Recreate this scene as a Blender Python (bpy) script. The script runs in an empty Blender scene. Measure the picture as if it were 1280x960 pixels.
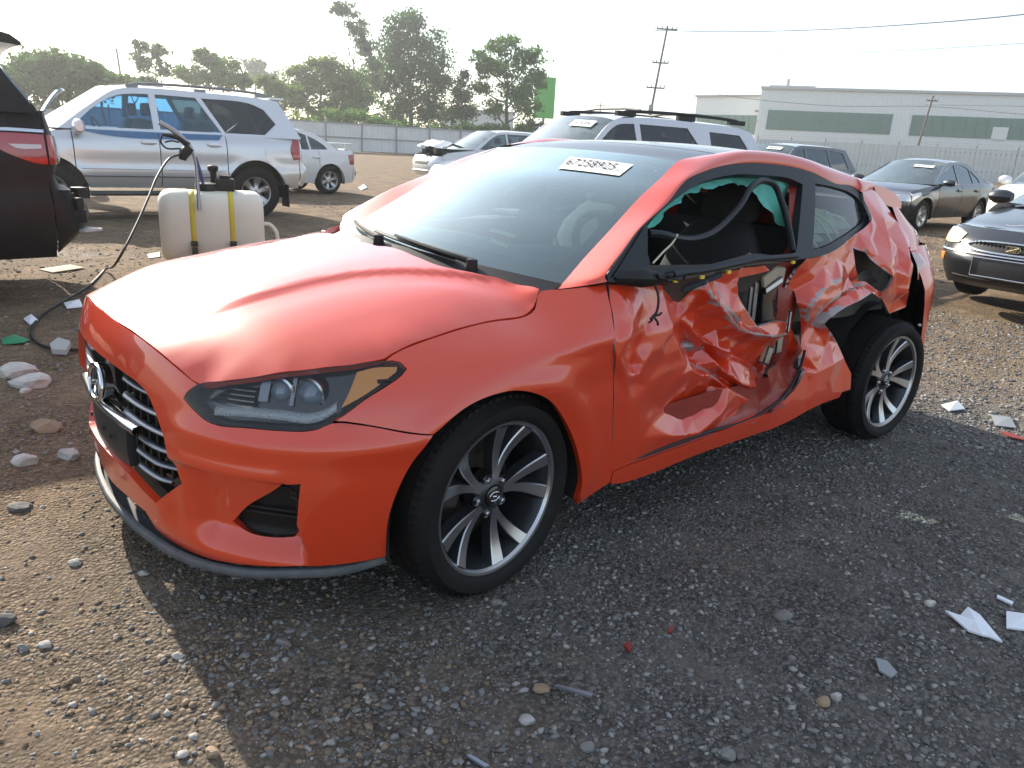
import bpy, bmesh, math, random
import numpy as np
from mathutils import Vector, Matrix, noise as mnoise
from mathutils.geometry import delaunay_2d_cdt
SC=bpy.context.scene
COL=SC.collection
# ------------------------------------------------------------------ camera, sky, sun, exposure
CAM_C=(1.3191,2.4154,1.3137)
CAM_R=(-.76027,.64752,.05211);CAM_U=(-.15782,-.26193,.95209);CAM_F=(-.63015,-.71562,-.30133)
cd=bpy.data.cameras.new('camera');cam=bpy.data.objects.new('camera',cd);COL.objects.link(cam)
cam.matrix_world=Matrix(((CAM_R[0],CAM_U[0],-CAM_F[0],CAM_C[0]),(CAM_R[1],CAM_U[1],-CAM_F[1],CAM_C[1]),(CAM_R[2],CAM_U[2],-CAM_F[2],CAM_C[2]),(0,0,0,1)))
cd.sensor_width=36;cd.lens=26.74;cd.clip_start=.05;cd.clip_end=3000
SC.camera=cam
SUN_EL=27.
wd=bpy.data.worlds.new('World');SC.world=wd;wd.use_nodes=True
wn=wd.node_tree.nodes;wl=wd.node_tree.links
sky=wn.new('ShaderNodeTexSky');sky.sky_type='NISHITA';sky.sun_disc=False
sky.sun_elevation=math.radians(SUN_EL);sky.sun_rotation=math.radians(180);sky.altitude=150
sky.air_density=1.0;sky.dust_density=1.0;sky.ozone_density=1.0
bg=wn['Background'];hz=wn.new('ShaderNodeMix');hz.data_type='RGBA';hz.inputs[0].default_value=.28;hz.inputs[7].default_value=(6.6,6.85,7.1,1)  # thin even morning haze over the whole sky
wl.new(sky.outputs[0],hz.inputs[6]);wl.new(hz.outputs[2],bg.inputs[0]);bg.inputs[1].default_value=.12
sl=bpy.data.lights.new('sun','SUN');sl.energy=5.0;sl.angle=math.radians(.6);sl.color=(1,.91,.78)
so=bpy.data.objects.new('sun',sl);COL.objects.link(so);so.rotation_euler=(math.radians(90-SUN_EL),0,0);so.location=(0,-30,20)
SC.view_settings.view_transform='Standard';SC.view_settings.look='None';SC.view_settings.exposure=1.04;SC.view_settings.gamma=1
SC.view_settings.use_curve_mapping=False
SC.cycles.use_denoising=True
SC.cycles.max_bounces=8;SC.cycles.transparent_max_bounces=16;SC.cycles.glossy_bounces=4;SC.cycles.diffuse_bounces=3
SC.cycles.caustics_reflective=False;SC.cycles.caustics_refractive=False
SC.cycles.sample_clamp_indirect=6
random.seed(7);RNG=np.random.default_rng(7)
def herm(xs,ys,x):
    """non-uniform Catmull-Rom through (xs,ys[...]) at x (N,) ; ys (n,...)"""
    xs=np.asarray(xs,float);ys=np.asarray(ys,float);x=np.asarray(x,float)
    n=len(xs);m=np.zeros_like(ys);d=(ys[1:]-ys[:-1])/(xs[1:]-xs[:-1]).reshape((-1,)+(1,)*(ys.ndim-1))
    h=xs[1:]-xs[:-1]
    m[0]=d[0];m[-1]=d[-1]
    if n>2:
        hh=h.reshape((-1,)+(1,)*(ys.ndim-1))
        m[1:-1]=(d[:-1]*hh[1:]+d[1:]*hh[:-1])/(hh[1:]+hh[:-1])
    i=np.clip(np.searchsorted(xs,x)-1,0,n-2)
    hi=h[i];t=(x-xs[i])/hi;t=np.clip(t,-.6,1.6)
    sh=(-1,)+(1,)*(ys.ndim-1);t=t.reshape(sh);hi=hi.reshape(sh)
    # cubic inside, linear outside
    tc=np.clip(t,0,1);t2=tc*tc;t3=t2*tc
    r=(2*t3-3*t2+1)*ys[i]+(t3-2*t2+tc)*hi*m[i]+(-2*t3+3*t2)*ys[i+1]+(t3-t2)*hi*m[i+1]
    r=r+np.where(t<0,t,0)*hi*m[i]+np.where(t>1,t-1,0)*hi*m[i+1]
    return r
def herm2(K,V,z):
    """rowwise: K,V (N,k) knots, z (N,)"""
    N,k=K.shape;h=K[:,1:]-K[:,:-1];d=(V[:,1:]-V[:,:-1])/h
    m=np.empty_like(V);m[:,0]=d[:,0];m[:,-1]=d[:,-1]
    if k>2: m[:,1:-1]=(d[:,:-1]*h[:,1:]+d[:,1:]*h[:,:-1])/(h[:,1:]+h[:,:-1])
    i=np.clip((K<=z[:,None]).sum(1)-1,0,k-2);a=np.arange(N)
    hi=h[a,i];t=np.clip((z-K[a,i])/hi,-3,4);tc=np.clip(t,0,1);t2=tc*tc;t3=t2*tc
    r=(2*t3-3*t2+1)*V[a,i]+(t3-2*t2+tc)*hi*m[a,i]+(-2*t3+3*t2)*V[a,i+1]+(t3-t2)*hi*m[a,i+1]
    return r+np.where(t<0,t,0)*hi*m[a,i]+np.where(t>1,t-1,0)*hi*m[a,i+1]
class Field:
    """value = f(a,b); stations in a (ascending), each a list of (b,val) knots"""
    def __init__(s,tab):
        tab=sorted(tab);s.a=[t[0] for t in tab];A=np.array([t[1] for t in tab],float);s.K=A[:,:,0];s.V=A[:,:,1]
    def __call__(s,a,b):
        a=np.asarray(a,float).ravel();b=np.asarray(b,float).ravel()
        a=np.clip(a,s.a[0]-.25,s.a[-1]+.25)
        return herm2(herm(s.a,s.K,a),herm(s.a,s.V,a),b)
def sstep(a,b,x):
    t=np.clip((np.asarray(x,float)-a)/(b-a),0,1);return t*t*(3-2*t)
# ---------------- hero hatchback master surfaces (x forward, y left, z up; front axle at x=0)
_hy=(0,.25,.45,.6,.75,.85)
def _hr(x,*z):return (x,list(zip(_hy,z)))
HOODF=Field([_hr(.86,.735,.722,.655,.565,.45,.35),_hr(.80,.768,.758,.700,.612,.51,.42),_hr(.7,.800,.794,.758,.697,.615,.54),_hr(.6,.828,.824,.800,.757,.690,.62),
 _hr(.3,.888,.884,.866,.836,.782,.72),_hr(0,.931,.926,.911,.884,.828,.77),_hr(-.2,.952,.947,.931,.903,.856,.81),_hr(-.27,.956,.951,.936,.915,.893,.86),_hr(-.4,.965,.96,.946,.935,.93,.90)])
_cx=(-.45,-.25,-.15,-.05,.05,.15,.28,.45,.66,.8);_cy=(.70,.64,.56,.475,.40,.355,.33,.335,.348,.36)
_hc=np.array([(0.814,0,0.004),(0.809,0.16,-0.0013),(0.796,0.277,-0.0012),(0.782,0.374,-0.0014),(0.762,0.465,-0.0034),(0.737,0.545,-0.0083),(0.678,0.613,0.0024),(0.604,0.667,0),(0.526,0.711,-0.0043),(0.442,0.748,-0.0018),(0.372,0.766,0.0015),(0.318,0.768,0.0064),(0.274,0.762,0.0057),(0.133,0.749,0),(-0.016,0.744,-0.0042),(-0.157,0.75,-0.0035),(-0.197,0.741,0.0008),(-0.245,0.708,0.0202)])
def _hcorr(x,y):
    d=np.hypot(x[:,None]-_hc[None,:,0],y[:,None]-_hc[None,:,1]);w=1/(d**2+.0004)**1.5
    return (w*_hc[None,:,2]).sum(1)/w.sum(1)*np.exp(-(d.min(1)/.11)**2)
def hood_z(x,y):
    x=np.asarray(x,float).ravel();y=np.abs(np.asarray(y,float).ravel())
    z=HOODF(x,y)+_hcorr(x,y)
    yc=herm(_cx,_cy,x);d=yc-y
    amp=.011*sstep(.72,.45,x)
    return z+amp*(sstep(-.008,.04,d))-amp*.25*np.exp(-((d+.05)/.06)**2)
SIDEF=Field([
 (.5,[(.2,.80),(.3,.83),(.45,.85),(.6,.84),(.70,.80),(.75,.745),(.9,.50)]),
 (.3,[(.2,.845),(.3,.865),(.45,.880),(.62,.874),(.72,.828),(.786,.758),(.95,.5)]),
 (0,[(.2,.855),(.3,.875),(.5,.897),(.68,.892),(.775,.835),(.828,.742),(.98,.45)]),
 (-.2,[(.2,.855),(.3,.872),(.5,.890),(.71,.894),(.80,.840),(.86,.735),(1.0,.45)]),
 (-.33,[(.2,.855),(.3,.87),(.5,.885),(.73,.894),(.84,.855),(.93,.750),(1.1,.53)]),
 (-.5,[(.2,.855),(.3,.87),(.5,.882),(.75,.893),(.87,.868),(.955,.81),(1.25,.64)]),
 (-1.0,[(.2,.85),(.3,.868),(.5,.878),(.76,.892),(.88,.868),(.97,.822),(1.3,.63)]),
 (-1.6,[(.2,.85),(.3,.868),(.5,.882),(.77,.895),(.89,.868),(1.0,.805),(1.3,.635)]),
 (-2.2,[(.2,.85),(.3,.87),(.5,.893),(.78,.902),(.93,.862),(1.06,.775),(1.27,.635)]),
 (-2.65,[(.2,.84),(.3,.86),(.5,.892),(.78,.897),(.95,.845),(1.1,.735),(1.26,.59)]),
 (-3.0,[(.2,.80),(.3,.82),(.5,.85),(.78,.852),(.95,.80),(1.1,.70),(1.24,.55)]),
 (-3.3,[(.2,.66),(.3,.70),(.5,.73),(.78,.72),(.95,.68),(1.1,.60),(1.2,.5)])])
def side_y(x,z):
    x=np.asarray(x,float).ravel();z=np.asarray(z,float).ravel()
    y=SIDEF(x,z)
    # wheel arch flare
    for ax,r in ((0,.375),(-2.65,.375)):
        d=np.hypot(x-ax,z-.315)
        y=y+.010*np.exp(-((d-r)/.045)**2)*sstep(.15,.3,z)
    # shoulder crease on the fender and door, hollow below it
    zc=.715+.06*sstep(.25,-.45,x)+.02*sstep(-.5,-2,x)
    y=y+.010*np.exp(-((z-zc)/.03)**2)*sstep(.15,-.2,x)-.012*np.exp(-((z-zc+.13)/.07)**2)*sstep(.05,-.35,x)
    return y
def gh_y(x,z):
    x=np.asarray(x,float).ravel();z=np.asarray(z,float).ravel()
    t=np.clip((z-.95)/.385,-.3,1.4)
    return .826-.215*np.sign(t)*np.abs(t)**1.12-.10*sstep(-1.8,-3.0,x)
NXC=-.1
_nphi=np.radians([0,8,16,24,32,38,44,50,56,63,70])
_rows={ # z: plan points (x,y)
 .15:[(.80,0),(.785,.2),(.755,.38),(.69,.55),(.585,.69),(.47,.785),(.36,.82),(.2,.835)],
 .20:[(.825,0),(.812,.2),(.782,.38),(.715,.555),(.61,.70),(.48,.80),(.37,.84),(.2,.845)],
 .27:[(.838,0),(.826,.2),(.797,.38),(.732,.56),(.62,.715),(.49,.815),(.37,.855),(.2,.86)],
 .36:[(.848,0),(.837,.2),(.808,.38),(.745,.565),(.63,.73),(.495,.828),(.37,.868),(.2,.87)],
 .48:[(.857,0),(.846,.2),(.818,.38),(.757,.575),(.64,.742),(.5,.838),(.37,.876),(.2,.88)],
 .58:[(.855,0),(.844,.2),(.815,.38),(.752,.575),(.63,.738),(.495,.832),(.37,.873),(.2,.885)],
 .66:[(.846,0),(.834,.2),(.803,.38),(.738,.565),(.612,.715),(.482,.803),(.37,.848),(.2,.86)],
 .72:[(.832,0),(.820,.2),(.787,.38),(.718,.55),(.592,.685),(.47,.765),(.37,.805),(.2,.825)],
 .78:[(.808,0),(.796,.2),(.762,.38),(.69,.53),(.56,.65),(.445,.72),(.36,.75),(.2,.77)]}
def _prow(p):
    p=np.array(p);ph=np.arctan2(p[:,1],p[:,0]-NXC);r=np.hypot(p[:,1],p[:,0]-NXC)
    return herm(np.concatenate([-ph[1:3][::-1],ph]),np.concatenate([r[1:3][::-1],r]),_nphi)
_NR={z:_prow(p) for z,p in _rows.items()}
NOSEF=Field([(f,[(z,_NR[z][i]) for z in sorted(_NR)]) for i,f in enumerate(_nphi)])
def nose_r(phi,z):
    phi=np.abs(np.asarray(phi,float).ravel());z=np.asarray(z,float).ravel()
    r=NOSEF(phi,z)
    y=r*np.sin(phi)
    # recessed pocket round the lower vent, closed outboard by a fin
    w=sstep(.46,.56,y)*sstep(.772,.756,y)
    prof=sstep(.478,.448,z)*sstep(.205,.30,z)
    r=r-.06*w*prof
    # lower jaw: the surface under the crease line turns in towards the grille corner
    r=r-.018*sstep(.36,.46,y)*sstep(.52,.46,y)*prof
    # soft bulge under the headlamp
    r=r+.010*np.exp(-((z-.565)/.035)**2)*sstep(.42,.55,y)+.008*np.exp(-((z-.49)/.02)**2)*sstep(.42,.55,y)*sstep(.80,.74,y)
    return r
def nose_P(phi,z):
    r=nose_r(phi,z);return np.stack([NXC+r*np.cos(phi),r*np.sin(phi),np.asarray(z,float).ravel()],-1)
# windscreen: left edge polyline
WSE=np.array([(-.325,.705,.900),(-.47,.668,.988),(-.616,.637,1.076),(-.788,.60,1.181),(-.926,.57,1.249),(-1.06,.535,1.314)])
_wst=np.linspace(0,1,len(WSE))
def ws_P(s,t):
    s=np.asarray(s,float).ravel();t=np.asarray(t,float).ravel()
    e=herm(_wst,WSE,t);k=1-s*s
    bx=.215+(.012-.215)*t**.8;bz=.035*(1-t)+.016*t
    return np.stack([e[:,0]+bx*k,s*e[:,1],e[:,2]+bz*k],-1)
_rx=(-3.0,-2.9,-2.65,-2.3,-1.95,-1.6,-1.3,-1.07);_rz=(1.245,1.262,1.312,1.362,1.393,1.398,1.374,1.328)
_ry=(.50,.51,.525,.53,.53,.528,.53,.535)
_re=(1.205,1.222,1.272,1.325,1.365,1.378,1.355,1.314)
def roof_edge(x): return herm(_rx,_ry,x),herm(_rx,_re,x)
def roof_z(x,y):
    x=np.asarray(x,float).ravel();y=np.asarray(y,float).ravel()
    ye,ze=roof_edge(x);zc=herm(_rx,_rz,x)
    return zc+(ze-zc)*(np.abs(y)/ye)**2.2
# ------------------------------------------------------------------ materials
MATS={}
def mat(name,col,rough=.5,metal=0.,coat=0.,spec=.5,bump=None,var=None,emit=None,coat_rough=.03,alpha=None):
    """principled; bump=(scale,strength,dist); var=(scale,amount,col2)"""
    if name in MATS:return MATS[name]
    m=bpy.data.materials.new(name);m.use_nodes=True;n=m.node_tree.nodes;l=m.node_tree.links;b=n['Principled BSDF']
    b.inputs['Base Color'].default_value=(*col,1);b.inputs['Roughness'].default_value=rough;b.inputs['Metallic'].default_value=metal
    b.inputs['Coat Weight'].default_value=coat;b.inputs['Coat Roughness'].default_value=coat_rough;b.inputs['Specular IOR Level'].default_value=spec
    tc=None
    if bump or var:tc=n.new('ShaderNodeTexCoord')
    if bump:
        t=n.new('ShaderNodeTexNoise');t.inputs['Scale'].default_value=bump[0];t.inputs['Detail'].default_value=6
        l.new(tc.outputs['Object'],t.inputs['Vector']);bp=n.new('ShaderNodeBump');bp.inputs['Strength'].default_value=bump[1];bp.inputs['Distance'].default_value=bump[2]
        l.new(t.outputs['Fac'],bp.inputs['Height']);l.new(bp.outputs[0],b.inputs['Normal'])
    if var:
        t=n.new('ShaderNodeTexNoise');t.inputs['Scale'].default_value=var[0];t.inputs['Detail'].default_value=7;t.inputs['Roughness'].default_value=.65
        l.new(tc.outputs['Object'],t.inputs['Vector'])
        r=n.new('ShaderNodeValToRGB');r.color_ramp.elements[0].position=.38;r.color_ramp.elements[1].position=.68
        r.color_ramp.elements[0].color=(*col,1);c2=var[2] if len(var)>2 else tuple(c*.6 for c in col);r.color_ramp.elements[1].color=(*[a+(b_-a)*var[1] for a,b_ in zip(col,c2)],1)
        l.new(t.outputs['Fac'],r.inputs['Fac']);l.new(r.outputs[0],b.inputs['Base Color'])
    if emit:
        b.inputs['Emission Color'].default_value=(*emit[0],1);b.inputs['Emission Strength'].default_value=emit[1]
    MATS[name]=m;return m
def glass(name,tint=(.8,.9,.88),ior=1.5,boost=1.,rough=0.,gcol=(1,1,1),dust=0.):
    if name in MATS:return MATS[name]
    m=bpy.data.materials.new(name);m.use_nodes=True;n=m.node_tree.nodes;l=m.node_tree.links;n.remove(n['Principled BSDF'])
    tr=n.new('ShaderNodeBsdfTransparent');tr.inputs[0].default_value=(*tint,1)
    gl=n.new('ShaderNodeBsdfGlossy');gl.inputs['Roughness'].default_value=rough;gl.inputs[0].default_value=(*gcol,1)
    fr=n.new('ShaderNodeFresnel');fr.inputs[0].default_value=ior
    mu=n.new('ShaderNodeMath');mu.operation='MULTIPLY';mu.use_clamp=True;mu.inputs[1].default_value=boost;l.new(fr.outputs[0],mu.inputs[0])
    mx=n.new('ShaderNodeMixShader');l.new(mu.outputs[0],mx.inputs[0]);l.new(tr.outputs[0],mx.inputs[1]);l.new(gl.outputs[0],mx.inputs[2])
    out=mx
    if dust:
        tc=n.new('ShaderNodeTexCoord');t=n.new('ShaderNodeTexNoise');t.inputs['Scale'].default_value=3;t.inputs['Detail'].default_value=8;l.new(tc.outputs['Object'],t.inputs['Vector'])
        df=n.new('ShaderNodeBsdfDiffuse');df.inputs[0].default_value=(.56,.73,.75,1)  # cyan film: dust plus sky glare painted into its colour
        mm=n.new('ShaderNodeMath');mm.operation='MULTIPLY';mm.inputs[1].default_value=dust*2;l.new(t.outputs['Fac'],mm.inputs[0])
        m2=n.new('ShaderNodeMixShader');l.new(mm.outputs[0],m2.inputs[0]);l.new(mx.outputs[0],m2.inputs[1]);l.new(df.outputs[0],m2.inputs[2]);out=m2
    l.new(out.outputs[0],n['Material Output'].inputs[0]);MATS[name]=m;return m
def paint(name,col,rough=.38,dust=.25,dustcol=(.33,.29,.24),scuff=False,flake=0.,coat=1.,coat_rough=.035):
    """clear-coated car paint with a thin uneven film of dust; scuffs where the mesh carries that wear"""
    if name in MATS:return MATS[name]
    m=mat(name,col,rough,flake,coat,coat_rough=coat_rough);n=m.node_tree.nodes;l=m.node_tree.links;b=n['Principled BSDF']
    tc=n.new('ShaderNodeTexCoord');t=n.new('ShaderNodeTexNoise');t.inputs['Scale'].default_value=2.2;t.inputs['Detail'].default_value=9;t.inputs['Roughness'].default_value=.7
    l.new(tc.outputs['Object'],t.inputs['Vector'])
    mr=n.new('ShaderNodeMapRange');mr.inputs[1].default_value=.45;mr.inputs[2].default_value=.85;mr.inputs[3].default_value=0.;mr.inputs[4].default_value=dust;l.new(t.outputs['Fac'],mr.inputs[0])
    mx=n.new('ShaderNodeMix');mx.data_type='RGBA';mx.inputs[6].default_value=(*col,1);mx.inputs[7].default_value=(*dustcol,1);l.new(mr.outputs[0],mx.inputs[0])
    last=mx.outputs[2]
    cr=n.new('ShaderNodeMapRange');cr.inputs[1].default_value=.4;cr.inputs[2].default_value=.8;cr.inputs[3].default_value=coat_rough;cr.inputs[4].default_value=coat_rough+.12*dust*2;l.new(t.outputs['Fac'],cr.inputs[0]);l.new(cr.outputs[0],b.inputs['Coat Roughness'])
    if scuff:
        at=n.new('ShaderNodeAttribute');at.attribute_name='scuff'
        t2=n.new('ShaderNodeTexNoise');t2.inputs['Scale'].default_value=38;t2.inputs['Detail'].default_value=8;l.new(tc.outputs['Object'],t2.inputs['Vector'])
        ad=n.new('ShaderNodeMath');ad.operation='ADD';l.new(at.outputs['Fac'],ad.inputs[0]);l.new(t2.outputs['Fac'],ad.inputs[1])
        th=n.new('ShaderNodeMapRange');th.inputs[1].default_value=.98;th.inputs[2].default_value=1.1;l.new(ad.outputs[0],th.inputs[0])
        m3=n.new('ShaderNodeMix');m3.data_type='RGBA';l.new(th.outputs[0],m3.inputs[0]);l.new(last,m3.inputs[6]);m3.inputs[7].default_value=(.34,.31,.31,1);last=m3.outputs[2]
        sb=n.new('ShaderNodeMath');sb.operation='SUBTRACT';sb.inputs[0].default_value=1.;l.new(th.outputs[0],sb.inputs[1]);l.new(sb.outputs[0],b.inputs['Coat Weight'])
    l.new(last,b.inputs['Base Color']);return m
# ------------------------------------------------------------------ mesh helpers
def empty(name,loc=(0,0,0),rz=0,label=None,cat=None,group=None,parent=None):
    o=bpy.data.objects.new(name,None);COL.objects.link(o);o.location=loc;o.rotation_euler=(0,0,rz);o.empty_display_size=.2
    tag(o,label,cat,group)
    if parent:o.parent=parent
    return o
def tag(o,label=None,cat=None,group=None,kind=None):
    if label:o['label']=label
    if cat:o['category']=cat
    if group:o['group']=group
    if kind:o['kind']=kind
    return o
def mobj(name,V,F,m,parent=None,smooth=True,normals=None,fm=None,sharp=None):
    me=bpy.data.meshes.new(name);V=np.asarray(V,float);me.from_pydata(V.tolist(),[],[tuple(map(int,f)) for f in F])
    for mm in (m if isinstance(m,(list,tuple)) else [m]):me.materials.append(mm)
    if fm is not None:me.polygons.foreach_set('material_index',list(map(int,fm)))
    if smooth is True:me.polygons.foreach_set('use_smooth',[True]*len(me.polygons))
    elif smooth is not False:me.polygons.foreach_set('use_smooth',list(map(bool,smooth)))
    if normals is not None:
        li=np.empty(len(me.loops),int);me.loops.foreach_get('vertex_index',li)
        N=np.zeros((len(V),3));N[:len(normals)]=normals
        me.normals_split_custom_set(N[li].tolist())
    elif sharp:
        me.update()
        try:me.set_sharp_from_angle(angle=math.radians(sharp))
        except Exception:pass
    o=bpy.data.objects.new(name,me);COL.objects.link(o)
    if parent:o.parent=parent
    return o
class MB:
    """collects boxes, tubes and lathes into one mesh"""
    def __init__(s):s.V=[];s.F=[];s.n=0;s.M=[]
    def add(s,V,F,mi=0):
        V=np.asarray(V,float);s.V.append(V);s.F+=[tuple(int(i)+s.n for i in f) for f in F];s.M+=[mi]*len(F);s.n+=len(V);return s
    def box(s,c,d,R=None,mi=0):
        c=np.array(c,float);d=np.array(d,float)/2
        V=np.array([(i,j,k) for i in(-1,1) for j in(-1,1) for k in(-1,1)],float)*d
        if R is not None:V=V@np.asarray(R).T
        return s.add(V+c,[(0,1,3,2),(4,6,7,5),(0,4,5,1),(2,3,7,6),(0,2,6,4),(1,5,7,3)],mi)
    def tube(s,P,r,seg=8,cap=True,mi=0):
        P=np.asarray(P,float);n=len(P);r=np.asarray(r,float);r=np.broadcast_to(r,(n,)) if r.size in(1,n) else np.interp(np.linspace(0,1,n),np.linspace(0,1,r.size),r)
        T=np.gradient(P,axis=0);T/=np.linalg.norm(T,axis=1,keepdims=True)+1e-12
        a=np.array([0,0,1.]) if abs(T[0][2])<.9 else np.array([1.,0,0]);N=np.cross(T[0],a);N/=np.linalg.norm(N);Vs=[]
        for i in range(n):
            N=N-T[i]*(N@T[i]);N/=np.linalg.norm(N)+1e-12;B=np.cross(T[i],N)
            th=np.arange(seg)/seg*2*np.pi
            Vs.append(P[i]+r[i]*(np.cos(th)[:,None]*N+np.sin(th)[:,None]*B))
        F=[(i*seg+j,i*seg+(j+1)%seg,(i+1)*seg+(j+1)%seg,(i+1)*seg+j) for i in range(n-1) for j in range(seg)]
        if cap:F+=[tuple(range(seg))[::-1],tuple((n-1)*seg+j for j in range(seg))]
        return s.add(np.concatenate(Vs),F,mi)
    def lathe(s,prof,seg=32,c=(0,0,0),axis='z',mi=0):
        """prof: (r,h) list about an axis"""
        p=np.array(prof,float);th=np.arange(seg)/seg*2*np.pi;V=[]
        for r,h in p:
            a=r*np.cos(th);b=r*np.sin(th);hh=np.full(seg,h)
            V.append(np.stack({'z':[a,b,hh],'y':[a,hh,b],'x':[hh,a,b]}[axis],-1))
        V=np.concatenate(V)+np.array(c,float);n=len(p)
        F=[(i*seg+j,i*seg+(j+1)%seg,(i+1)*seg+(j+1)%seg,(i+1)*seg+j) for i in range(n-1) for j in range(seg)]
        if axis=='y':F=[f[::-1] for f in F]
        return s.add(V,F,mi)
    def grid(s,G,mi=0):
        G=np.asarray(G,float);a,b=G.shape[:2]
        return s.add(G.reshape(-1,3),[(i*b+j,i*b+j+1,(i+1)*b+j+1,(i+1)*b+j) for i in range(a-1) for j in range(b-1)],mi)
    def prism(s,P2,a,b,to3,mi=0):
        """extrude polygon P2 between a and b ; to3(u,v,w)->xyz"""
        n=len(P2);V=[to3(u,v,a) for u,v in P2]+[to3(u,v,b) for u,v in P2]
        return s.add(V,[tuple(range(n))[::-1],tuple(range(n,2*n))]+[(i,(i+1)%n,n+(i+1)%n,n+i) for i in range(n)],mi)
    def build(s,name,m,parent=None,smooth=True,sharp=35,bevel=0):
        o=mobj(name,np.concatenate(s.V) if s.V else np.zeros((0,3)),s.F,m,parent,smooth,fm=s.M)
        me=o.data;bm=bmesh.new();bm.from_mesh(me);bmesh.ops.recalc_face_normals(bm,faces=bm.faces)
        if bevel:
            ed=[e for e in bm.edges if len(e.link_faces)==2 and e.calc_face_angle(0)>.6]
            bmesh.ops.bevel(bm,geom=ed,offset=bevel,segments=2,affect='EDGES',profile=.6,clamp_overlap=True)
        bm.to_mesh(me);bm.free()
        if smooth and sharp:
            me.polygons.foreach_set('use_smooth',[True]*len(me.polygons))
            try:me.set_sharp_from_angle(angle=math.radians(sharp))
            except Exception:pass
        return o
def cr_open(P,n):
    P=np.asarray(P,float);d=np.r_[0,np.cumsum(np.linalg.norm(np.diff(P,axis=0),axis=1)+1e-9)]
    return herm(d,P,np.linspace(0,d[-1],n))
def loft(rows,nu,nv):
    """rows: list of polylines (same count) -> smooth grid nv x nu"""
    R=np.array([cr_open(r,nu) for r in rows]);t=np.arange(len(rows),dtype=float)
    return herm(t,R,np.linspace(0,len(rows)-1,nv))
def inpoly(P,poly):
    x,y=P[:,0],P[:,1];c=np.zeros(len(P),bool);q=np.roll(poly,1,0)
    for (x0,y0),(x1,y1) in zip(q,poly):
        m=((y0>y)!=(y1>y));
        if abs(y1-y0)>1e-12:c^=m&(x<(x1-x0)*(y-y0)/(y1-y0)+x0)
    return c
def outline(pts,h,corner=38,smooth=True):
    """closed outline resampled at about h, rounded between corners"""
    P=np.array(pts,float);n=len(P);res=[]
    e=np.roll(P,-1,0)-P;L=np.linalg.norm(e,axis=1)
    ang=np.array([abs(math.degrees(math.atan2(e[i-1][0]*e[i][1]-e[i-1][1]*e[i][0],e[i-1]@e[i]))) for i in range(n)])
    cor=ang>corner
    for i in range(n):
        j=(i+1)%n;k=max(1,int(round(L[i]/h)))
        m0=e[i] if cor[i] or not smooth else (e[i]+e[i-1]*(L[i]/max(L[i-1],1e-6)))/2
        m1=e[i] if cor[j] or not smooth else (e[i]+e[j]*(L[i]/max(L[j],1e-6)))/2
        for t in np.arange(k)/k:
            t2,t3=t*t,t*t*t;res.append((2*t3-3*t2+1)*P[i]+(t3-2*t2+t)*m0+(-2*t3+3*t2)*P[j]+(t3-t2)*m1)
    return np.array(res)
def tri(out,holes,h,jit=.0,sc=1.):
    """triangulate outline with holes at spacing h -> pts,tris,boundary loops"""
    S=np.array([1.,sc])
    loops=[np.asarray(o)*S for o in [out]+list(holes)];B=np.concatenate(loops);lo,hi=loops[0].min(0),loops[0].max(0)
    gx=np.arange(lo[0]+h/2,hi[0],h);gy=np.arange(lo[1]+h/2,hi[1],h*.87)
    X,Y=np.meshgrid(gx,gy);X=X+(np.arange(len(gy))%2*h/2)[:,None];I=np.stack([X.ravel(),Y.ravel()],-1)
    if jit:I=I+RNG.uniform(-jit,jit,I.shape)*h
    k=inpoly(I,loops[0])
    for q in loops[1:]:k&=~inpoly(I,q)
    I=I[k]
    if len(I):
        dm=np.full(len(I),9.)
        for s in range(0,len(B),64):
            dm=np.minimum(dm,np.sqrt(((I[:,None]-B[None,s:s+64])**2).sum(-1)).min(1))
        I=I[dm>.5*h]
    P=np.concatenate([B,I]) if len(I) else B
    E=[];o=0;LI=[]
    for q in loops:
        m=len(q);E+=[(o+i,o+(i+1)%m) for i in range(m)];LI.append(np.arange(o,o+m));o+=m
    r=delaunay_2d_cdt([Vector(p) for p in P],E,[],0,1e-7)
    Q=np.array([tuple(v) for v in r[0]]);T=np.array(r[2]);om=r[3]
    back=np.full(len(P),-1)
    for i,oo in enumerate(om):
        for q in oo:back[q]=i
    c=Q[T].mean(1);k=inpoly(c,loops[0])
    for q in loops[1:]:k&=~inpoly(c,q)
    return Q/S,T[k],[back[l] for l in LI]
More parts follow.
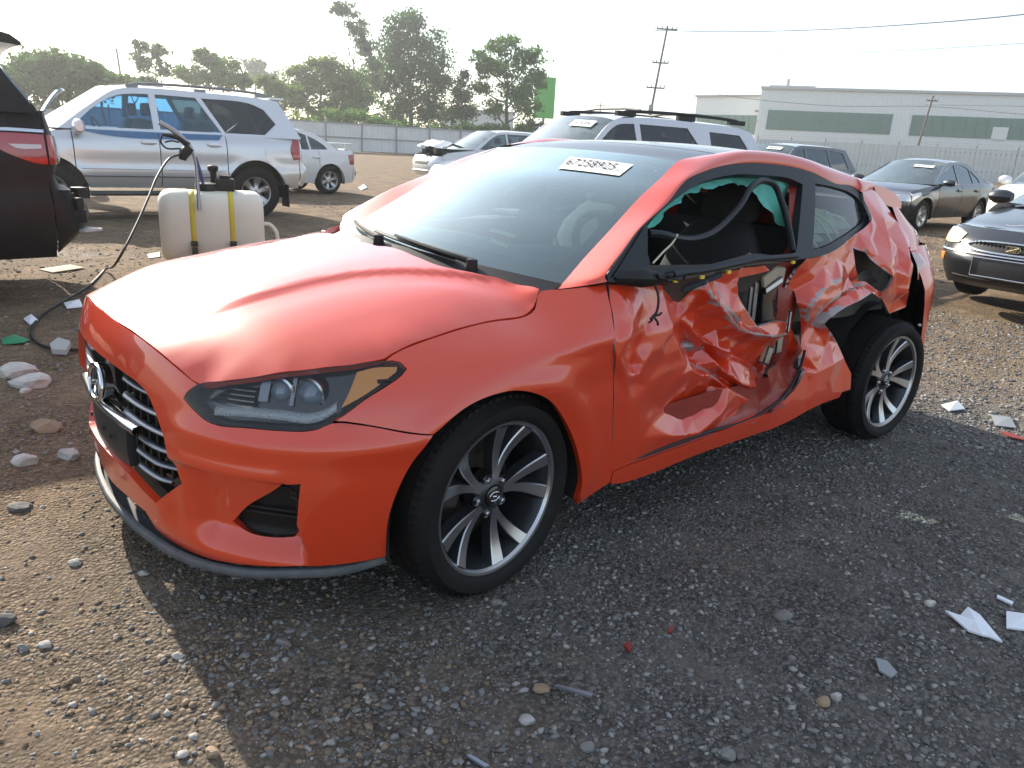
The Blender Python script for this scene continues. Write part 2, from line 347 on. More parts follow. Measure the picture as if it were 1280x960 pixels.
def panel(name,out,func,m,parent=None,holes=(),h=.03,flange=.012,off=0.,sgn=1,nrm=True,corner=38,jit=0,sc=1.,attr=None,raw=False,smo=True,fmat=None,gap=0.,sharp=0):
    """sheet-metal panel: outline in surface coordinates, shaped by func(u,v), with a folded-in edge"""
    O=np.asarray(out,float) if raw else outline(out,h,corner,smo);H=[(np.asarray(q,float) if raw else outline(q,h,corner,smo)) for q in holes]
    if gap:
        def ins(L,g):
            e=np.roll(L,-1,0)-np.roll(L,1,0);nn=np.stack([-e[:,1],e[:,0]],-1);nn/=np.linalg.norm(nn,axis=1,keepdims=True)+1e-12
            a=(L[:,0]*np.roll(L[:,1],-1)-np.roll(L[:,0],-1)*L[:,1]).sum();return L+nn*g*(1 if a>0 else -1)
        O=ins(O,gap)
    Q,T,LI=tri(O,H,h,jit,sc)
    P=func(Q[:,0],Q[:,1]);e=2e-3
    N=np.cross(func(Q[:,0]+e,Q[:,1])-func(Q[:,0]-e,Q[:,1]),func(Q[:,0],Q[:,1]+e)-func(Q[:,0],Q[:,1]-e))*sgn
    N/=np.linalg.norm(N,axis=1,keepdims=True)+1e-12
    P=P+N*off
    a,b,c=P[T[:,0]],P[T[:,1]],P[T[:,2]];fl=(np.cross(b-a,c-a)*N[T].sum(1)).sum(1)<0
    T=np.where(fl[:,None],T[:,::-1],T)
    F=[tuple(t) for t in T];V=[P];n=len(P);fm=[0]*len(F)
    if flange:
        for l in LI:
            l=l[l>=0];V.append(P[l]);V.append(P[l]-N[l]*flange);k=len(l)
            F+=[(n+i,n+(i+1)%k,n+k+(i+1)%k,n+k+i) for i in range(k)];n+=2*k;fm+=[1 if fmat else 0]*k
    V=np.concatenate(V)
    o=mobj(name,V,F,[m,fmat] if fmat else m,parent,True,normals=N if nrm else None,fm=fm,sharp=sharp)
    if attr is not None:
        A=np.zeros(len(V));A[:len(P)]=attr(Q[:,0],Q[:,1]);at=o.data.attributes.new('scuff','FLOAT','POINT');at.data.foreach_set('value',A)
    return o
def gridobj(name,G,m,parent=None,flip=False,smooth=True,thick=0):
    G=np.asarray(G,float);a,b=G.shape[:2];F=[(i*b+j,i*b+j+1,(i+1)*b+j+1,(i+1)*b+j) for i in range(a-1) for j in range(b-1)]
    if flip:F=[f[::-1] for f in F]
    o=mobj(name,G.reshape(-1,3),F,m,parent,smooth)
    if thick:
        sm=o.modifiers.new('s','SOLIDIFY');sm.thickness=thick;sm.offset=-1
    return o
def text_mesh(name,body,size,M,m,parent=None,ext=0.0,sx=1.,align='CENTER',shear=0):
    cu=bpy.data.curves.new(name,'FONT');cu.body=body;cu.size=size;cu.align_x=align;cu.align_y='CENTER';cu.extrude=ext;cu.resolution_u=3;cu.shear=shear
    t=bpy.data.objects.new(name+'_t',cu);COL.objects.link(t);dg=bpy.context.evaluated_depsgraph_get();dg.update()
    me=bpy.data.meshes.new_from_object(t.evaluated_get(dg));bpy.data.objects.remove(t);me.name=name;me.materials.clear();me.materials.append(m)
    me.transform(Matrix.Diagonal((sx,1,1,1)));me.transform(M)
    o=bpy.data.objects.new(name,me);COL.objects.link(o)
    if parent:o.parent=parent
    return o
def frame(o,x,z):
    """4x4 matrix with local x,z axes and origin"""
    x=Vector(x).normalized();z=Vector(z);z=(z-x*z.dot(x)).normalized();y=z.cross(x)
    return Matrix(((x[0],y[0],z[0],o[0]),(x[1],y[1],z[1],o[1]),(x[2],y[2],z[2],o[2]),(0,0,0,1)))
def rotz(a):return np.array([[math.cos(a),-math.sin(a),0],[math.sin(a),math.cos(a),0],[0,0,1]])
def copy_tree(o,parent=None):
    c=o.copy();COL.objects.link(c);c.parent=parent
    for ch in o.children:copy_tree(ch,c)
    return c
def ground_z(x,y):
    """lot surface: level far off, tipped a little under the damaged car"""
    x=np.asarray(x,float);y=np.asarray(y,float)
    d=np.hypot(x+1.2,(y-.4)*1.0);w=1-sstep(3.4,8.,d)
    return w*(.02572*x-.01059*y)
HD={
 'hl':[(0.54,0.6471),(0.5459,0.6601),(0.5771,0.688),(0.6674,0.7088),(0.7579,0.7285),(0.8489,0.7428),(0.9436,0.7527),(1.0183,0.7603),(1.0612,0.7598),(1.0994,0.7539),(1.1149,0.7421),(1.0978,0.7294),(1.0457,0.7046),(0.9974,0.6805),(0.9544,0.6497),(0.9245,0.6311),(0.8948,0.6181),(0.8694,0.6124),(0.8081,0.61),(0.727,0.6086),(0.6495,0.6042),(0.6164,0.6094),(0.5794,0.6255)],
 'amber':[(0.9767,0.7386),(1.0234,0.7466),(1.0882,0.7457),(1.0865,0.7363),(1.046,0.7147),(0.997,0.6881),(0.9438,0.6621),(0.9571,0.6881)],
 'drl':[(0.6306,0.6271),(0.7046,0.6341),(0.8027,0.6344),(0.8746,0.6327),(0.9055,0.6423),(0.9324,0.6603)],
 'proj':[(0.8562,0.6813),(0.7828,0.6835),(0.6403,0.6609),(0.6646,0.679)],
 'hseam':[(-0.0119,0.7559),(0.1743,0.7611),(0.2998,0.7537),(0.4009,0.7381),(0.4947,0.7144),(0.5771,0.688)],
 'grille':[(-0.0834,0.6444),(0.1,0.6539),(0.2273,0.6498),(0.3504,0.6379),(0.3893,0.6239),(0.4225,0.5939),(0.4703,0.5251),(0.4872,0.4439),(0.4997,0.3944),(0.4811,0.3841),(0.4457,0.3616),(0.3819,0.2996),(0.322,0.3156),(0.2267,0.3399),(0.018,0.3504)],
 'band':[(-0.0225,0.2319),(0.1611,0.2412),(0.2985,0.241),(0.321,0.2238)],
 'lipout':[(0.6723,0.188),(0.7796,0.2045),(0.9373,0.2198),(1.068,0.2358)],
 'chin':[(0.2574,0.1557),(0.5519,0.1596),(0.7911,0.2117),(0.9375,0.2283),(1.0678,0.2414)],
 'fog':[(0.6315,0.2965),(0.6894,0.361),(0.7765,0.4285),(0.826,0.4745),(0.859,0.4778),(0.8282,0.2981),(0.8176,0.2838),(0.7668,0.2769),(0.6832,0.2788)],
 'bseam':[(0.9326,0.6354),(1.0001,0.6251),(1.1308,0.5933),(1.1869,0.5818)],
 'barch':[(1.1868,0.5812),(1.1287,0.5092),(1.0886,0.4243),(1.072,0.355),(1.07,0.2408)],
 'bars':[(0.1801,0.6204),(0.403,0.6039),(0.2123,0.5921),(0.4422,0.5627),(0.2219,0.5394),(0.4876,0.5042),(0.1912,0.4389),(0.4913,0.4332),(0.1615,0.3734),(0.4933,0.3976),(0.1701,0.3247),(0.4239,0.3466)],
 'emblem':[(0.0476,0.5605),(-0.2202,0.5147),(0.1949,0.5738),(0.0463,0.6225),(0.033,0.4973)],
 'plate':[(-0.1505,0.4633),(0.1585,0.4729),(0.2783,0.4008),(0.2794,0.3762),(0.1569,0.3512),(0.018,0.3504)],
 'arch':[(0.2637,0.5833),(0.1692,0.6384),(0.0768,0.6631),(-0.0185,0.6649),(-0.1308,0.6217),(-0.2197,0.5401),(-0.2967,0.43),(-0.3472,0.3059),(-0.358,0.2068)],
 'hlside':[(0.3422,0.7631),(0.3229,0.7604),(0.3045,0.7556),(0.2963,0.7442),(0.3175,0.7314),(0.3766,0.7069),(0.4324,0.6845),(0.4844,0.6561),(0.5099,0.6436)],
 'fbseam':[(0.5099,0.6436),(0.4421,0.6268),(0.3147,0.5922),(0.2637,0.5839)],
 'fhood':[(0.3422,0.7631),(0.3177,0.7745),(0.2742,0.7868),(0.1329,0.8109),(-0.016,0.8289),(-0.1571,0.8388),(-0.1973,0.8555),(-0.2449,0.9011),(-0.2882,0.9096),(-0.3632,0.9203),(-0.4368,0.933)],
 'doorfront':[(-0.4434,0.9309),(-0.4172,0.8748),(-0.4082,0.8188),(-0.4332,0.6486),(-0.469,0.4505),(-0.5036,0.2957)],
 'sillbot':[(-0.358,0.2068),(-0.5433,0.2386),(-1.0477,0.2535),(-1.4865,0.2586),(-1.6731,0.2777),(-1.9358,0.3203),(-2.068,0.3236)],
 'sillseam':[(-0.5036,0.2957),(-1.0168,0.3194),(-1.4685,0.348)],
 'hoodedge':[(0.8184,-0.0109),(0.8085,0.16),(0.7963,0.2771),(0.7818,0.3738),(0.7622,0.4651),(0.7371,0.545),(0.6779,0.6129),(0.6045,0.6668),(0.5263,0.7115),(0.442,0.7478),(0.372,0.7657),(0.3404,0.772),(0.3177,0.7677),(0.2742,0.7621),(0.1329,0.7492),(-0.016,0.7435),(-0.1571,0.7503),(-0.1973,0.7412),(-0.2432,0.7102)],
 'hoodrear':[(-0.2363,0.6632),(-0.1979,0.5752),(-0.1506,0.524),(-0.077,0.413),(-0.074,0.2932),(-0.0765,0.0832),(-0.0742,0.0112)],
 'trim':[(-0.4129,0.9414),(-0.4144,0.9652),(-0.5182,1.0318),(-0.6365,1.1),(-0.8097,1.1736),(-0.9554,1.2501),(-1.093,1.2877),(-1.2261,1.3131),(-1.363,1.3282),(-1.5023,1.3349),(-1.7166,1.3326),(-1.9084,1.3151),(-2.091,1.2785),(-2.3425,1.2597),(-2.4113,1.21),(-2.4423,1.1419),(-2.3721,1.1069),(-2.0253,1.0347),(-1.7885,0.9885),(-1.6445,0.9795),(-1.4255,0.9733),(-1.2255,0.9818),(-1.0162,0.9606),(-0.8245,0.9463),(-0.752,0.9263),(-0.6468,0.9285),(-0.5285,0.9338)],
 'qglass':[(-1.8888,1.2723),(-2.0789,1.2607),(-2.2645,1.2367),(-2.3252,1.2129),(-2.3618,1.1459),(-2.3228,1.1251),(-2.1578,1.0891),(-1.9409,1.0463),(-1.7763,1.0171),(-1.6886,1.0106)],
 'opening':[(-0.7091,1.1272),(-0.9104,1.2066),(-1.0448,1.2478),(-1.1516,1.2679),(-1.3112,1.2865),(-1.4716,1.2895),(-1.682,1.2843),(-1.7749,1.264),(-1.6959,1.1743),(-1.6051,1.0656),(-1.5481,1.0031),(-1.2353,1.004),(-0.9292,0.9741),(-0.6586,0.9714),(-0.6105,0.9743),(-0.6612,1.1049)],
 'door_out':[(-0.443,0.927,0.0),(-0.507,0.923,0.0156),(-0.592,0.917,0.039),(-0.746,0.901,0.078),(-0.817,0.866,0.104),(-0.877,0.833,0.117),(-0.893,0.862,0.091),(-0.911,0.887,0.065),(-0.956,0.919,0.0325),(-1.077,0.937,0.039),(-1.165,0.947,0.026),(-1.227,1.007,0.0),(-1.315,0.969,0.0195),(-1.383,0.935,0.039),(-1.307,0.924,0.052),(-1.182,0.915,0.052),(-1.155,0.898,0.0455),(-1.168,0.849,0.0585),(-1.239,0.789,0.078),(-1.377,0.708,0.091),(-1.483,0.713,0.104),(-1.624,0.699,0.117),(-1.729,0.639,0.117),(-1.804,0.556,0.13),(-1.821,0.509,0.143),(-1.785,0.462,0.1365),(-1.698,0.418,0.104),(-1.536,0.4,0.078),(-1.473,0.381,0.065),(-1.425,0.367,0.065),(-1.331,0.362,0.052),(-1.173,0.347,0.0325),(-1.054,0.316,0.026),(-0.898,0.312,0.0208),(-0.757,0.308,0.0156),(-0.624,0.306,0.0065),(-0.503,0.299,0.0),(-0.469,0.45,0.0),(-0.433,0.649,0.0),(-0.399,0.76,0.0),(-0.413,0.817,0.0052),(-0.42,0.874,0.0039)],
 'door_in':[(-0.652,0.841,0.0546),(-0.609,0.807,0.0455),(-0.897,0.817,0.091),(-0.892,0.786,0.1105),(-0.972,0.84,0.091),(-1.003,0.779,0.104),(-1.041,0.782,0.078),(-1.09,0.728,0.091),(-1.137,0.674,0.091),(-1.414,0.624,0.117),(-1.325,0.639,0.117),(-1.345,0.595,0.1235),(-1.615,0.558,0.156),(-1.752,0.51,0.169),(-1.416,0.647,0.104),(-1.491,0.594,0.1235),(-1.524,0.613,0.117),(-1.635,0.59,0.1365),(-0.777,0.618,0.026),(-0.711,0.677,0.0234),(-0.699,0.608,0.0156),(-0.634,0.589,0.013),(-0.595,0.54,0.0078),(-0.696,0.432,0.0156),(-0.871,0.399,0.039),(-0.967,0.392,0.0364),(-1.04,0.411,0.039),(-0.61,0.466,0.0052),(-0.523,0.554,0.0013),(-0.549,0.435,0.0),(-0.781,0.34,0.0104),(-0.932,0.331,0.0143),(-1.1,0.322,0.0234),(-1.557,0.473,0.117),(-1.626,0.437,0.1235),(-1.532,0.41,0.0975),(-1.132,0.863,0.0715),(-1.104,0.893,0.0715),(-1.054,0.877,0.065),(-1.141,0.907,0.0585),(-0.837,0.585,0.0325),(-0.73,0.729,0.039),(-0.689,0.8,0.0546),(-0.48,0.86,0.0104),(-0.507,0.893,0.0156),(-0.45,0.827,0.0026),(-0.604,0.871,0.0455)],
 'q_out':[(-1.68,0.976,0.026),(-1.812,0.986,0.0195),(-2.012,1.036,0.0065),(-2.143,1.071,0.0039),(-2.289,1.111,0.0),(-2.355,1.146,0.0),(-2.353,1.211,0.0),(-2.381,1.247,0.0),(-2.571,1.264,0.0),(-2.607,1.203,0.0),(-2.632,1.121,0.0),(-2.672,1.06,0.0),(-2.646,0.999,0.0039),(-2.594,0.926,0.0),(-2.558,0.856,0.0065),(-2.527,0.812,0.013),(-2.606,0.719,0.039),(-2.491,0.686,0.065),(-2.374,0.761,0.065),(-2.32,0.776,0.065),(-2.218,0.807,0.052),(-2.065,0.779,0.039),(-1.922,0.749,0.0325),(-1.853,0.721,0.0312),(-1.827,0.688,0.039),(-1.934,0.642,0.0585),(-2.035,0.581,0.0715),(-2.078,0.507,0.039),(-2.14,0.431,0.013),(-2.159,0.351,0.0),(-2.08,0.35,0.0),(-2.068,0.324,0.0),(-1.936,0.32,0.0),(-1.798,0.303,0.0),(-1.673,0.278,0.0),(-1.486,0.259,0.0),(-1.483,0.34,0.0065),(-1.551,0.363,0.013),(-1.62,0.391,0.0195),(-1.686,0.427,0.026),(-1.746,0.501,0.065),(-1.738,0.565,0.078),(-1.74,0.635,0.0845),(-1.7,0.709,0.0936),(-1.65,0.788,0.1066),(-1.659,0.831,0.117),(-1.615,0.85,0.13),(-1.623,0.877,0.117),(-1.633,0.929,0.065)],
 'q_in':[(-1.809,0.93,0.0455),(-1.922,0.959,0.0416),(-2.005,0.939,0.0572),(-1.879,0.893,0.0572),(-1.751,0.898,0.0585),(-2.043,0.885,0.0702),(-1.885,0.623,0.078),(-1.836,0.656,0.0832),(-1.826,0.562,0.052),(-1.855,0.508,0.0338),(-1.776,0.532,0.0455),(-1.895,0.421,0.013),(-2.016,0.415,0.0182),(-2.066,0.427,0.0208),(-1.776,0.433,0.026),(-1.809,0.369,0.0078),(-1.981,0.364,0.0039),(-1.754,0.357,0.0117),(-2.62,0.963,0.065),(-2.659,0.916,0.0715),(-2.564,0.866,0.0585),(-2.487,0.927,0.039),(-2.536,0.765,0.052),(-2.497,0.733,0.065),(-2.456,1.07,0.0208),(-2.398,1.003,0.013),(-2.257,0.973,0.0078),(-2.375,1.107,0.0052),(-2.284,1.038,0.0182),(-2.446,0.819,0.039)],
 'q_hole':[(-2.105,1.004,0.039),(-2.14,0.995,0.0312),(-2.176,0.988,0.026),(-2.203,0.961,0.0286),(-2.27,0.922,0.0234),(-2.32,0.898,0.013),(-2.363,0.879,0.0078),(-2.34,0.835,0.0195),(-2.309,0.803,0.0455),(-2.277,0.817,0.0585),(-2.242,0.835,0.065),(-2.202,0.854,0.0715),(-2.153,0.855,0.078),(-2.117,0.931,0.065)],
 'door_lines':[[(-0.46,0.906,-0.009),(-0.466,0.866,-0.009),(-0.494,0.821,-0.003),(-0.525,0.788,0.0182)],[(-0.525,0.788,0.0182),(-0.561,0.718,0.0416),(-0.564,0.648,0.0364),(-0.537,0.609,0.0104)],[(-0.381,0.773,-0.015),(-0.422,0.717,-0.018),(-0.482,0.651,-0.012),(-0.528,0.607,0.0026)],[(-0.528,0.607,0.0026),(-0.556,0.637,0.0),(-0.585,0.669,0.0013),(-0.615,0.707,0.0078),(-0.679,0.725,0.0208),(-0.753,0.753,0.0416)],[(-0.743,0.891,0.078),(-0.75,0.824,0.065),(-0.76,0.751,0.0468),(-0.807,0.69,0.0338),(-0.873,0.622,0.0338)],[(-0.877,0.833,0.117),(-0.863,0.779,0.117),(-0.932,0.703,0.1235),(-1.019,0.604,0.13)],[(-0.938,0.917,0.0208),(-0.938,0.886,0.0156),(-0.953,0.861,0.013),(-0.99,0.835,0.0104),(-1.033,0.798,0.0156),(-1.077,0.765,0.0182),(-1.143,0.735,0.0234),(-1.218,0.713,0.0338),(-1.347,0.683,0.052),(-1.515,0.654,0.078),(-1.666,0.643,0.1105)],[(-1.047,0.904,0.0715),(-1.052,0.871,0.0676),(-1.083,0.83,0.065),(-1.119,0.794,0.065),(-1.192,0.75,0.0676),(-1.276,0.718,0.0728),(-1.364,0.702,0.0806)],[(-0.925,0.867,0.065),(-0.965,0.794,0.1144),(-0.996,0.726,0.1209),(-1.025,0.697,0.1105)],[(-0.929,0.735,0.0845),(-1.001,0.689,0.065),(-1.082,0.657,0.0546),(-1.153,0.633,0.0442)],[(-1.079,0.81,0.065),(-1.164,0.736,0.0975),(-1.209,0.675,0.0975),(-1.209,0.631,0.078)],[(-1.053,0.654,0.117),(-1.151,0.592,0.143),(-1.226,0.595,0.1365),(-1.313,0.579,0.1365),(-1.43,0.541,0.1495),(-1.543,0.494,0.156)],[(-1.146,0.601,0.0845),(-1.206,0.596,0.078),(-1.28,0.572,0.0754),(-1.354,0.539,0.0754),(-1.419,0.502,0.078),(-1.471,0.458,0.0858)],[(-1.093,0.601,0.0585),(-1.098,0.586,0.0416),(-1.156,0.545,0.026),(-1.246,0.497,0.0234),(-1.322,0.473,0.0312),(-1.414,0.454,0.052)],[(-0.984,0.601,0.1105),(-1.018,0.583,0.104),(-1.076,0.558,0.0975),(-1.145,0.528,0.091)],[(-0.89,0.613,0.0455),(-0.918,0.597,0.039),(-0.983,0.567,0.039),(-1.066,0.536,0.052)],[(-1.127,0.552,0.0845),(-1.204,0.51,0.091),(-1.292,0.462,0.0949),(-1.393,0.416,0.0949),(-1.49,0.391,0.0936)],[(-1.058,0.56,0.052),(-1.121,0.521,0.0468),(-1.185,0.483,0.0416),(-1.256,0.449,0.0416),(-1.332,0.42,0.0442),(-1.435,0.39,0.0546)],[(-0.715,0.498,0.0338),(-0.844,0.448,0.065),(-0.947,0.429,0.0845),(-1.031,0.431,0.0962),(-1.09,0.454,0.0988),(-1.124,0.49,0.0936)],[(-0.638,0.396,0.0039),(-0.714,0.385,0.0026),(-0.799,0.371,0.0026),(-0.892,0.355,0.0052),(-0.989,0.342,0.0078),(-1.06,0.364,0.013),(-1.121,0.391,0.0182),(-1.167,0.418,0.026)]],
 'q_lines':[[(-1.68,0.969,0.0286),(-1.707,0.921,0.0598),(-1.726,0.87,0.078)],[(-1.934,0.88,0.0442),(-1.851,0.864,0.0416),(-1.777,0.845,0.039),(-1.685,0.802,0.039),(-1.675,0.767,0.0442),(-1.708,0.715,0.0598)],[(-2.103,0.839,0.104),(-2.017,0.825,0.104),(-1.947,0.812,0.104),(-1.871,0.774,0.104),(-1.843,0.732,0.104),(-1.82,0.694,0.0975)],[(-1.784,0.731,0.0598),(-1.834,0.776,0.0546),(-1.94,0.812,0.052),(-2.069,0.834,0.0572),(-2.185,0.844,0.0676)],[(-1.757,0.597,0.0728),(-1.835,0.586,0.0702),(-1.924,0.57,0.0702),(-1.974,0.543,0.052)],[(-1.734,0.494,0.026),(-1.843,0.471,0.0208),(-1.95,0.497,0.0182)],[(-1.966,0.595,0.0754),(-1.969,0.548,0.0468),(-1.956,0.5,0.0182),(-1.94,0.438,0.0117)],[(-2.332,1.136,-0.009),(-2.293,1.092,-0.012),(-2.228,1.042,-0.006),(-2.182,1.001,0.0078)],[(-2.527,1.2,-0.006),(-2.462,1.127,-0.015),(-2.428,1.058,-0.015),(-2.384,0.989,-0.009),(-2.333,0.92,0.0)],[(-2.497,1.005,0.013),(-2.432,0.961,0.013),(-2.413,0.905,0.0156)],[(-2.595,1.005,-0.006),(-2.556,0.95,-0.009),(-2.514,0.877,0.0)]],
}
# ------------------------------------------------------------------ ground
def ground_mat():
    m=bpy.data.materials.new('lot_dirt_gravel');m.use_nodes=True;n=m.node_tree.nodes;l=m.node_tree.links;b=n['Principled BSDF']
    b.inputs['Specular IOR Level'].default_value=.25
    tc=n.new('ShaderNodeTexCoord')
    def nz(s,d=6,r=.6,dist=0):
        t=n.new('ShaderNodeTexNoise');t.inputs['Scale'].default_value=s;t.inputs['Detail'].default_value=d;t.inputs['Roughness'].default_value=r;t.inputs['Distortion'].default_value=dist
        l.new(tc.outputs['Object'],t.inputs['Vector']);return t.outputs['Fac']
    def vo(s,f='F1'):
        t=n.new('ShaderNodeTexVoronoi');t.inputs['Scale'].default_value=s;t.feature=f;l.new(tc.outputs['Object'],t.inputs['Vector']);return t
    def ramp(x,*st):
        r=n.new('ShaderNodeValToRGB');e=r.color_ramp.elements
        e[0].position,e[0].color=st[0][0],(*st[0][1],1);e[1].position,e[1].color=st[-1][0],(*st[-1][1],1)
        for p,c in st[1:-1]:q=e.new(p);q.color=(*c,1)
        l.new(x,r.inputs[0]);return r.outputs[0]
    def mix(f,a,b_,mode='MIX'):
        x=n.new('ShaderNodeMix');x.data_type='RGBA';x.blend_type=mode
        if isinstance(f,(int,float)):x.inputs[0].default_value=f
        else:l.new(f,x.inputs[0])
        for i,v in ((6,a),(7,b_)):
            if isinstance(v,tuple):x.inputs[i].default_value=(*v,1)
            else:l.new(v,x.inputs[i])
        return x.outputs[2]
    def mr(x,a,b_,c,d):
        r=n.new('ShaderNodeMapRange');r.inputs[1].default_value=a;r.inputs[2].default_value=b_;r.inputs[3].default_value=c;r.inputs[4].default_value=d;l.new(x,r.inputs[0]);return r.outputs[0]
    # brown dirt and grey crushed stone; the split also paints in sunlit and shaded tones
    sp=n.new('ShaderNodeSeparateXYZ');l.new(tc.outputs['Object'],sp.inputs[0])
    big=nz(.55,5,.6,.4)
    vs=n.new('ShaderNodeVectorMath');vs.operation='DISTANCE';l.new(tc.outputs['Object'],vs.inputs[0]);vs.inputs[1].default_value=(-1.9,1.9,0)
    ad=n.new('ShaderNodeMath');ad.operation='MULTIPLY_ADD';l.new(big,ad.inputs[0]);ad.inputs[1].default_value=2.6;l.new(vs.outputs['Value'],ad.inputs[2])
    browny=mr(ad.outputs[0],3.2,5.0,.10,1)
    dirt=ramp(nz(9,9,.7),(.3,(.15,.102,.058)),(.5,(.27,.19,.117)),(.72,(.40,.295,.185)))
    grit=ramp(nz(14,9,.75),(.3,(.088,.082,.073)),(.5,(.15,.14,.126)),(.75,(.235,.222,.20)))
    base=mix(browny,grit,dirt)
    v1=vo(85);pe=ramp(v1.outputs['Distance'],(.0,(1,1,1)),(.55,(.75,.75,.75)),(.9,(.32,.32,.32)))
    sh=n.new('ShaderNodeSeparateColor');l.new(v1.outputs['Color'],sh.inputs[0])
    stone=ramp(sh.outputs[0],(0,(.06,.059,.057)),(.5,(.14,.137,.13)),(1,(.32,.31,.295)))
    stone=mix(browny,stone,mix(1.0,stone,(1.25,.93,.62),'MULTIPLY'))
    cov=mr(nz(2.3,6,.7),.34,.55,.25,1.)
    s2=mix(1.0,stone,pe,'MULTIPLY')
    cv2=n.new('ShaderNodeMath');cv2.operation='MULTIPLY';l.new(cov,cv2.inputs[0]);cv2.inputs[1].default_value=.8
    col=mix(cv2.outputs[0],base,s2)
    dusty=mr(nz(1.3,7,.7,.9),.54,.70,0,.62)
    col=mix(dusty,col,mix(browny,(.20,.188,.168),(.27,.20,.13)))
    damp=mr(nz(.9,5,.65,.6),.56,.70,1,.55)
    col=mix(1.0,col,ramp(damp,(0,(0,0,0)),(1,(1,1,1))),'MULTIPLY')
    l.new(col,b.inputs['Base Color'])
    l.new(mr(damp,.5,1,.62,.95),b.inputs['Roughness'])
    hh=n.new('ShaderNodeMath');hh.operation='MULTIPLY';l.new(mr(v1.outputs['Distance'],0,.8,1,0),hh.inputs[0]);l.new(cov,hh.inputs[1])
    h2=n.new('ShaderNodeMath');h2.operation='MULTIPLY_ADD';l.new(nz(42,8,.75),h2.inputs[0]);h2.inputs[1].default_value=1.1;l.new(hh.outputs[0],h2.inputs[2])
    bp=n.new('ShaderNodeBump');bp.inputs['Strength'].default_value=1.;bp.inputs['Distance'].default_value=.012;l.new(h2.outputs[0],bp.inputs['Height']);l.new(bp.outputs[0],b.inputs['Normal'])
    return m
def stretch(core0,core1,step,far,g=1.16):
    a=list(np.arange(core0,core1,step));s=step;x=a[-1]
    while x<far:s*=g;x+=s;a.append(x)
    s=step;x=a[0];lo=[]
    while x>-far:s*=g;x-=s;lo.append(x)
    return np.array(lo[::-1]+a)
def rough_z(x,y):
    """small ruts and lumps of the lot"""
    sh=np.shape(x);x=np.ravel(x);y=np.ravel(y)
    k=np.exp(-(np.hypot(x+.5,y-.5)/16)**2)
    z=np.array([mnoise.noise(Vector((a*.9,b_*.9,3.)))*.022+mnoise.noise(Vector((a*3.1,b_*3.1,7.)))*.010+mnoise.noise(Vector((a*11,b_*11,1.)))*.004 if kk>.02 else 0. for a,b_,kk in zip(x,y,k)])
    flat=np.ones(len(x))
    for cx,cy in ((0,.8),(0,-.8),(-2.65,.8),(-2.65,-.8)):flat*=1-.9*np.exp(-((x-cx)**2+(y-cy)**2)/.16)
    # shallow tyre ruts left beside the car
    rut=-.018*np.exp(-((y-(1.45+.12*np.sin(x*.8)))/.13)**2)-.014*np.exp(-((y-(2.0+.1*np.sin(x*.7+1)))/.12)**2)
    return ((z*flat+rut*np.exp(-((x-.2)/2.2)**2))*k).reshape(sh)
def make_ground():
    xs=stretch(-6.2,2.4,.045,1500);ys=stretch(-4.5,2.6,.045,1500)
    X,Y=np.meshgrid(xs,ys,indexing='ij');Z=ground_z(X,Y)+rough_z(X,Y)
    o=gridobj('ground',np.stack([X,Y,Z],-1),ground_mat());tag(o,kind='structure');return o
make_ground()
ICO=None
def ico():
    bm=bmesh.new();bmesh.ops.create_icosphere(bm,subdivisions=1,radius=1);V=np.array([v.co[:] for v in bm.verts]);F=np.array([[v.index for v in f.verts] for f in bm.faces]);bm.free();return V,F
def scatter_stones(name,X,Y,S,mats,mi,lab,cat,flat=.6,sink=.35):
    V0,F0=ico();n=len(X);k=len(V0)
    var=[];
    for q in range(24):
        d=1+.28*RNG.normal(size=k);var.append(V0*d[:,None])
    var=np.array(var)[RNG.integers(0,24,n)]
    sc=np.stack([S*RNG.uniform(.75,1.35,n),S*RNG.uniform(.6,1.0,n),S*RNG.uniform(flat*.7,flat*1.2,n)],-1)
    a=RNG.uniform(0,6.28,n);c,s=np.cos(a),np.sin(a);P=var*sc[:,None]
    P=np.stack([P[...,0]*c[:,None]-P[...,1]*s[:,None],P[...,0]*s[:,None]+P[...,1]*c[:,None],P[...,2]],-1)
    z=ground_z(X,Y)+rough_z(X,Y)
    P=P+np.stack([X,Y,z+sc[:,2]*(1-2*sink)*.5],-1)[:,None]
    F=(F0[None]+np.arange(n)[:,None,None]*k).reshape(-1,3)
    me=bpy.data.meshes.new(name);me.vertices.add(n*k);me.vertices.foreach_set('co',P.ravel());me.loops.add(F.size);me.loops.foreach_set('vertex_index',F.ravel().astype(np.int32))
    me.polygons.add(len(F));me.polygons.foreach_set('loop_start',np.arange(0,F.size,3,dtype=np.int32));me.polygons.foreach_set('loop_total',np.full(len(F),3,np.int32))
    for m in mats:me.materials.append(m)
    me.polygons.foreach_set('material_index',np.repeat(mi,len(F0)).astype(np.int32));me.update();me.validate()
    o=bpy.data.objects.new(name,me);COL.objects.link(o);tag(o,lab,cat,kind='stuff');return o
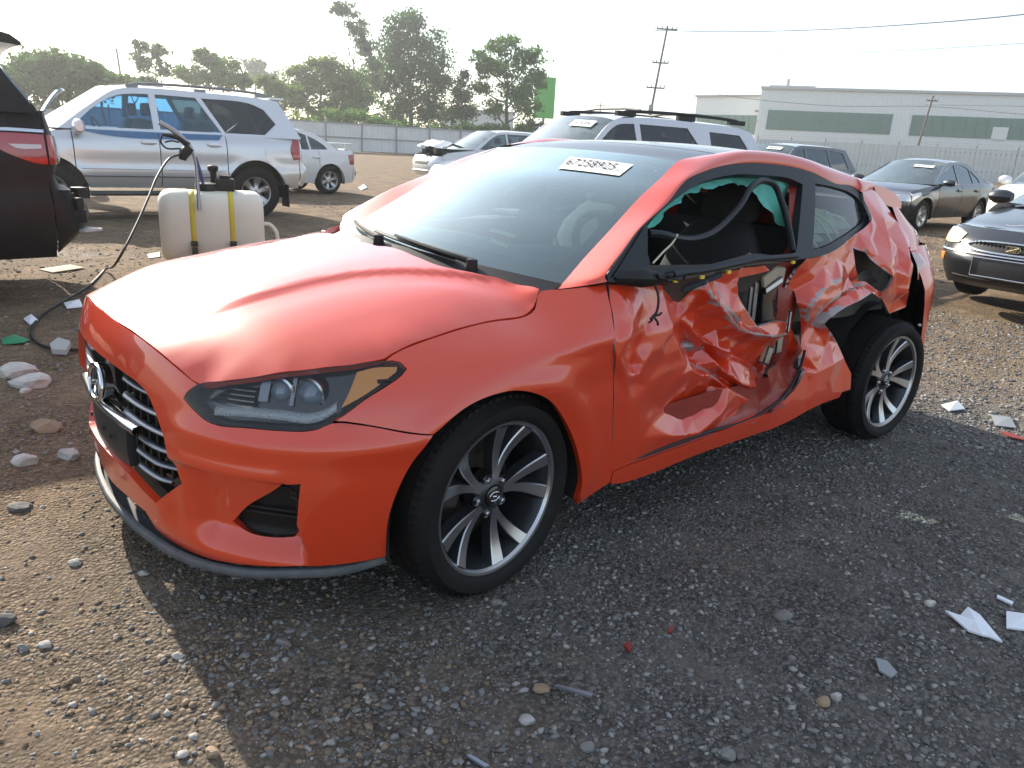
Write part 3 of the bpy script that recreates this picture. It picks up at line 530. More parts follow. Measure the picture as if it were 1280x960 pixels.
def make_gravel():
    cols=[(.095,.093,.090),(.15,.147,.14),(.215,.21,.20),(.32,.312,.295),(.18,.135,.09),(.27,.20,.13)]
    ms=[mat('pebble_%s'%w,c,.85,bump=(60,.5,.004),var=(25,.5,tuple(v*.6 for v in c))) for w,c in zip(('charcoal','grey','light_grey','pale','brown','tan'),cols)]
    X=[];Y=[];S=[]
    def field(n,x0,x1,y0,y1,s0,s1,keep):
        x=RNG.uniform(x0,x1,n);y=RNG.uniform(y0,y1,n);k=keep(x,y);x=x[k];y=y[k]
        s=s0*(s1/s0)**(RNG.uniform(0,1,len(x))**3.2);X.append(x);Y.append(y);S.append(s)
    vis=lambda x,y:((x-1.3)*.63+(y-2.4)*.716<-.55)
    nzs=lambda x,y,sc,t:np.array([mnoise.noise(Vector((a*sc,b*sc,0)))>t for a,b in zip(x,y)],bool)
    field(70000,-3.6,1.15,.25,2.35,.0026,.0125,lambda x,y:vis(x,y)&((nzs(x,y,1.2,-.08)&nzs(x,y,5.,-.25))|(RNG.uniform(0,1,len(x))<.28)))
    field(17000,.6,2.1,-2.,2.0,.0026,.0105,lambda x,y:vis(x,y)&(nzs(x,y,1.6,-.05)|(RNG.uniform(0,1,len(x))<.35)))
    field(20000,-7,-3.,-.6,2.6,.005,.018,vis)
    field(12000,-7,3,-8,-.9,.006,.022,vis)
    field(8000,-16,-5,-12,-1,.010,.03,vis)
    X=np.concatenate(X);Y=np.concatenate(Y);S=np.concatenate(S)
    br=((X*.6-.40+RNG.normal(0,.22,len(X)))>0.)|(Y<-.8+RNG.normal(0,.5,len(X)))  # browner in the sunlit parts, greyer in the car's shadow: painted tone
    mi=np.where(br,RNG.choice([1,2,3,4,4,5,5,5],len(X)),RNG.choice([0,0,1,1,2,2,3],len(X)))
    scatter_stones('gravel',X,Y,S,ms,mi,'loose grey and brown gravel scattered over the lot','gravel')
make_gravel()
# ------------------------------------------------------------------ the damaged red hatchback
RED=paint('red_orange_paint',(.64,.044,.008),.32,dust=.04,dustcol=(.40,.20,.15),coat_rough=.015)
REDC=paint('red_orange_paint_crumpled',(.64,.044,.008),.30,dust=.04,dustcol=(.40,.20,.15),scuff=True,coat_rough=.015)
HOODP=paint('red_orange_paint_dusty_hood',(.64,.044,.008),.36,dust=.10,dustcol=(.42,.22,.17),coat_rough=.03)
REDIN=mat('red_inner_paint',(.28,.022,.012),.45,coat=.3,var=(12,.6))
BLK=mat('black_plastic',(.012,.012,.013),.5,spec=.3,bump=(220,.15,.001))
BLKG=mat('gloss_black',(.012,.012,.014),.12,coat=.6)
TRIM=mat('satin_black_trim',(.014,.016,.020),.40,spec=.25,bump=(90,.1,.001))
DARKIN=mat('dark_cabin',(.012,.012,.013),.8,bump=(40,.4,.004))
SEAT=mat('charcoal_seat_cloth',(.032,.032,.034),.85,bump=(120,.5,.003))
DASH=mat('dashboard_grey',(.075,.078,.082),.6,bump=(150,.3,.002))
CHROME=mat('chrome',(.62,.63,.65),.16,1.)
SATIN=mat('satin_silver',(.26,.285,.32),.36,.9)
LIPG=mat('lip_grey',(.085,.095,.105),.6,spec=.2,bump=(40,.3,.003),var=(16,.6,(.16,.16,.16)))
RUBBER=mat('tyre_rubber',(.010,.010,.0105),.66,spec=.2,bump=(70,.35,.003),var=(9,.5,(.022,.020,.018)))
ALLOY=mat('machined_alloy',(.52,.53,.55),.28,1.,bump=(160,.06,.001))
ALLOYD=mat('dark_alloy',(.055,.06,.068),.30,.7)
IRON=mat('brake_iron',(.16,.14,.13),.5,.8,var=(20,.7,(.08,.05,.035)))
WSG=glass('windscreen_glass',(.60,.76,.74),1.52,2.6,gcol=(.86,1,1),dust=.07)
SIDEG=glass('tinted_side_glass',(.58,.74,.74),1.5,1.0,dust=.01)
LENS=glass('clear_lens',(.93,.95,.96),1.45,1.)
WHITE=mat('white_paper',(.80,.81,.80),.6)
INK=mat('black_ink',(.015,.015,.015),.6)
TEAL=mat('teal_airbag_cloth',(.17,.62,.52),.75,bump=(60,.3,.004))
GREY=mat('bare_grey_metal',(.33,.33,.34),.42,.7,bump=(50,.4,.003),var=(14,.7,(.14,.13,.125)))
BEIGE=mat('beige_foam',(.40,.34,.25),.85,bump=(60,.5,.004))
YEL=mat('yellow_clip',(.75,.55,.06),.5)
BROWN=mat('dusty_inner_metal',(.10,.072,.058),.6,.2,bump=(30,.5,.004),var=(8,.8,(.05,.045,.045)))
ORANGE=mat('amber_reflector',(.95,.34,.04),.3,coat=.6)
M4=Matrix(((.999669,.000136,-.02571,0),(.000136,.999944,.010586,0),(.02571,-.010586,.999613,0),(0,0,0,1)))
hero=empty('hatchback');hero.matrix_world=M4
tag(hero,'red orange hatchback with crushed driver side door and torn rear quarter','car')
f_hood=lambda x,y:np.stack([x,y,hood_z(x,y)],-1)
f_side=lambda s,d=0.:(lambda x,z:np.stack([np.asarray(x,float),s*(side_y(x,z)-d),np.asarray(z,float)],-1))
f_gh=lambda s,d=0.:(lambda x,z:np.stack([np.asarray(x,float),s*(gh_y(x,z)-d),np.asarray(z,float)],-1))
f_roof=lambda x,y:np.stack([x,y,roof_z(x,y)],-1)
mir=lambda P:[(-a,b) for a,b in P]
def hero_front():
    # hood
    re=HD['hoodrear']
    half=[(.8145,0)]+HD['hoodedge'][1:]+re[:-1]+[(-.06,.06)]
    full=half+[(-.0585,0)]+[(x,-y) for x,y in half[::-1][:-1]]
    panel('hood',full,f_hood,HOODP,hero,h=.022,flange=.02,corner=45,gap=.0022)
    # bumper skin
    g=HD['grille'][1:];top=[(0,.766)]+HD['hseam'][1:-1]+[HD['hl'][2]]
    hl=HD['hl'];low=[hl[1],hl[0]]+hl[:14:-1]
    sea=HD['bseam'];ar=HD['barch'];dg=math.radians
    bot=[(dg(61.3),.236),(dg(57),.231),(dg(53),.226),(dg(45),.212),(dg(38.5),.196),(dg(31.6),.180),(dg(25),.180),(dg(19.5),.196),(dg(18.6),.222),(dg(17.1),.243),(dg(9.2),.243),(0,.236)]
    half=top+low+sea[1:]+ar[1:-1]+bot
    full=half[:-1]+[half[-1]]+[(-a,b) for a,b in half[::-1][1:-1]]
    gr=[(0,.6545)]+g[0:8]+[(dg(28.9),.398),(dg(26.8),.372),(dg(21.9),.302),(dg(18.4),.317),(dg(13),.340)]
    gfull=gr+[(0,.352)]+[(-a,b) for a,b in gr[::-1][:-1]]
    fog=HD['fog']
    bump=panel('front_bumper',full,nose_P,RED,hero,holes=[gfull,fog,mir(fog)],h=.016,flange=.022,corner=33,gap=.002)
    tag(bump,'front bumper skin with hexagonal grille opening')
    back=lambda d:(lambda p,z:np.stack([NXC+(nose_r(p,z)-d)*np.cos(p),(nose_r(p,z)-d)*np.sin(p),np.asarray(z,float)],-1))
    # grille: dark back, bars, emblem, plate bracket
    sc=lambda P,k,c:[(c[0]+(a-c[0])*k,c[1]+(b-c[1])*k) for a,b in P]
    gl=panel('grille',sc(gfull,1.03,(0,.48)),back(.055),BLKG,hero,h=.03,flange=0)
    for i in range(6):
        z0=.612-.0485*i
        pmax={0:.40,1:.435,2:.47,3:.50,4:.50,5:.43}[i]
        for s in(-1,1):
            p0=.17 if i<3 else (.27 if i<4 else .24)
            ph=np.linspace(p0,pmax,14);zz=z0-.005*np.sin((ph-p0)/(pmax-p0)*math.pi)
            r=nose_r(ph,zz)-.028;r[0]-=.012
            c=np.stack([NXC+r*np.cos(ph),s*r*np.sin(ph),zz],-1);dr=np.stack([np.cos(ph),s*np.sin(ph),0*ph],-1)
            rows=[c+dr*a+np.array([0,0,b]) for a,b in((-.012,-.0055),(.002,-.005),(.006,-.002),(.004,.003),(-.012,.0045))]
            gridobj('grille_bar',np.array(rows),SATIN,gl,flip=s<0)
    # mesh studs behind the bars
    st=MB()
    for i in range(5):
        for s in(-1,1):
            for p in np.arange(.2,.47,.045):
                z=.588-.0485*i;r=float(nose_r([p],[z])[0])-.045;st.box((NXC+r*math.cos(p),s*r*math.sin(p),z),(.02,.007,.034),rotz(s*p))
    tag(st.build('grille_mesh',BLK,gl),kind='stuff')
    # emblem: oval ring with a slanted letter
    z0=.556;r0=float(nose_r([0.],[z0])[0]);cx=NXC+r0-.006
    M=frame((cx,0,z0),(0,1,0),(1,0,.12))
    th=np.linspace(0,2*math.pi,41)[:-1];ring=MB();P=np.stack([.072*np.cos(th),.050*np.sin(th),.0*th],-1);P=np.concatenate([P,P[:1]])
    ring.tube(P,.0075,8,cap=False)
    for x in(-.026,.026):
        ring.box((x,0,.0),(.013,.078,.008),np.array([[1,.32,0],[0,1,0],[0,0,1]]))
    ring.tube([(-.03,-.010,.0),(-.01,-.002,.003),(.01,.002,.003),(.03,.010,.0)],.0075,6)
    e=ring.build('emblem',CHROME,gl);e.data.transform(M)
    eb=MB();eb.lathe([(0,-.010),(.045,-.012),(.047,-.03)],32);e2=eb.build('emblem_backing',BLKG,gl);e2.data.transform(M@Matrix.Diagonal((1.55,1.08,1,1)))
    # plate bracket with its bright strip above
    pb=MB();ph=np.linspace(-.21,.21,12)
    for zz,d in((.455,0),(.335,0)):pass
    rows=[]
    for z,d in((.345,-.05),(.35,-.016),(.40,-.010),(.468,-.012),(.473,-.05)):
        r=nose_r(ph*0,np.full(12,.45))[0]+d;rows.append(np.stack([NXC+(r-.02*(ph/.21)**2),ph*.9,np.full(12,z)],-1))
    pb.grid(np.array(rows));
    for s in(-1,1):pb.grid(np.array([[r_[0 if s<0 else -1]+np.array([0,0,0.]),r_[0 if s<0 else -1]-np.array([.06,0,0])] for r_ in rows]))
    b=pb.build('plate_bracket',mat('bracket_black',(.02,.022,.024),.42,bump=(30,.2,.003)),hero);tag(b,'plain black plate bracket without a plate')
    for y in(-.11,.03,.11):hb=MB();hb.lathe([(0,0),(.007,0),(.007,.004)],10,(NXC+r0-.012,y,.42),'x');hb.build('bolt_hole',INK,b)
    ph=np.linspace(-.30,.30,20);r=nose_r(ph,np.full(20,.492))-.012
    rows=[np.stack([NXC+(r+a)*np.cos(ph),(r+a)*np.sin(ph),.492+bz+.05*np.abs(ph)**1.5*0+0*ph],-1) for a,bz in((-.02,-.012),(.008,-.010),(.012,.0),(.006,.010),(-.02,.012))]
    gridobj('grille_strip',np.array(rows),CHROME,gl)
    # vents
    for s in(1,-1):
        fo=HD['fog'] if s>0 else mir(HD['fog'])
        v=panel('lower_vent',sc(fo,1.04,(s*.75,.38)),back(.028),BLK,hero,h=.02,flange=0)
        for z,w in((.44,0),(.425,0),(.352,0),(.335,0)):
            lo=min(abs(p[0]) for p in fo);ph=s*np.linspace(.70 if z>.4 else .665,.845,10);r=nose_r(ph,np.full(10,z))-.02
            rows=[np.stack([NXC+(r+a)*np.cos(ph),(r+a)*np.sin(ph),z+bz+0*ph],-1) for a,bz in((-.012,-.005),(.004,-.003),(.004,.003),(-.012,.005))]
            gridobj('vent_slat',np.array(rows),BLK,v,flip=False)
    # grey lip under the chin
    ph=np.concatenate([np.linspace(-61.5,61.5,61)])*math.pi/180;a=np.abs(np.degrees(ph))
    zt=np.interp(a,[0,12,18,25,32,40,46,54,61.5],[.178,.176,.176,.174,.176,.186,.202,.214,.232])
    th_=np.interp(a,[0,20,40,55,61.5],[.022,.023,.022,.026,.022]);ro=nose_r(ph,np.full(len(ph),.2))
    ext=np.interp(a,[0,15,30,40,50,61.5],[.016,.014,.009,.003,.0,-.002])
    rows=[]
    for dr,k in((-.014,.0),(-.004,.02),(.0,.08),(.003,.9),(-.002,1.),(-.06,1.15)):
        R=ro+ext+dr;rows.append(np.stack([NXC+R*np.cos(ph),R*np.sin(ph),zt-th_*k],-1))
    tag(gridobj('chin_lip',np.array(rows),LIPG,hero,flip=True),'scuffed grey lip along the bottom of the bumper')
    # black opening behind the gap and radiator support
    k=MB();k.grid(np.array([[(NXC+(ro[i]-.11)*math.cos(ph[i]),(ro[i]-.11)*math.sin(ph[i]),z) for i in range(15,46)] for z in(.12,.20,.30)]));k.build('lower_duct',INK,hero)
    # headlamps
    for s in(1,-1):
        fl=(lambda P:P) if s>0 else mir
        hs=panel('headlight',fl(HD['hl']),lambda p,z:back(.045)(p,z),BLKG,hero,h=.02,flange=0);tag(hs,'clear headlamp with dark housing and amber corner')
        panel('headlight_lens',sc(fl(HD['hl']),.985,(s*.82,.68)),nose_P,LENS,hs,h=.014,flange=0,off=.001)
        # rim round the lens
        O=outline(fl(HD['hl']),.014);c=np.array((s*.82,.68));O2=c+(O-c)*.972
        A=nose_P(O[:,0],O[:,1]);B=nose_P(O2[:,0],O2[:,1]);D=back(.045)(O2[:,0],O2[:,1])
        G=np.array([A,B,D]);G=np.concatenate([G,G[:,:1]],1);gridobj('headlight_bezel',G,BLKG,hs,flip=s<0)
        panel('amber_reflector',fl(HD['amber']),back(.006),ORANGE,hs,h=.015,flange=.01)
        mm=MB();p=s*math.radians(60.2);z=.716;r=float(nose_r([p],[z])[0])-.006;mm.box((NXC+r*math.cos(p),r*math.sin(p),z),(.012,.034,.012),rotz(p));mm.build('side_marker',TRIM,hs)
        # light strip
        d=np.array(fl(HD['drl']));dd=cr_open(d,30);r=nose_r(dd[:,0],dd[:,1])-.02;c3=np.stack([NXC+r*np.cos(dd[:,0]),r*np.sin(dd[:,0]),dd[:,1]],-1)
        dr=np.stack([np.cos(dd[:,0]),np.sin(dd[:,0]),0*r],-1)
        G=np.array([c3+np.array([0,0,-.012]),c3+dr*.012+np.array([0,0,-.006]),c3+dr*.008+np.array([0,0,.010]),c3-dr*.01+np.array([0,0,.013])]);gridobj('light_strip',G,mat('strip_white',(.62,.65,.68),.22,.2,coat=.6,bump=(150,.9,.01)),hs,flip=s<0)
        for (a,z),R in zip(HD['proj'][:2],(.036,.030)):
            a*=s;z-=.004;r=float(nose_r([a],[z])[0])-.060;c=np.array([NXC+r*math.cos(a),r*math.sin(a),z]);ax=rotz(s*.55)@np.array([1,0,0])
            pm=MB();pm.lathe([(.001,.036),(.012,.034),(.022,.026),(R-.002,.012),(R,.0)],28,(0,0,0),'x',1);pm.lathe([(R,.0),(R+.002,.014),(R+.008,.012),(R+.010,-.03)],28,(0,0,0),'x',0)
            po=pm.build('projector',[CHROME,mat('projector_glass',(.20,.25,.30),.03,.1,coat=1.)],hs);Rm=rotz(s*.55);po.data.transform(Matrix.Translation(Vector(c))@Matrix(Rm.tolist()).to_4x4())
        rp=MB()
        for a0,a1,z0,z1 in((41.8,43.2,.660,.712),(46.4,47.0,.655,.72)):
            ph=s*np.radians(np.linspace(a0,a1,5));G=[]
            for z in np.linspace(z0,z1,5):
                r=nose_r(ph,np.full(5,z))-.034;G.append(np.stack([NXC+r*np.cos(ph),r*np.sin(ph),np.full(5,z)],-1))
            rp.grid(np.array(G))
        rp.build('reflector_plate',mat('lamp_silver',(.22,.23,.25),.25,.9),hs)
        fins=MB()
        for i in range(4):
            ph=s*np.radians(np.linspace(34.5+i,41.5,8));z=.648+.012*i;r=nose_r(ph,np.full(8,z))-.03
            fins.grid(np.array([np.stack([NXC+(r+a)*np.cos(ph),(r+a)*np.sin(ph),z+b_+0*ph],-1) for a,b_ in((-.02,-.003),(.008,-.002),(.008,.002),(-.02,.003))]))
        fins.build('reflector_fin',CHROME,hs)
        # fender
        F=HD['fhood'][0:-1]+[(-.436,.930)]+HD['doorfront'][1:-1]+[(-.507,.300),(-.507,.252)]+HD['sillbot'][0:1]+HD['arch'][::-1][1:]+HD['fbseam'][::-1][1:-1]+HD['hlside'][::-1][:-1]
        F=[q for i,q in enumerate(F) if i==0 or np.hypot(q[0]-F[i-1][0],q[1]-F[i-1][1])>.006]
        panel('front_fender',F,f_side(s),RED,hero,h=.02,flange=.025,sgn=-s,corner=33,gap=.0022)
    # amber/black inner arch liners
hero_front()
def wheel(parent,loc,R,W,Rr,s,steer=0,camber=0,style='vee',n=5,rimmat=None,face=None,detail=True,name='wheel'):
    """wheel with its axle along y, outer face towards s; rim is the part, tyre and fittings its sub-parts"""
    rimmat=rimmat or ALLOYD;face=face or ALLOY
    T=Matrix.Translation(Vector(loc))@Matrix.Rotation(steer,4,'Z')@Matrix.Rotation(camber,4,'X')@Matrix.Diagonal((1,s,1,1))
    seg=64 if detail else 36;h=W/2
    rm=MB();yo=h-.012
    rm.lathe([(Rr+.004,yo-.012),(Rr+.008,yo),(Rr+.004,yo+.006),(Rr-.004,yo+.004),(Rr-.010,yo-.006)],seg,axis='y',mi=1)
    rm.lathe([(Rr-.010,yo-.006),(Rr-.020,yo-.03),(Rr-.03,yo-.09),(Rr-.03,-h+.03),(Rr+.005,-h+.01)],seg,axis='y',mi=0)
    rm.lathe([(0,-h+.05),(Rr-.03,-h+.05)],seg,axis='y',mi=2)
    hubr=.058 if detail else .2*Rr+.02;hy=yo-.030
    rm.lathe([(hubr+.012,hy-.05),(hubr+.006,hy-.012),(hubr-.008,hy),(.034,hy+.004),(.030,hy-.004),(0,hy-.004)],seg//2,axis='y',mi=0)
    def spoke(a0,a1,w0,w1,bend=0):
        t=np.linspace(0,1,9);r=hubr*.8+(Rr-.012-hubr*.8)*t;a=a0+(a1-a0)*t**.75+bend*np.sin(t*math.pi)
        y=hy+.000+(yo-.004-hy)*t**1.6-.012*np.sin(t*math.pi)
        c=np.stack([r*np.cos(a),y,r*np.sin(a)],-1);tn=np.stack([-np.sin(a),0*a,np.cos(a)],-1);w=(w0+(w1-w0)*t**1.3)[:,None]
        dn=np.array([0,-1,0.])
        rows=[c-tn*w*.75+dn*.035,c-tn*w*.5+dn*.004,c-tn*w*.42,c+tn*w*.42,c+tn*w*.5+dn*.004,c+tn*w*.75+dn*.035]
        rm.grid(np.array(rows[:2]),0);rm.grid(np.array(rows[1:5]),1);rm.grid(np.array(rows[4:]),0)
    for k in range(n):
        c=2*math.pi*k/n+math.radians(104)
        if style=='vee':
            spoke(c-.04,c-.25,.019,.044);spoke(c+.04,c+.27,.019,.048)
        elif style=='twin':
            spoke(c-.08,c-.13,.02,.022);spoke(c+.08,c+.13,.02,.022)
        else:spoke(c,c,.05*Rr/.2,.07*Rr/.2)
    o=rm.build(name,[rimmat,face,mat('wheel_inner_dark',(.012,.012,.012),.7)],parent,sharp=30);o.data.transform(T)
    ty=MB();b=h
    prof=[(Rr-.004,-b+.004),(Rr+.012,-b),(Rr+(R-Rr)*.35,-b-.012),(Rr+(R-Rr)*.65,-b-.008),(R-.022,-b+.012),(R-.006,-b+.030),(R,-b+.05)]
    gr=[-.33,0,.33] if detail else []
    for g in gr:prof+=[(R,g*b*1.6-.006),(R-.008,g*b*1.6-.005),(R-.008,g*b*1.6+.005),(R,g*b*1.6+.006)]
    prof+=[(R,b-.05),(R-.006,b-.030),(R-.022,b-.012),(Rr+(R-Rr)*.65,b+.008),(Rr+(R-Rr)*.35,b+.010),(Rr+.012,b),(Rr+.002,b-.012),(Rr-.008,b-.025)]
    ty.lathe(prof,seg,axis='y')
    if detail:
        for k in range(72):
            a=2*math.pi*k/72
            for sg in(-1,1):
                ty.box(((R-.0085)*math.cos(a),sg*(b-.034),(R-.0085)*math.sin(a)),(.015,.020,.014),np.array([[math.cos(a),0,-math.sin(a)],[0,1,0],[math.sin(a),0,math.cos(a)]])@np.array([[1,0,0],[0,1,0],[0,0,1.]]))
    t=ty.build('tyre',RUBBER,o,sharp=40);t.data.transform(T)
    if detail:
        bd=MB();bd.lathe([(.06,.0),(.145,.0),(.147,-.022),(.06,-.022)],48,(0,-.015,0),'y');bd.build('brake_disc',IRON,o).data.transform(T)
        cp=MB();a=math.radians(20 if s>0 else 160)
        cp.box((.125*math.cos(a),-.012,.125*math.sin(a)),(.085,.07,.13),np.array([[math.cos(a),0,-math.sin(a)],[0,1,0],[math.sin(a),0,math.cos(a)]]));cp.build('brake_caliper',IRON,o,bevel=.01).data.transform(T)
        cc=MB();cc.lathe([(.030,hy-.004),(.030,hy+.006),(.026,hy+.009),(0,hy+.010)],28,axis='y');cap=cc.build('centre_cap',BLKG,o);cap.data.transform(T)
        lo=MB();th=np.linspace(0,2*math.pi,25);lo.tube(np.stack([.021*np.cos(th),0*th+hy+.011,.014*np.sin(th)],-1),.0018,6,cap=False)
        for x in(-.008,.008):lo.tube([(x-.003,hy+.011,-.011),(x+.003,hy+.011,.011)],.0022,6)
        lo.tube([(-.008,hy+.011,-.002),(.008,hy+.011,.002)],.0022,6);lo.build('cap_emblem',CHROME,o).data.transform(T)
        for k in range(n):
            a=2*math.pi*k/n+math.radians(104+36)
            lg=MB();lg.lathe([(.020,hy-.02),(.017,hy-.004),(.012,hy-.006)],16,(.057*math.cos(a),0,.057*math.sin(a)),'y',0);lg.lathe([(.0095,hy-.02),(.0095,hy+.002),(.006,hy+.007),(0,hy+.008)],12,(.057*math.cos(a),0,.057*math.sin(a)),'y',1)
            lg.build('lug_nut',[BLKG,CHROME],o).data.transform(T)
    return o
wheel(hero,(0,.765,.3185),.3185,.222,.237,1,.106);wheel(hero,(0,-.765,.3185),.3185,.222,.237,-1,.106)
wheel(hero,(-2.641,.765,.3185),.3185,.222,.237,1,-.07,.013);wheel(hero,(-2.65,-.765,.3185),.3185,.222,.237,-1)
def liner(xc,s,yi,yo,R,zc=.31,name='wheel_arch_liner'):
    th=np.linspace(-.25,math.pi+.25,28);k=MB()
    G=np.array([[(xc+R*math.cos(t),s*y,zc+R*math.sin(t)) for t in th] for y in(yo,yo-.05,yi)]);k.grid(G)
    k.add([(xc+R*math.cos(t),s*yi,zc+R*math.sin(t)) for t in th],[tuple(range(len(th)))])
    return k.build(name,mat('liner_felt',(.012,.012,.013),.9,bump=(60,.6,.004)),hero)
for s in(1,-1):
    liner(.0,s,.50,.868,.372);
liner(-2.65,-1,.50,.86,.372)
def hero_cabin():
    # windscreen with black band
    f=lambda s,t:ws_P(s,t)
    n=60;k=40;S,Tt=np.meshgrid(np.linspace(-1,1,n),np.linspace(0,1,k))
    G=f(S.ravel(),Tt.ravel()).reshape(k,n,3);w=gridobj('windscreen',G,WSG,hero,flip=False);tag(w,'large raked windscreen with a lot number sticker')
    inn=lambda d:(lambda s,t:ws_P(s,t)-np.array([.5,0,.85])*d)
    def band(P,nm):panel(nm,P,inn(.004),mat('ceramic_band',(.02,.021,.023),.35),w,h=.05,flange=0,smo=False)
    band([(-1,0),(1,0),(1,.135),(.93,.15),(.84,.125),(0,.115),(-.84,.125),(-.93,.15),(-1,.135)],'lower_band')
    band([(-1,.94),(-.9,.955),(-.2,.955),(-.17,.86),(.17,.86),(.2,.955),(.9,.955),(1,.94),(1,1),(-1,1)],'upper_band')
    for s in(1,-1):band([(s*.935,.13),(s*1,.13),(s*1,.95),(s*.925,.95)],'side_band')
    # lot sticker
    sp=lambda d:(lambda s,t:ws_P(s,t)+np.array([.45,0,.9])*d)
    st=panel('lot_sticker',[(.235,.735),(.735,.752),(.72,.888),(.12,.888)],lambda s,t:ws_P(s,t)+np.array([.45,0,.9])*.004,WHITE,w,h=.05,flange=0,smo=False);tag(st,'white lot number sticker')
    def on_sticker(o,a0,b0):
        """lay flat lettering onto the curved sticker"""
        TL,TR,BR,BL=(np.array(q) for q in((.12,.888),(.72,.888),(.735,.752),(.235,.735)))
        for v in o.data.vertices:
            a=a0+v.co.x/.34;b=b0+v.co.y/.118;st_=(BL*(1-a)+BR*a)*(1-b)+(TL*(1-a)+TR*a)*b;v.co=Vector(ws_P([st_[0]],[st_[1]])[0]+np.array([.45,0,.9])*.007)
        return o
    on_sticker(text_mesh('lot_number','67258925',.090,Matrix.Identity(4),INK,st,sx=.76),.44,.56)
    on_sticker(text_mesh('lot_letter','F',.040,Matrix.Identity(4),INK,st),.90,.32)
    # small papers on the glass
    for s,t,a,b in((.49,.262,.18,.012),(.545,.195,.13,.010)):
        panel('paper_strip',[(s-a/2,t-b),(s+a/2,t-b-.01),(s+a/2,t+b-.01),(s-a/2,t+b)],inn(.012),mat('cream_paper',(.75,.70,.5),.7),w,h=.05,flange=0,smo=False)
    # mirror and sensor pod
    k=MB();p=ws_P([0.],[.86])[0];k.box(p-np.array([.07,0,.05]),(.09,.16,.06));k.box(p-np.array([.13,0,.09]),(.05,.26,.075));k.build('rear_view_mirror',TRIM,hero,bevel=.012)
    # roof: black glass, front and rear pieces with a seam
    for nm,x0,x1 in(('glass_roof_panel',-1.068,-1.30),('glass_roof_panel',-1.31,-2.10)):
        ss=np.linspace(-1,1,41);G=[]
        for x in np.linspace(x0,x1,16):
            ye,ze=roof_edge(np.array([x]));y=ss*ye[0]*.985;G.append(np.stack([np.full(41,x)+(.02*(1-ss**2) if x==x0 and x0>-1.1 else 0),y,roof_z(np.full(41,x),y)],-1))
        gridobj(nm,np.array(G),mat('black_roof_glass',(.010,.011,.012),.12,spec=.22),hero,flip=False)
    G=[]
    for x in np.linspace(-2.105,-2.62,12):
        ye,ze=roof_edge(np.array([x]));y=np.linspace(-1,1,41)*ye[0];G.append(np.stack([np.full(41,x),y,roof_z(np.full(41,x),y)],-1))
    gridobj('roof_rear',np.array(G),RED,hero)
    # pillars and roof rails
    A=HD['trim'][:14];ax=np.array([a[0] for a in A]+[-2.381,-2.56]);az=np.array([a[1] for a in A]+[1.247,1.262])
    for s in(1,-1):
        ay=gh_y(ax,az);ay[-2:]=side_y(ax[-2:],az[-2:]);Ac=np.stack([ax,ay,az],-1)
        Bc=np.array([WSE[0],(-.375,.692,.930),WSE[1],WSE[2],WSE[3],WSE[4],WSE[5],(-1.17,.531,1.337)]+[(x,*(float(q[0]) for q in roof_edge(np.array([x])))) for x in ax[8:]])
        t=np.linspace(0,1,len(ax));rows=[]
        tt=np.linspace(0,1,90);Af=herm(t,Ac,tt);Bf=herm(t,Bc,tt)
        for k in np.linspace(0,1,9):
            m=Af*(1-k)+Bf*k;pr=1-sstep(.38,.55,tt);o_=np.stack([.1*pr,.85-.2*(1-pr),.12+.55*(1-pr)],-1);b=(.034*(4*k*(1-k))**.8)*(1-pr)+pr*.020*(4*k*(1-k))**.8*(1.35-k)
            rows.append(m+o_*b[:,None])
        G=np.array(rows)*np.array([1,s,1]);gridobj('roof_rail',G,RED,hero,flip=s>0)
    # black window surround with openings, B pillar
    tr=HD['trim'];op=HD['opening'];qg=HD['qglass']
    for s in(1,-1):
        gl=panel('window_surround',tr,f_gh(s,-.004),TRIM,hero,holes=[op,qg],h=.02,flange=.03,sgn=-s,corner=50)
        panel('quarter_window',qg,f_gh(s,.006),SIDEG,gl,h=.04,flange=0,sgn=-s)
        if s<0:panel('door_window',op,f_gh(s,.006),SIDEG,gl,h=.05,flange=0,sgn=-s)
    # cabin floor, dash, seats
    k=MB();k.box((-1.5,0,.27),(2.6,1.5,.05));k.box((-.42,0,.55),(.06,1.45,.62));k.build('cabin_floor',DARKIN,hero)
    rows=[]
    for x,z,w in((-.30,.86,.66),(-.36,.895,.69),(-.5,.93,.70),(-.66,.945,.70),(-.80,.93,.69),(-.86,.86,.68),(-.84,.70,.66)):
        y=np.linspace(-w,w,24);rows.append(np.stack([x+0*y-.04*(y/w)**2,y,z+.035*np.exp(-((y-.36)/.2)**2)*(z>.9)-.02*(y/w)**4],-1))
    tag(gridobj('dashboard',np.array(rows),DASH,hero,flip=True),'dark grey dashboard')
    th=np.linspace(0,2*math.pi,41);wr=MB();wr.tube(np.stack([.185*np.cos(th),.185*np.sin(th),0*th],-1),.017,10,cap=False)
    wr.box((0,0,-.02),(.13,.11,.04));wr.tube([(-.18,0,0),(0,0,-.02),(.18,0,0)],.016,8);wr.tube([(0,-.18,0),(0,0,-.02)],.016,8)
    so_=wr.build('steering_wheel',DASH,hero);so_.data.transform(frame((-.93,.37,.93),(0,1,0),(-.9,0,.42)))
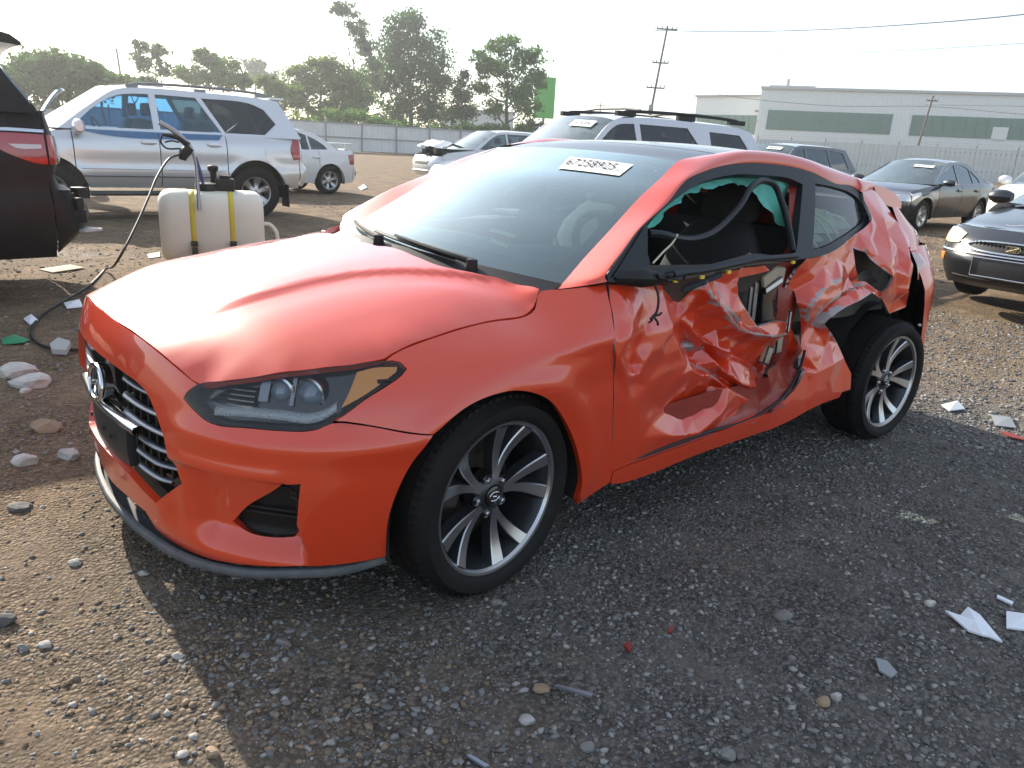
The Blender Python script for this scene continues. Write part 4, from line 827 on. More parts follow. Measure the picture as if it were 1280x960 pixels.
    for s in(1,-1):
        sm=MB()
        def cush(rows):
            G=[]
            for (x,z,w,d,tx) in rows:
                th=np.linspace(0,2*math.pi,21)[:-1];c=np.sign(np.cos(th))*np.abs(np.cos(th))**.6;sn=np.sign(np.sin(th))*np.abs(np.sin(th))**.6
                G.append(np.stack([x+d*sn*math.cos(tx),w*c,z+d*sn*math.sin(tx)],-1))
            G=np.array(G);G=np.concatenate([G,G[:,:1]],1);sm.grid(G);sm.add(G[0][:-1],[tuple(range(20))]);sm.add(G[-1][:-1],[tuple(range(20))])
        cush([(-1.50,.50,.2,.05,0),(-1.53,.56,.25,.075,0),(-1.62,.80,.25,.075,0),(-1.68,.97,.22,.065,0),(-1.72,1.06,.15,.05,0),(-1.725,1.08,.12,.03,0)])
        cush([(-1.745,1.075,.11,.03,0),(-1.75,1.10,.14,.055,0),(-1.77,1.20,.14,.055,0),(-1.785,1.26,.11,.035,0)])
        cush([(-.98,.47,.23,.06,1.57),(-1.02,.48,.26,.08,1.57),(-1.4,.44,.26,.08,1.57),(-1.52,.44,.22,.06,1.57)])
        q=sm.build('front_seat',SEAT,hero,sharp=60);q.location=(.05,.37*s,0)
    k=MB();k.box((-2.35,0,.72),(.14,1.2,.62),np.array([[.95,0,-.3],[0,1,0],[.3,0,.95]]));k.box((-2.1,0,.45),(.5,1.2,.16));k.build('rear_seat',SEAT,hero,bevel=.04)
    for y in(-.36,.36):k=MB();k.box((-2.46,y,1.08),(.09,.24,.16));k.build('rear_headrest',SEAT,hero,bevel=.03)
    # headliner
    G=[]
    for x in np.linspace(-1.12,-2.6,10):
        ye,ze=roof_edge(np.array([x]));y=np.linspace(-1,1,15)*ye[0];G.append(np.stack([np.full(15,x),y,roof_z(np.full(15,x),y)-.035],-1))
    gridobj('headliner',np.array(G),mat('headliner_grey',(.10,.10,.10),.9),hero)
hero_cabin()
# ---- crushed side
class Crumple:
    """depth of the dented skin: folds traced as lines, metal bent between them"""
    def __init__(s,pts,lines,loop,res=.006,blur=1,ease=0.):
        P=[];D=[];E=[]
        def put(p):P.append((p[0],p[1]));D.append(p[2]);return len(P)-1
        l=[put(p) for p in loop];E+=[(l[i],l[(i+1)%len(l)]) for i in range(len(l))]
        for q in pts:put(q)
        for ln in lines:
            i=[put(p) for p in ln];E+=list(zip(i[:-1],i[1:]))
        r=delaunay_2d_cdt([Vector(p) for p in P],E,[],0,1e-5);Q=np.array([tuple(v) for v in r[0]]);T=np.array(r[2]);d=np.full(len(Q),np.nan);D=np.array(D);P=np.array(P)
        for i,oo in enumerate(r[3]):
            if len(oo):d[i]=np.mean(D[list(oo)])
        for i in np.where(np.isnan(d))[0]:
            ds=((P-Q[i])**2).sum(1)+1e-8;k=np.argsort(ds)[:4];d[i]=(D[k]/ds[k]).sum()/(1/ds[k]).sum()
        s.x0,s.z0=P.min(0)-.05;x1,z1=P.max(0)+.05;s.res=res;nx=int((x1-s.x0)/res)+1;nz_=int((z1-s.z0)/res)+1
        g=np.full((nx,nz_),np.nan)
        for t in T:
            a,b,c=Q[t];lo=np.floor((np.minimum(np.minimum(a,b),c)-(s.x0,s.z0))/res).astype(int);hi=np.ceil((np.maximum(np.maximum(a,b),c)-(s.x0,s.z0))/res).astype(int)
            I,J=np.meshgrid(np.arange(lo[0],hi[0]+1),np.arange(lo[1],hi[1]+1),indexing='ij');X=s.x0+I*res;Z=s.z0+J*res
            de=(b[1]-c[1])*(a[0]-c[0])+(c[0]-b[0])*(a[1]-c[1])
            if abs(de)<1e-10:continue
            u=((b[1]-c[1])*(X-c[0])+(c[0]-b[0])*(Z-c[1]))/de;v=((c[1]-a[1])*(X-c[0])+(a[0]-c[0])*(Z-c[1]))/de;w=1-u-v
            k=(u>=-1e-6)&(v>=-1e-6)&(w>=-1e-6);g[I[k],J[k]]=(u*d[t[0]]+v*d[t[1]]+w*d[t[2]])[k]
        # fill outside by spreading
        for _ in range(60):
            k=np.isnan(g)
            if not k.any():break
            p=np.pad(g,1,constant_values=np.nan);st=np.stack([p[:-2,1:-1],p[2:,1:-1],p[1:-1,:-2],p[1:-1,2:]])
            c=(~np.isnan(st)).sum(0);v=np.nansum(st,0)/np.maximum(c,1);g[k&(c>0)]=v[k&(c>0)]
        g=np.nan_to_num(g)
        for _ in range(blur):
            p=np.pad(g,1,mode='edge');g=(p[:-2,1:-1]+p[2:,1:-1]+p[1:-1,:-2]+p[1:-1,2:]+4*p[1:-1,1:-1])/8
        # the front of the panel is only bent, not folded: ease it there
        sm=g.copy()
        for _ in range(14):
            q=np.pad(sm,1,mode='edge');sm=(q[:-2,1:-1]+q[2:,1:-1]+q[1:-1,:-2]+q[1:-1,2:]+4*q[1:-1,1:-1])/8
        w=np.clip(ease*sstep(-.86,-.66,s.x0+np.arange(g.shape[0])*res),0,1)[:,None] if ease else 0.
        s.g=g*(1-w)+sm*w
    def __call__(s,x,z):
        a=np.clip((np.asarray(x)-s.x0)/s.res,0,s.g.shape[0]-1.001);b=np.clip((np.asarray(z)-s.z0)/s.res,0,s.g.shape[1]-1.001)
        i=a.astype(int);j=b.astype(int);u=a-i;v=b-j;g=s.g
        return g[i,j]*(1-u)*(1-v)+g[i+1,j]*u*(1-v)+g[i,j+1]*(1-u)*v+g[i+1,j+1]*u*v
def wr(x,z,f,seed):return np.array([mnoise.ridged_multi_fractal(Vector((a*f,b*f,seed)),1.,2.,3,1.,2.) for a,b in zip(np.ravel(x),np.ravel(z))])
def near_lines(lines,x,z,w):
    d=np.full(len(x),9.)
    for ln in lines:
        q=np.array(ln)[:,:2]
        for a,b in zip(q[:-1],q[1:]):
            e=b-a;L=e@e+1e-9;t=np.clip(((x-a[0])*e[0]+(z-a[1])*e[1])/L,0,1);d=np.minimum(d,np.hypot(x-a[0]-t*e[0],z-a[1]-t*e[1]))
    return np.exp(-(d/w)**2)
def hero_damage():
    dl=HD['door_lines'];do=HD['door_out'];C=Crumple(HD['door_in'],dl,do,blur=1,res=.005,ease=.55)
    def fd(x,z):
        d=C(x,z);k=np.clip(np.abs(d)/.05,0,1);d=d+.0012*(wr(x,z,8,2.)-1.)*k**2+.0003*(wr(x,z,30,5.)-1.)*k**2
        return np.stack([np.asarray(x,float),side_y(x,z)-d,np.asarray(z,float)],-1)
    sl=[dl[6],dl[7][:5],[do[7],do[8],do[9]],dl[14],[do[17],do[18],do[19],do[20]]]
    at=lambda x,z:.64*near_lines(sl,x,z,.013)+.46*near_lines([dl[4],dl[9],dl[13],dl[17]],x,z,.005)+.45*near_lines([dl[15],dl[5][1:3],dl[10]],x,z,.010)
    d=panel('driver_door_skin',[(a,b) for a,b,_ in do],fd,REDC,hero,h=.0065,flange=.012,sgn=-1,nrm=False,corner=25,attr=at,fmat=GREY,sharp=30);tag(d,'crushed and folded driver door skin')
    ql=HD['q_lines'];qo=HD['q_out'];Q=Crumple(HD['q_in']+HD['q_hole'],ql,qo,blur=1,res=.005)
    def fq(x,z):
        d=Q(x,z);k=np.clip(np.abs(d)/.04,0,1);d=d+.0012*(wr(x,z,8,9.)-1.)*k**2+.0003*(wr(x,z,32,4.)-1.)*k**2
        return np.stack([np.asarray(x,float),side_y(x,z)-d,np.asarray(z,float)],-1)
    hole=[(a,b) for a,b,_ in HD['q_hole']]
    sl=[ql[1],ql[3],[qo[i] for i in(20,21,22,23,24,25,26)],[(a,b,0) for a,b in hole[:6]]]
    at2=lambda x,z:.60*near_lines(sl,x,z,.018)+.42*near_lines([[qo[22],qo[23],qo[24]],ql[3][:3]],x,z,.03)
    q=panel('rear_quarter_panel',[(a,b) for a,b,_ in qo],fq,REDC,hero,holes=[hole],h=.007,flange=.012,sgn=-1,nrm=False,corner=25,attr=at2,fmat=GREY,sharp=30);tag(q,'torn rear quarter panel above the wheel')
    # sill
    ss=HD['sillseam'];sb=HD['sillbot'];sil=[(-.512,.297)]+ss[1:]+[(-1.484,.262)]+sb[2:0:-1]+[(-.512,.248)]
    panel('sill',sil,f_side(1),RED,hero,h=.03,flange=.03,sgn=-1)
    g=[(x,z,d) for x,z,d in((-.50,.300,.0),(-1.02,.322,.0),(-1.47,.350,0.))]
    rows=[]
    for dz,dy in((0,.004),(.006,.012),(.008,.03),(.04,.045),(.09,.05),(.16,.055)):
        P=cr_open(np.array([(-.50,0,.302),(-1.02,0,.322),(-1.47,0,.350),(-1.60,0,.41),(-1.66,0,.50)]),40)
        P[:,2]+=dz;bk=sstep(-1.25,-1.5,P[:,0]);P[:,1]=side_y(P[:,0],P[:,2])-dy-.018*bk*np.sin(P[:,0]*34+dz*60)-.012*bk*np.sin(P[:,0]*71-dz*40);rows.append(P)
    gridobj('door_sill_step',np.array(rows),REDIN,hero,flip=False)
    sm=MB();P=cr_open(np.array([(-.55,0,.312),(-1.02,0,.334),(-1.46,0,.362),(-1.58,0,.415),(-1.64,0,.50),(-1.65,0,.60)]),40);P[:,1]=side_y(P[:,0],P[:,2])-.012;sm.tube(P,.006,8);sm.build('door_seal',TRIM,hero)
    # what shows behind the skin: inner frame, beam, belt reel, foam, bare shell
    k=MB()
    G=[]
    for z in np.linspace(.36,.95,8):
        x=np.linspace(-.55,-1.62,16);G.append(np.stack([x,side_y(x,np.full(16,z))-.17-.03*np.sin(x*7),np.full(16,z)],-1))
    k.grid(np.array(G));k.build('door_inner_frame',BROWN,hero)
    k=MB();k.tube([(-.62,.80,.70),(-1.0,.76,.66),(-1.35,.71,.60),(-1.6,.70,.55)],.022,10);k.build('intrusion_beam',GREY,hero)
    fr=MB();x=np.linspace(-.60,-1.45,14);z=np.interp(x,[-1.45,-1.2,-.95,-.60],[.965,.962,.935,.925])
    fr.grid(np.array([np.stack([x,gh_y(x,z)-.012-a,z+b],-1) for a,b in((0,.03),(-.004,.0),(.03,-.03),(.06,-.12))]));fr.build('belt_inner_panel',BROWN,hero)
    # torn trim strip across the gap
    st=MB();P=cr_open([(-.86,.79,.895),(-.95,.815,.925),(-1.02,.83,.948)],10);st.tube(P,[.004]*10,6);P2=P+np.array([0,.006,-.018]);st.grid(np.array([P,P2]));st.build('torn_trim',TRIM,hero)
    # black wheelhouse and floor around the rear wheel
    liner(-2.62,1,.42,.74,.40)
    k=MB();
    G=[]
    for z in np.linspace(.66,1.06,6):
        x=np.linspace(-1.72,-2.75,12);G.append(np.stack([x,np.full(12,.70)-.02*np.sin(x*9),np.full(12,z)],-1))
    k.grid(np.array(G));k.build('inner_wheelhouse',mat('wheelhouse_grey',(.085,.08,.072),.7,.2,bump=(20,.6,.006),var=(6,.8,(.03,.028,.026))),hero)
    # bare folded strips inside the quarter opening
    P=cr_open([(-2.10,.80,.86),(-2.2,.80,.90),(-2.3,.79,.86),(-2.38,.78,.83)],12);G=np.array([P+np.array([0,.02,.01]),P,P+np.array([.01,-.03,-.03]),P+np.array([.02,-.02,-.06])]);tag(gridobj('torn_flange',G,GREY,hero),'bare bent flange')
    k=MB()
    for (x,y,z),dd,a,m in(((-1.475,.735,.80),(.10,.08,.16),.2,0),((-1.52,.74,.70),(.07,.06,.14),-.15,0),((-1.47,.782,.868),(.13,.012,.03),.35,1),((-1.385,.74,.80),(.035,.05,.17),.1,2),((-1.36,.735,.79),(.03,.05,.15),.1,2),((-1.62,.76,.62),(.05,.03,.12),.1,3),((-1.60,.77,.475),(.09,.035,.045),.5,2),((-1.66,.77,.70),(.02,.02,.10),.1,1),((-1.55,.76,.56),(.05,.03,.08),-.3,3)):
        k.box((x,y,z),dd,np.array([[math.cos(a),0,math.sin(a)],[0,1,0],[-math.sin(a),0,math.cos(a)]]),m)
    k.build('belt_reel',[BLKG,WHITE,GREY,BEIGE],hero,bevel=.006)
    k=MB();k.box((-1.50,.74,.905),(.14,.06,.06),None,0);k.box((-1.44,.775,.90),(.10,.02,.05),np.array([[.9,0,.4],[0,1,0],[-.4,0,.9]]),0);k.build('foam_block',BEIGE,hero,bevel=.01)
    # B pillar inner, painted
    k=MB();G=[]
    for z in np.linspace(.45,1.30,10):
        yy=float(gh_y([-1.7],[max(z,.95)])[0]) if z>.95 else float(side_y([-1.65],[z])[0])-.10
        xo=np.interp(z,[.45,1.0,1.3],[-1.64,-1.60,-1.80]);G.append([(xo+.02,yy-.05,z),(xo-.02,yy-.022,z),(xo-.075,yy-.018,z),(xo-.12,yy-.05,z)])
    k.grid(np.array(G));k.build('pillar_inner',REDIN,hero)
    # side curtain airbag hanging from the rail
    rows=[]
    x=np.linspace(-.70,-1.76,44);zt=np.interp(x,[-1.78,-1.6,-1.3,-1.05,-.86,-.7],[1.262,1.285,1.285,1.245,1.17,1.085])
    hang=np.interp(x,[-1.78,-1.72,-1.62,-1.52,-1.40,-1.1,-.9,-.7],[.20,.21,.17,.10,.052,.045,.035,.02])
    for kf in np.linspace(0,1,9):
        z=zt+.012-hang*kf;rows.append(np.stack([x-.05*kf*hang/.2,gh_y(x,zt)-.035-.030*np.sin(kf*3.1)-.014*np.sin(x*46+kf*3)*kf**.5,z+.006*np.sin(x*61)*kf],-1))
    tag(gridobj('curtain_airbag',np.array(rows),TEAL,hero),'limp teal curtain airbag hanging in the window')
    # drooping window seal
    P=cr_open([(-.675,.755,1.078),(-.74,.765,1.075),(-.83,.76,1.06),(-.93,.748,1.055),(-1.05,.735,1.07),(-1.17,.715,1.115),(-1.27,.70,1.175),(-1.36,.675,1.24),(-1.46,.658,1.268),(-1.55,.665,1.25),(-1.58,.695,1.18),(-1.575,.745,1.09),(-1.56,.79,1.005)],70)
    k=MB();k.tube(P,.013,8);tag(k.build('hanging_window_seal',TRIM,hero),'black rubber window seal drooping across the opening')
    k=MB();k.tube(cr_open([(-.66,.80,.985),(-.72,.79,1.02),(-.79,.775,1.055),(-.81,.77,1.075)],12),.0035,6);k.build('loose_wire',mat('pale_wire',(.62,.56,.42),.5),hero)
    # mirror base, torn off
    k=MB();y=lambda x,z:float(gh_y([x],[z])[0])
    k.add([(-.43,y(-.43,.955)+.012,.955),(-.60,y(-.6,.97)+.012,.972),(-.655,y(-.655,1.095)+.010,1.098),(-.645,y(-.645,1.1)+.010,1.105)],[(0,1,2,3)])
    k.build('mirror_sail',TRIM,hero)
    k=MB();G=[]
    for x,r,zz,yo in((-.445,.012,.952,.0),(-.49,.026,.953,.018),(-.55,.032,.952,.03),(-.61,.024,.947,.03),(-.67,.016,.940,.02),(-.72,.008,.936,.005)):
        th=np.linspace(0,2*math.pi,13);G.append(np.stack([x+0*th,y(x,.95)+yo+r*.8*np.cos(th),zz+r*np.sin(th)],-1))
    k.grid(np.array(G));
    for a in range(7):
        p=np.array((-.56-.022*a,y(-.6,.95)+.04,.955+.008*math.sin(a*2.)));k.tube([p,p+np.array((-.03+.01*math.sin(a*5),.015,.012*math.cos(a*3))),p+np.array((-.05,.008,-.01))],.0045,6)
    tag(k.build('mirror_base',BLK,hero),'broken black mirror base without its mirror')
    k=MB();P=cr_open([(-.60,.862,.935),(-.605,.882,.90),(-.60,.892,.87),(-.585,.90,.845),(-.565,.902,.832),(-.555,.905,.828)],24);k.tube(P,.0042,6)
    for q in((-.04,.0,.008),(-.025,.004,-.03),(.02,.0,-.02)):
        e=P[-4];k.tube([e,e+np.array(q)*.6+np.array([0,.006,0]),e+np.array(q)],.004,6)
    tag(k.build('mirror_cable',BLK,hero),'cut mirror cable hanging down the door')
    k=MB();x=np.linspace(-.62,-1.55,20);z=np.interp(x,[-1.55,-1.25,-.93,-.62],[.99,.985,.958,.948]);k.tube(np.stack([x,gh_y(x,z)+.008,z],-1),.011,8);k.build('belt_seal',TRIM,hero)
    for x in(-.735,-.885,-1.05,-1.50):
        z=float(np.interp(x,[-1.55,-1.25,-.93,-.62],[.968,.963,.938,.928]));k=MB();k.box((x,float(gh_y([x],[z])[0])+.012,z),(.020,.010,.012));k.build('trim_clip',YEL,hero,bevel=.002)
    x=np.linspace(-1.70,-2.34,26);rows=[]
    for kf in np.linspace(0,1,10):
        zt=np.interp(x,[-2.34,-2.0,-1.70],[1.12,1.165,1.175]);z=zt-kf*np.interp(x,[-2.34,-2.0,-1.7],[.04,.13,.17]);rows.append(np.stack([x,gh_y(x,z)-.09-.02*np.sin(x*31+kf*2)-.03*np.sin(kf*3),z],-1))
    tag(gridobj('rear_airbag',np.array(rows),mat('cream_cloth',(.78,.68,.40),.8,bump=(50,.5,.004),var=(14,.7,(.20,.30,.26))),hero),'cream cloth bunched behind the quarter window')
    for i,(a,b) in enumerate((((-1.80,1.17),(-1.98,1.03)),((-1.86,1.16),(-2.06,1.05)),((-1.70,1.06),(-1.84,1.0)),((-2.0,1.15),(-2.22,1.09)))):
        k=MB();P=cr_open([(a[0],float(gh_y([a[0]],[a[1]])[0])-.05,a[1]),((a[0]+b[0])/2,float(gh_y([a[0]],[(a[1]+b[1])/2])[0])-.045,(a[1]+b[1])/2+.01),(b[0],float(gh_y([b[0]],[b[1]])[0])-.05,b[1])],8);k.tube(P,.005,6);k.build('cloth_strap',mat('cream_strap',(.85,.76,.48),.7),hero)
hero_damage()
def hero_rest():
    # right-hand side, unharmed
    s=-1;ar=[(-2.65+.36*math.cos(a),.31+.365*math.sin(a)) for a in np.linspace(.0,math.pi,20)]
    panel('front_passenger_door',[(-.447,.925),(-.60,.935),(-1.45,.965),(-1.46,.60),(-1.47,.335),(-1.02,.32),(-.51,.30),(-.47,.45),(-.433,.65),(-.41,.82),(-.42,.875)],f_side(s),RED,hero,h=.05,flange=.02,sgn=1)
    panel('rear_passenger_side',[(-1.455,.965),(-1.67,.975),(-1.80,.985),(-2.01,1.035),(-2.29,1.11),(-2.355,1.146),(-2.38,1.24),(-2.57,1.26),(-2.67,1.06),(-2.9,.98),(-3.02,.6),(-3.02,.31)]+ar+[(-3.0,.30)][:0]+[(-1.475,.335),(-1.465,.6)],f_side(s),RED,hero,h=.05,flange=.02,sgn=1)
    panel('sill',[(-.51,.297),(-1.02,.318),(-1.475,.333),(-2.27,.31),(-2.27,.26),(-1.4,.25),(-.51,.24)],f_side(s),RED,hero,h=.05,flange=.02,sgn=1)
    # spoiler
    rows=[]
    ys=np.linspace(-1,1,25)
    for (x,z,w) in((-2.56,1.283,.60),(-2.70,1.272,.60),(-2.84,1.245,.595),(-2.925,1.20,.60),(-2.93,1.172,.60),(-2.80,1.18,.61),(-2.60,1.205,.62)):
        rows.append(np.stack([x-.03*(1-ys**2),ys*w,z+.02*(1-ys**2)],-1))
    sp=MB();G=np.array(rows);sp.grid(G);n=len(rows)
    for e in(0,-1):sp.add(G[:,e],[tuple(range(n))])
    tag(sp.build('roof_spoiler',RED,hero,sharp=40),'roof spoiler above the hatch, knocked askew')
    # hatch
    rows=[]
    for (x,z,w) in((-2.60,1.205,.60),(-2.78,1.175,.63),(-2.92,1.11,.66),(-3.0,1.06,.68),(-3.12,1.0,.66),(-3.22,.96,.64),(-3.26,.86,.64),(-3.28,.72,.62)):
        rows.append(np.stack([x-.10*(1-np.abs(ys)**2.4)*(.4 if x>-2.9 else 1),ys*w,z+0*ys],-1))
    gridobj('tailgate',np.array(rows),RED,hero)
    rows=[]
    for (x,z,w) in((-2.79,1.172,.55),(-2.90,1.122,.57),(-3.0,1.065,.58),(-3.1,1.01,.57)):
        rows.append(np.stack([x-.10*(1-np.abs(ys)**2.4)*(.4 if x>-2.9 else 1)-.006,ys*w,z+.004+0*ys],-1))
    gridobj('rear_window',np.array(rows),SIDEG,hero)
    # rear corner between quarter and hatch, tail lamp
    for s in(1,-1):
        A=[(-2.615,.690,1.185),(-2.635,.722,1.12),(-2.69,.752,1.055),(-2.70,.79,.98)];B=[(-2.78,.645,1.175),(-2.90,.67,1.108),(-2.97,.695,1.055),(-2.955,.735,.97)]
        G=loft([A,[(a+b)/2+np.array((0,.012,.006)) for a,b in zip(np.array(A),np.array(B))],B],16,8)*np.array([1,s,1]);gridobj('rear_corner_panel',G,RED,hero,flip=s<0)
        A=[(-2.72,.79,.97),(-2.74,.825,.90),(-2.74,.84,.84)];B=[(-2.96,.735,.96),(-3.08,.76,.90),(-3.1,.76,.83)];
        G=loft([A,[(a+b)/2+np.array((0,.02,0)) for a,b in zip(np.array(A),np.array(B))],B],14,8)*np.array([1,s,1]);gridobj('tail_lamp',G,mat('tail_lamp_red',(.25,.012,.012),.1,coat=1.),hero,flip=s<0)
    # rear bumper, pulled away at the left
    rows=[]
    for z,dx,dy in((.28,.05,-.03),(.36,.03,-.01),(.46,.012,.0),(.58,.0,.006),(.70,-.0,.006),(.79,.01,.0),(.85,.03,-.02),(.92,.07,-.05),(1.0,.12,-.10)):
        xl=np.interp(z,[.28,.4,.55,.7,.8,.92,1.0],[-2.99,-2.95,-2.885,-2.835,-2.80,-2.745,-2.735])
        P=cr_open([(xl,.862+dy,z),(xl-.06,.862+dy,z),(-2.985,.842+dy,z),(-3.11,.775+dy,z),(-3.25+dx,.60,z),(-3.36+dx,.3,z),(-3.375+dx,0,z),(-3.36+dx,-.3,z),(-3.29+dx,-.62,z),(-3.16,-.80-dy,z),(-3.03,-.85-dy,z)],60);rows.append(P)
    G=np.array(rows);o=gridobj('rear_bumper',G,RED,hero,flip=True);tag(o,'rear bumper pulled loose at the crushed corner')
    gi=G.copy();gi[...,1]-=np.sign(G[...,1])*.014;gi[:,:3,0]-=.004;gridobj('rear_bumper_back',gi,BLK,o)
    # clips along its free edge
    for z in(.60,.52,.495):k=MB();k.box((float(np.interp(z,[.4,.55,.7],[-2.93,-2.88,-2.83])),.855,z),(.012,.012,.012));k.build('bumper_clip',WHITE,o)
    k=MB();k.box((-2.98,.50,.62),(.30,.42,.46));k.box((-3.1,0,.5),(.35,1.3,.4));k.build('rear_body_frame',BLK,hero,bevel=.03)
    k=MB();k.box((-1.35,0,.235),(2.0,1.44,.05));k.box((.30,0,.27),(.6,.85,.1));k.box((.32,0,.55),(.5,.85,.36));k.box((-2.75,0,.30),(.7,.95,.10));k.box((0,0,.42),(.5,.9,.4));k.build('underbody',INK,hero)
    # cowl and wipers
    x=np.linspace(-1,1,31);rows=[]
    for t,dz in((0,.0),(.03,.003)):
        P=ws_P(x,np.full(31,t));rows.append(P+np.array([.0,0,dz]))
    a=ws_P(x,np.full(31,.0));rows=[a+np.array([.13,0,-.05]),a+np.array([.07,0,-.022]),a+np.array([.02,0,-.006]),ws_P(x,np.full(31,.03))+np.array([0,0,.002])]
    gridobj('cowl_panel',np.array(rows),BLK,hero)
    for (s0,s1,t1,t0) in((.62,.02,.055,.01),(-.05,-.62,.075,.02)):
        k=MB();s=np.linspace(s0,s1,24);t=t0+(t1-t0)*np.linspace(0,1,24)
        P=ws_P(s,t)+np.array([.012,0,.022]);k.tube(P,np.interp(np.linspace(0,1,24),[0,.3,1],[.012,.009,.005]),8)
        B=ws_P(np.linspace(s0-.12,s1-.28,24),t+.012)+np.array([.004,0,.010]);k.tube(B,.0065,6)
        p=ws_P([s0],[t0])[0];k.lathe([(0,.035),(.018,.03),(.02,.0),(.02,-.03)],14,p+np.array([.015,0,.0]),'z')
        k.build('wiper',BLK,hero)
hero_rest()
# ------------------------------------------------------------------ other vehicles in the lot
GLD=glass('dark_car_glass',(.10,.12,.13),1.5,1.25,dust=.02)
GLB=glass('blue_tint_car_glass',(.42,.52,.56),1.5,1.7,gcol=(.85,.95,1.),dust=.04)
GLW=glass('pale_screen_glass',(.5,.6,.6),1.5,1.9,gcol=(.95,1,1),dust=.10)
LAMPR=mat('red_lamp',(.32,.015,.015),.12,coat=1.,bump=(40,.2,.004))
LAMPC=mat('clear_lamp',(.62,.64,.66),.15,.3,coat=1.,bump=(60,.4,.004))
LAMPY=mat('yellowed_lamp',(.60,.52,.33),.25,coat=.8,bump=(40,.3,.004))
CHR2=mat('dull_chrome',(.55,.56,.58),.22,1.)
RIMS=mat('silver_rim',(.45,.46,.47),.32,.9)
CLAD=mat('grey_cladding',(.05,.052,.055),.55)
def se(s,p):return (1-np.abs(s)**p)**(1/p)
class Car:
    def __init__(c,name,label,loc,rz,S,group=None,cat='car'):
        c.S=S;c.root=empty(name,loc,rz,label,cat,group);c.m=S['paint'];c.W=S['W'];c.top=np.array(sorted(S['top']))
        c.prof=S.get('prof',[(0.,-.07),(.22,-.03),(.5,0.),(.75,-.006),(.93,-.035),(1.,-.075)])
    def ztop(c,x):return herm(c.top[:,0],c.top[:,1],np.asarray(x,float).ravel())
    def sy(c,x,z):
        x=np.asarray(x,float).ravel();z=np.asarray(z,float).ravel();zt=c.ztop(x);zb=c.S['sill'];t=(z-zb)/(zt-zb)
        k=np.array(c.prof);y=c.W+herm(k[:,0],k[:,1],np.clip(t,-.2,1.2))
        xf,xr=c.S['xf'],c.S['xr'];u=(x-(xf+xr)/2)/((xf-xr)/2);y=y-.07*np.abs(u)**5
        for ax in c.S['axles']:
            d=np.hypot(x-ax,z-c.S['R']);y=y+.012*np.exp(-((d-c.S['AR'])/.07)**2)
        return y
    def side(c,s,off=0.):return lambda x,z:np.stack([np.asarray(x,float).ravel(),s*(c.sy(x,z)+off),np.asarray(z,float).ravel()],-1)
    def zlow(c,x):
        z=np.full(np.shape(x),c.S['sill'],float)
        for ax in c.S['axles']:
            d=c.S['AR']**2-(x-ax)**2;z=np.where(d>0,np.maximum(z,c.S['R']+np.sqrt(np.maximum(d,0))),z)
        return z
    def body(c):
        S=c.S;h=S.get('h',.07)
        for s in(1,-1):
            for nm,x0,x1 in S['panels']:
                n=max(6,int(abs(x1-x0)/.05));x=np.linspace(x0,x1,n+1);zt=c.ztop(x);zl=np.minimum(c.zlow(x),zt-.02)
                out=np.concatenate([np.stack([x,zt],-1),np.stack([x,zl],-1)[::-1]])
                panel(nm,out,c.side(s),c.m,c.root,h=h,flange=.03,sgn=-s,gap=.004,smo=False)
        # fascias
        c.ff={}
        for key,nm in(('nose','front_bumper'),('tail','rear_bumper')):
            if key not in S:continue
            rows=S[key];xe=S['xf'] if key=='nose' else S['xr'];p=S.get(key+'_p',2.6)
            zr=np.array([r[0] for r in rows]);xr=np.array([r[1] for r in rows])
            def f(sv,z,xe=xe,zr=zr,xr=xr,p=p):
                sv=np.clip(np.asarray(sv,float).ravel(),-1,1);z=np.asarray(z,float).ravel();xc=herm(zr,xr,z);th=np.sign(sv)*np.abs(sv)
                return np.stack([xe+(xc-xe)*se(th*.9999,p),th*c.sy(np.full(len(z),xe),np.maximum(z,S['sill'])),z],-1)
            c.ff[key]=f
            u=np.linspace(-1,1,49);sv=np.sin(u*math.pi/2);zz=np.linspace(zr[0],zr[-1],14);G=np.array([f(sv,np.full(49,z)) for z in zz])
            gridobj(nm,G,c.m,c.root,flip=key=='tail')
        # hood and deck
        u=np.linspace(-1,1,33);g=S['gh'];cr=S.get('crown',.05)
        if 'nose' in S:
            zf=S['nose'][-1][0];A=c.ff['nose'](np.sin(u*math.pi/2),np.full(33,zf));xb=g['A0'][0]+.03;zb=float(c.ztop([xb])[0]);yb=float(c.sy([xb],[zb])[0])
            sv=A[:,1]/max(A[:,1].max(),1e-6);B=np.stack([xb+g.get('bow',.2)*(1-sv**2),sv*yb,np.full(33,zb)],-1);rows=[]
            for t in np.linspace(0,1,14):
                P=A*(1-t)+B*t;ye=c.sy(P[:,0],c.ztop(P[:,0]));P[:,1]=sv*ye
                P[:,2]=(c.ztop(P[:,0])*min(1,t*3)+zf*(1-min(1,t*3)))+cr*(1-np.abs(sv)**2.4)*math.sin(math.pi*min(1,.5*t+.0)+.0)**.7;rows.append(P)
            if not S.get('nohood'):c.hood=gridobj('hood',np.array(rows),c.m,c.root,flip=True)
        if 'deck' in S:
            zf=S['tail'][-1][0];A=c.ff['tail'](np.sin(u*math.pi/2),np.full(33,zf));xb=g['D0'][0]-.02;zb=float(c.ztop([xb])[0]);yb=float(c.sy([xb],[zb])[0])
            sv=A[:,1]/max(A[:,1].max(),1e-6);B=np.stack([xb-g.get('bow',.2)*.6*(1-sv**2),sv*yb,np.full(33,zb)],-1);rows=[]
            for t in np.linspace(0,1,8):
                P=A*(1-t)+B*t;P[:,1]=sv*c.sy(P[:,0],c.ztop(P[:,0]));P[:,2]=c.ztop(P[:,0])*min(1,t*2)+zf*(1-min(1,t*2))+.03*(1-sv**2);rows.append(P)
            gridobj('boot_lid',np.array(rows),c.m,c.root)
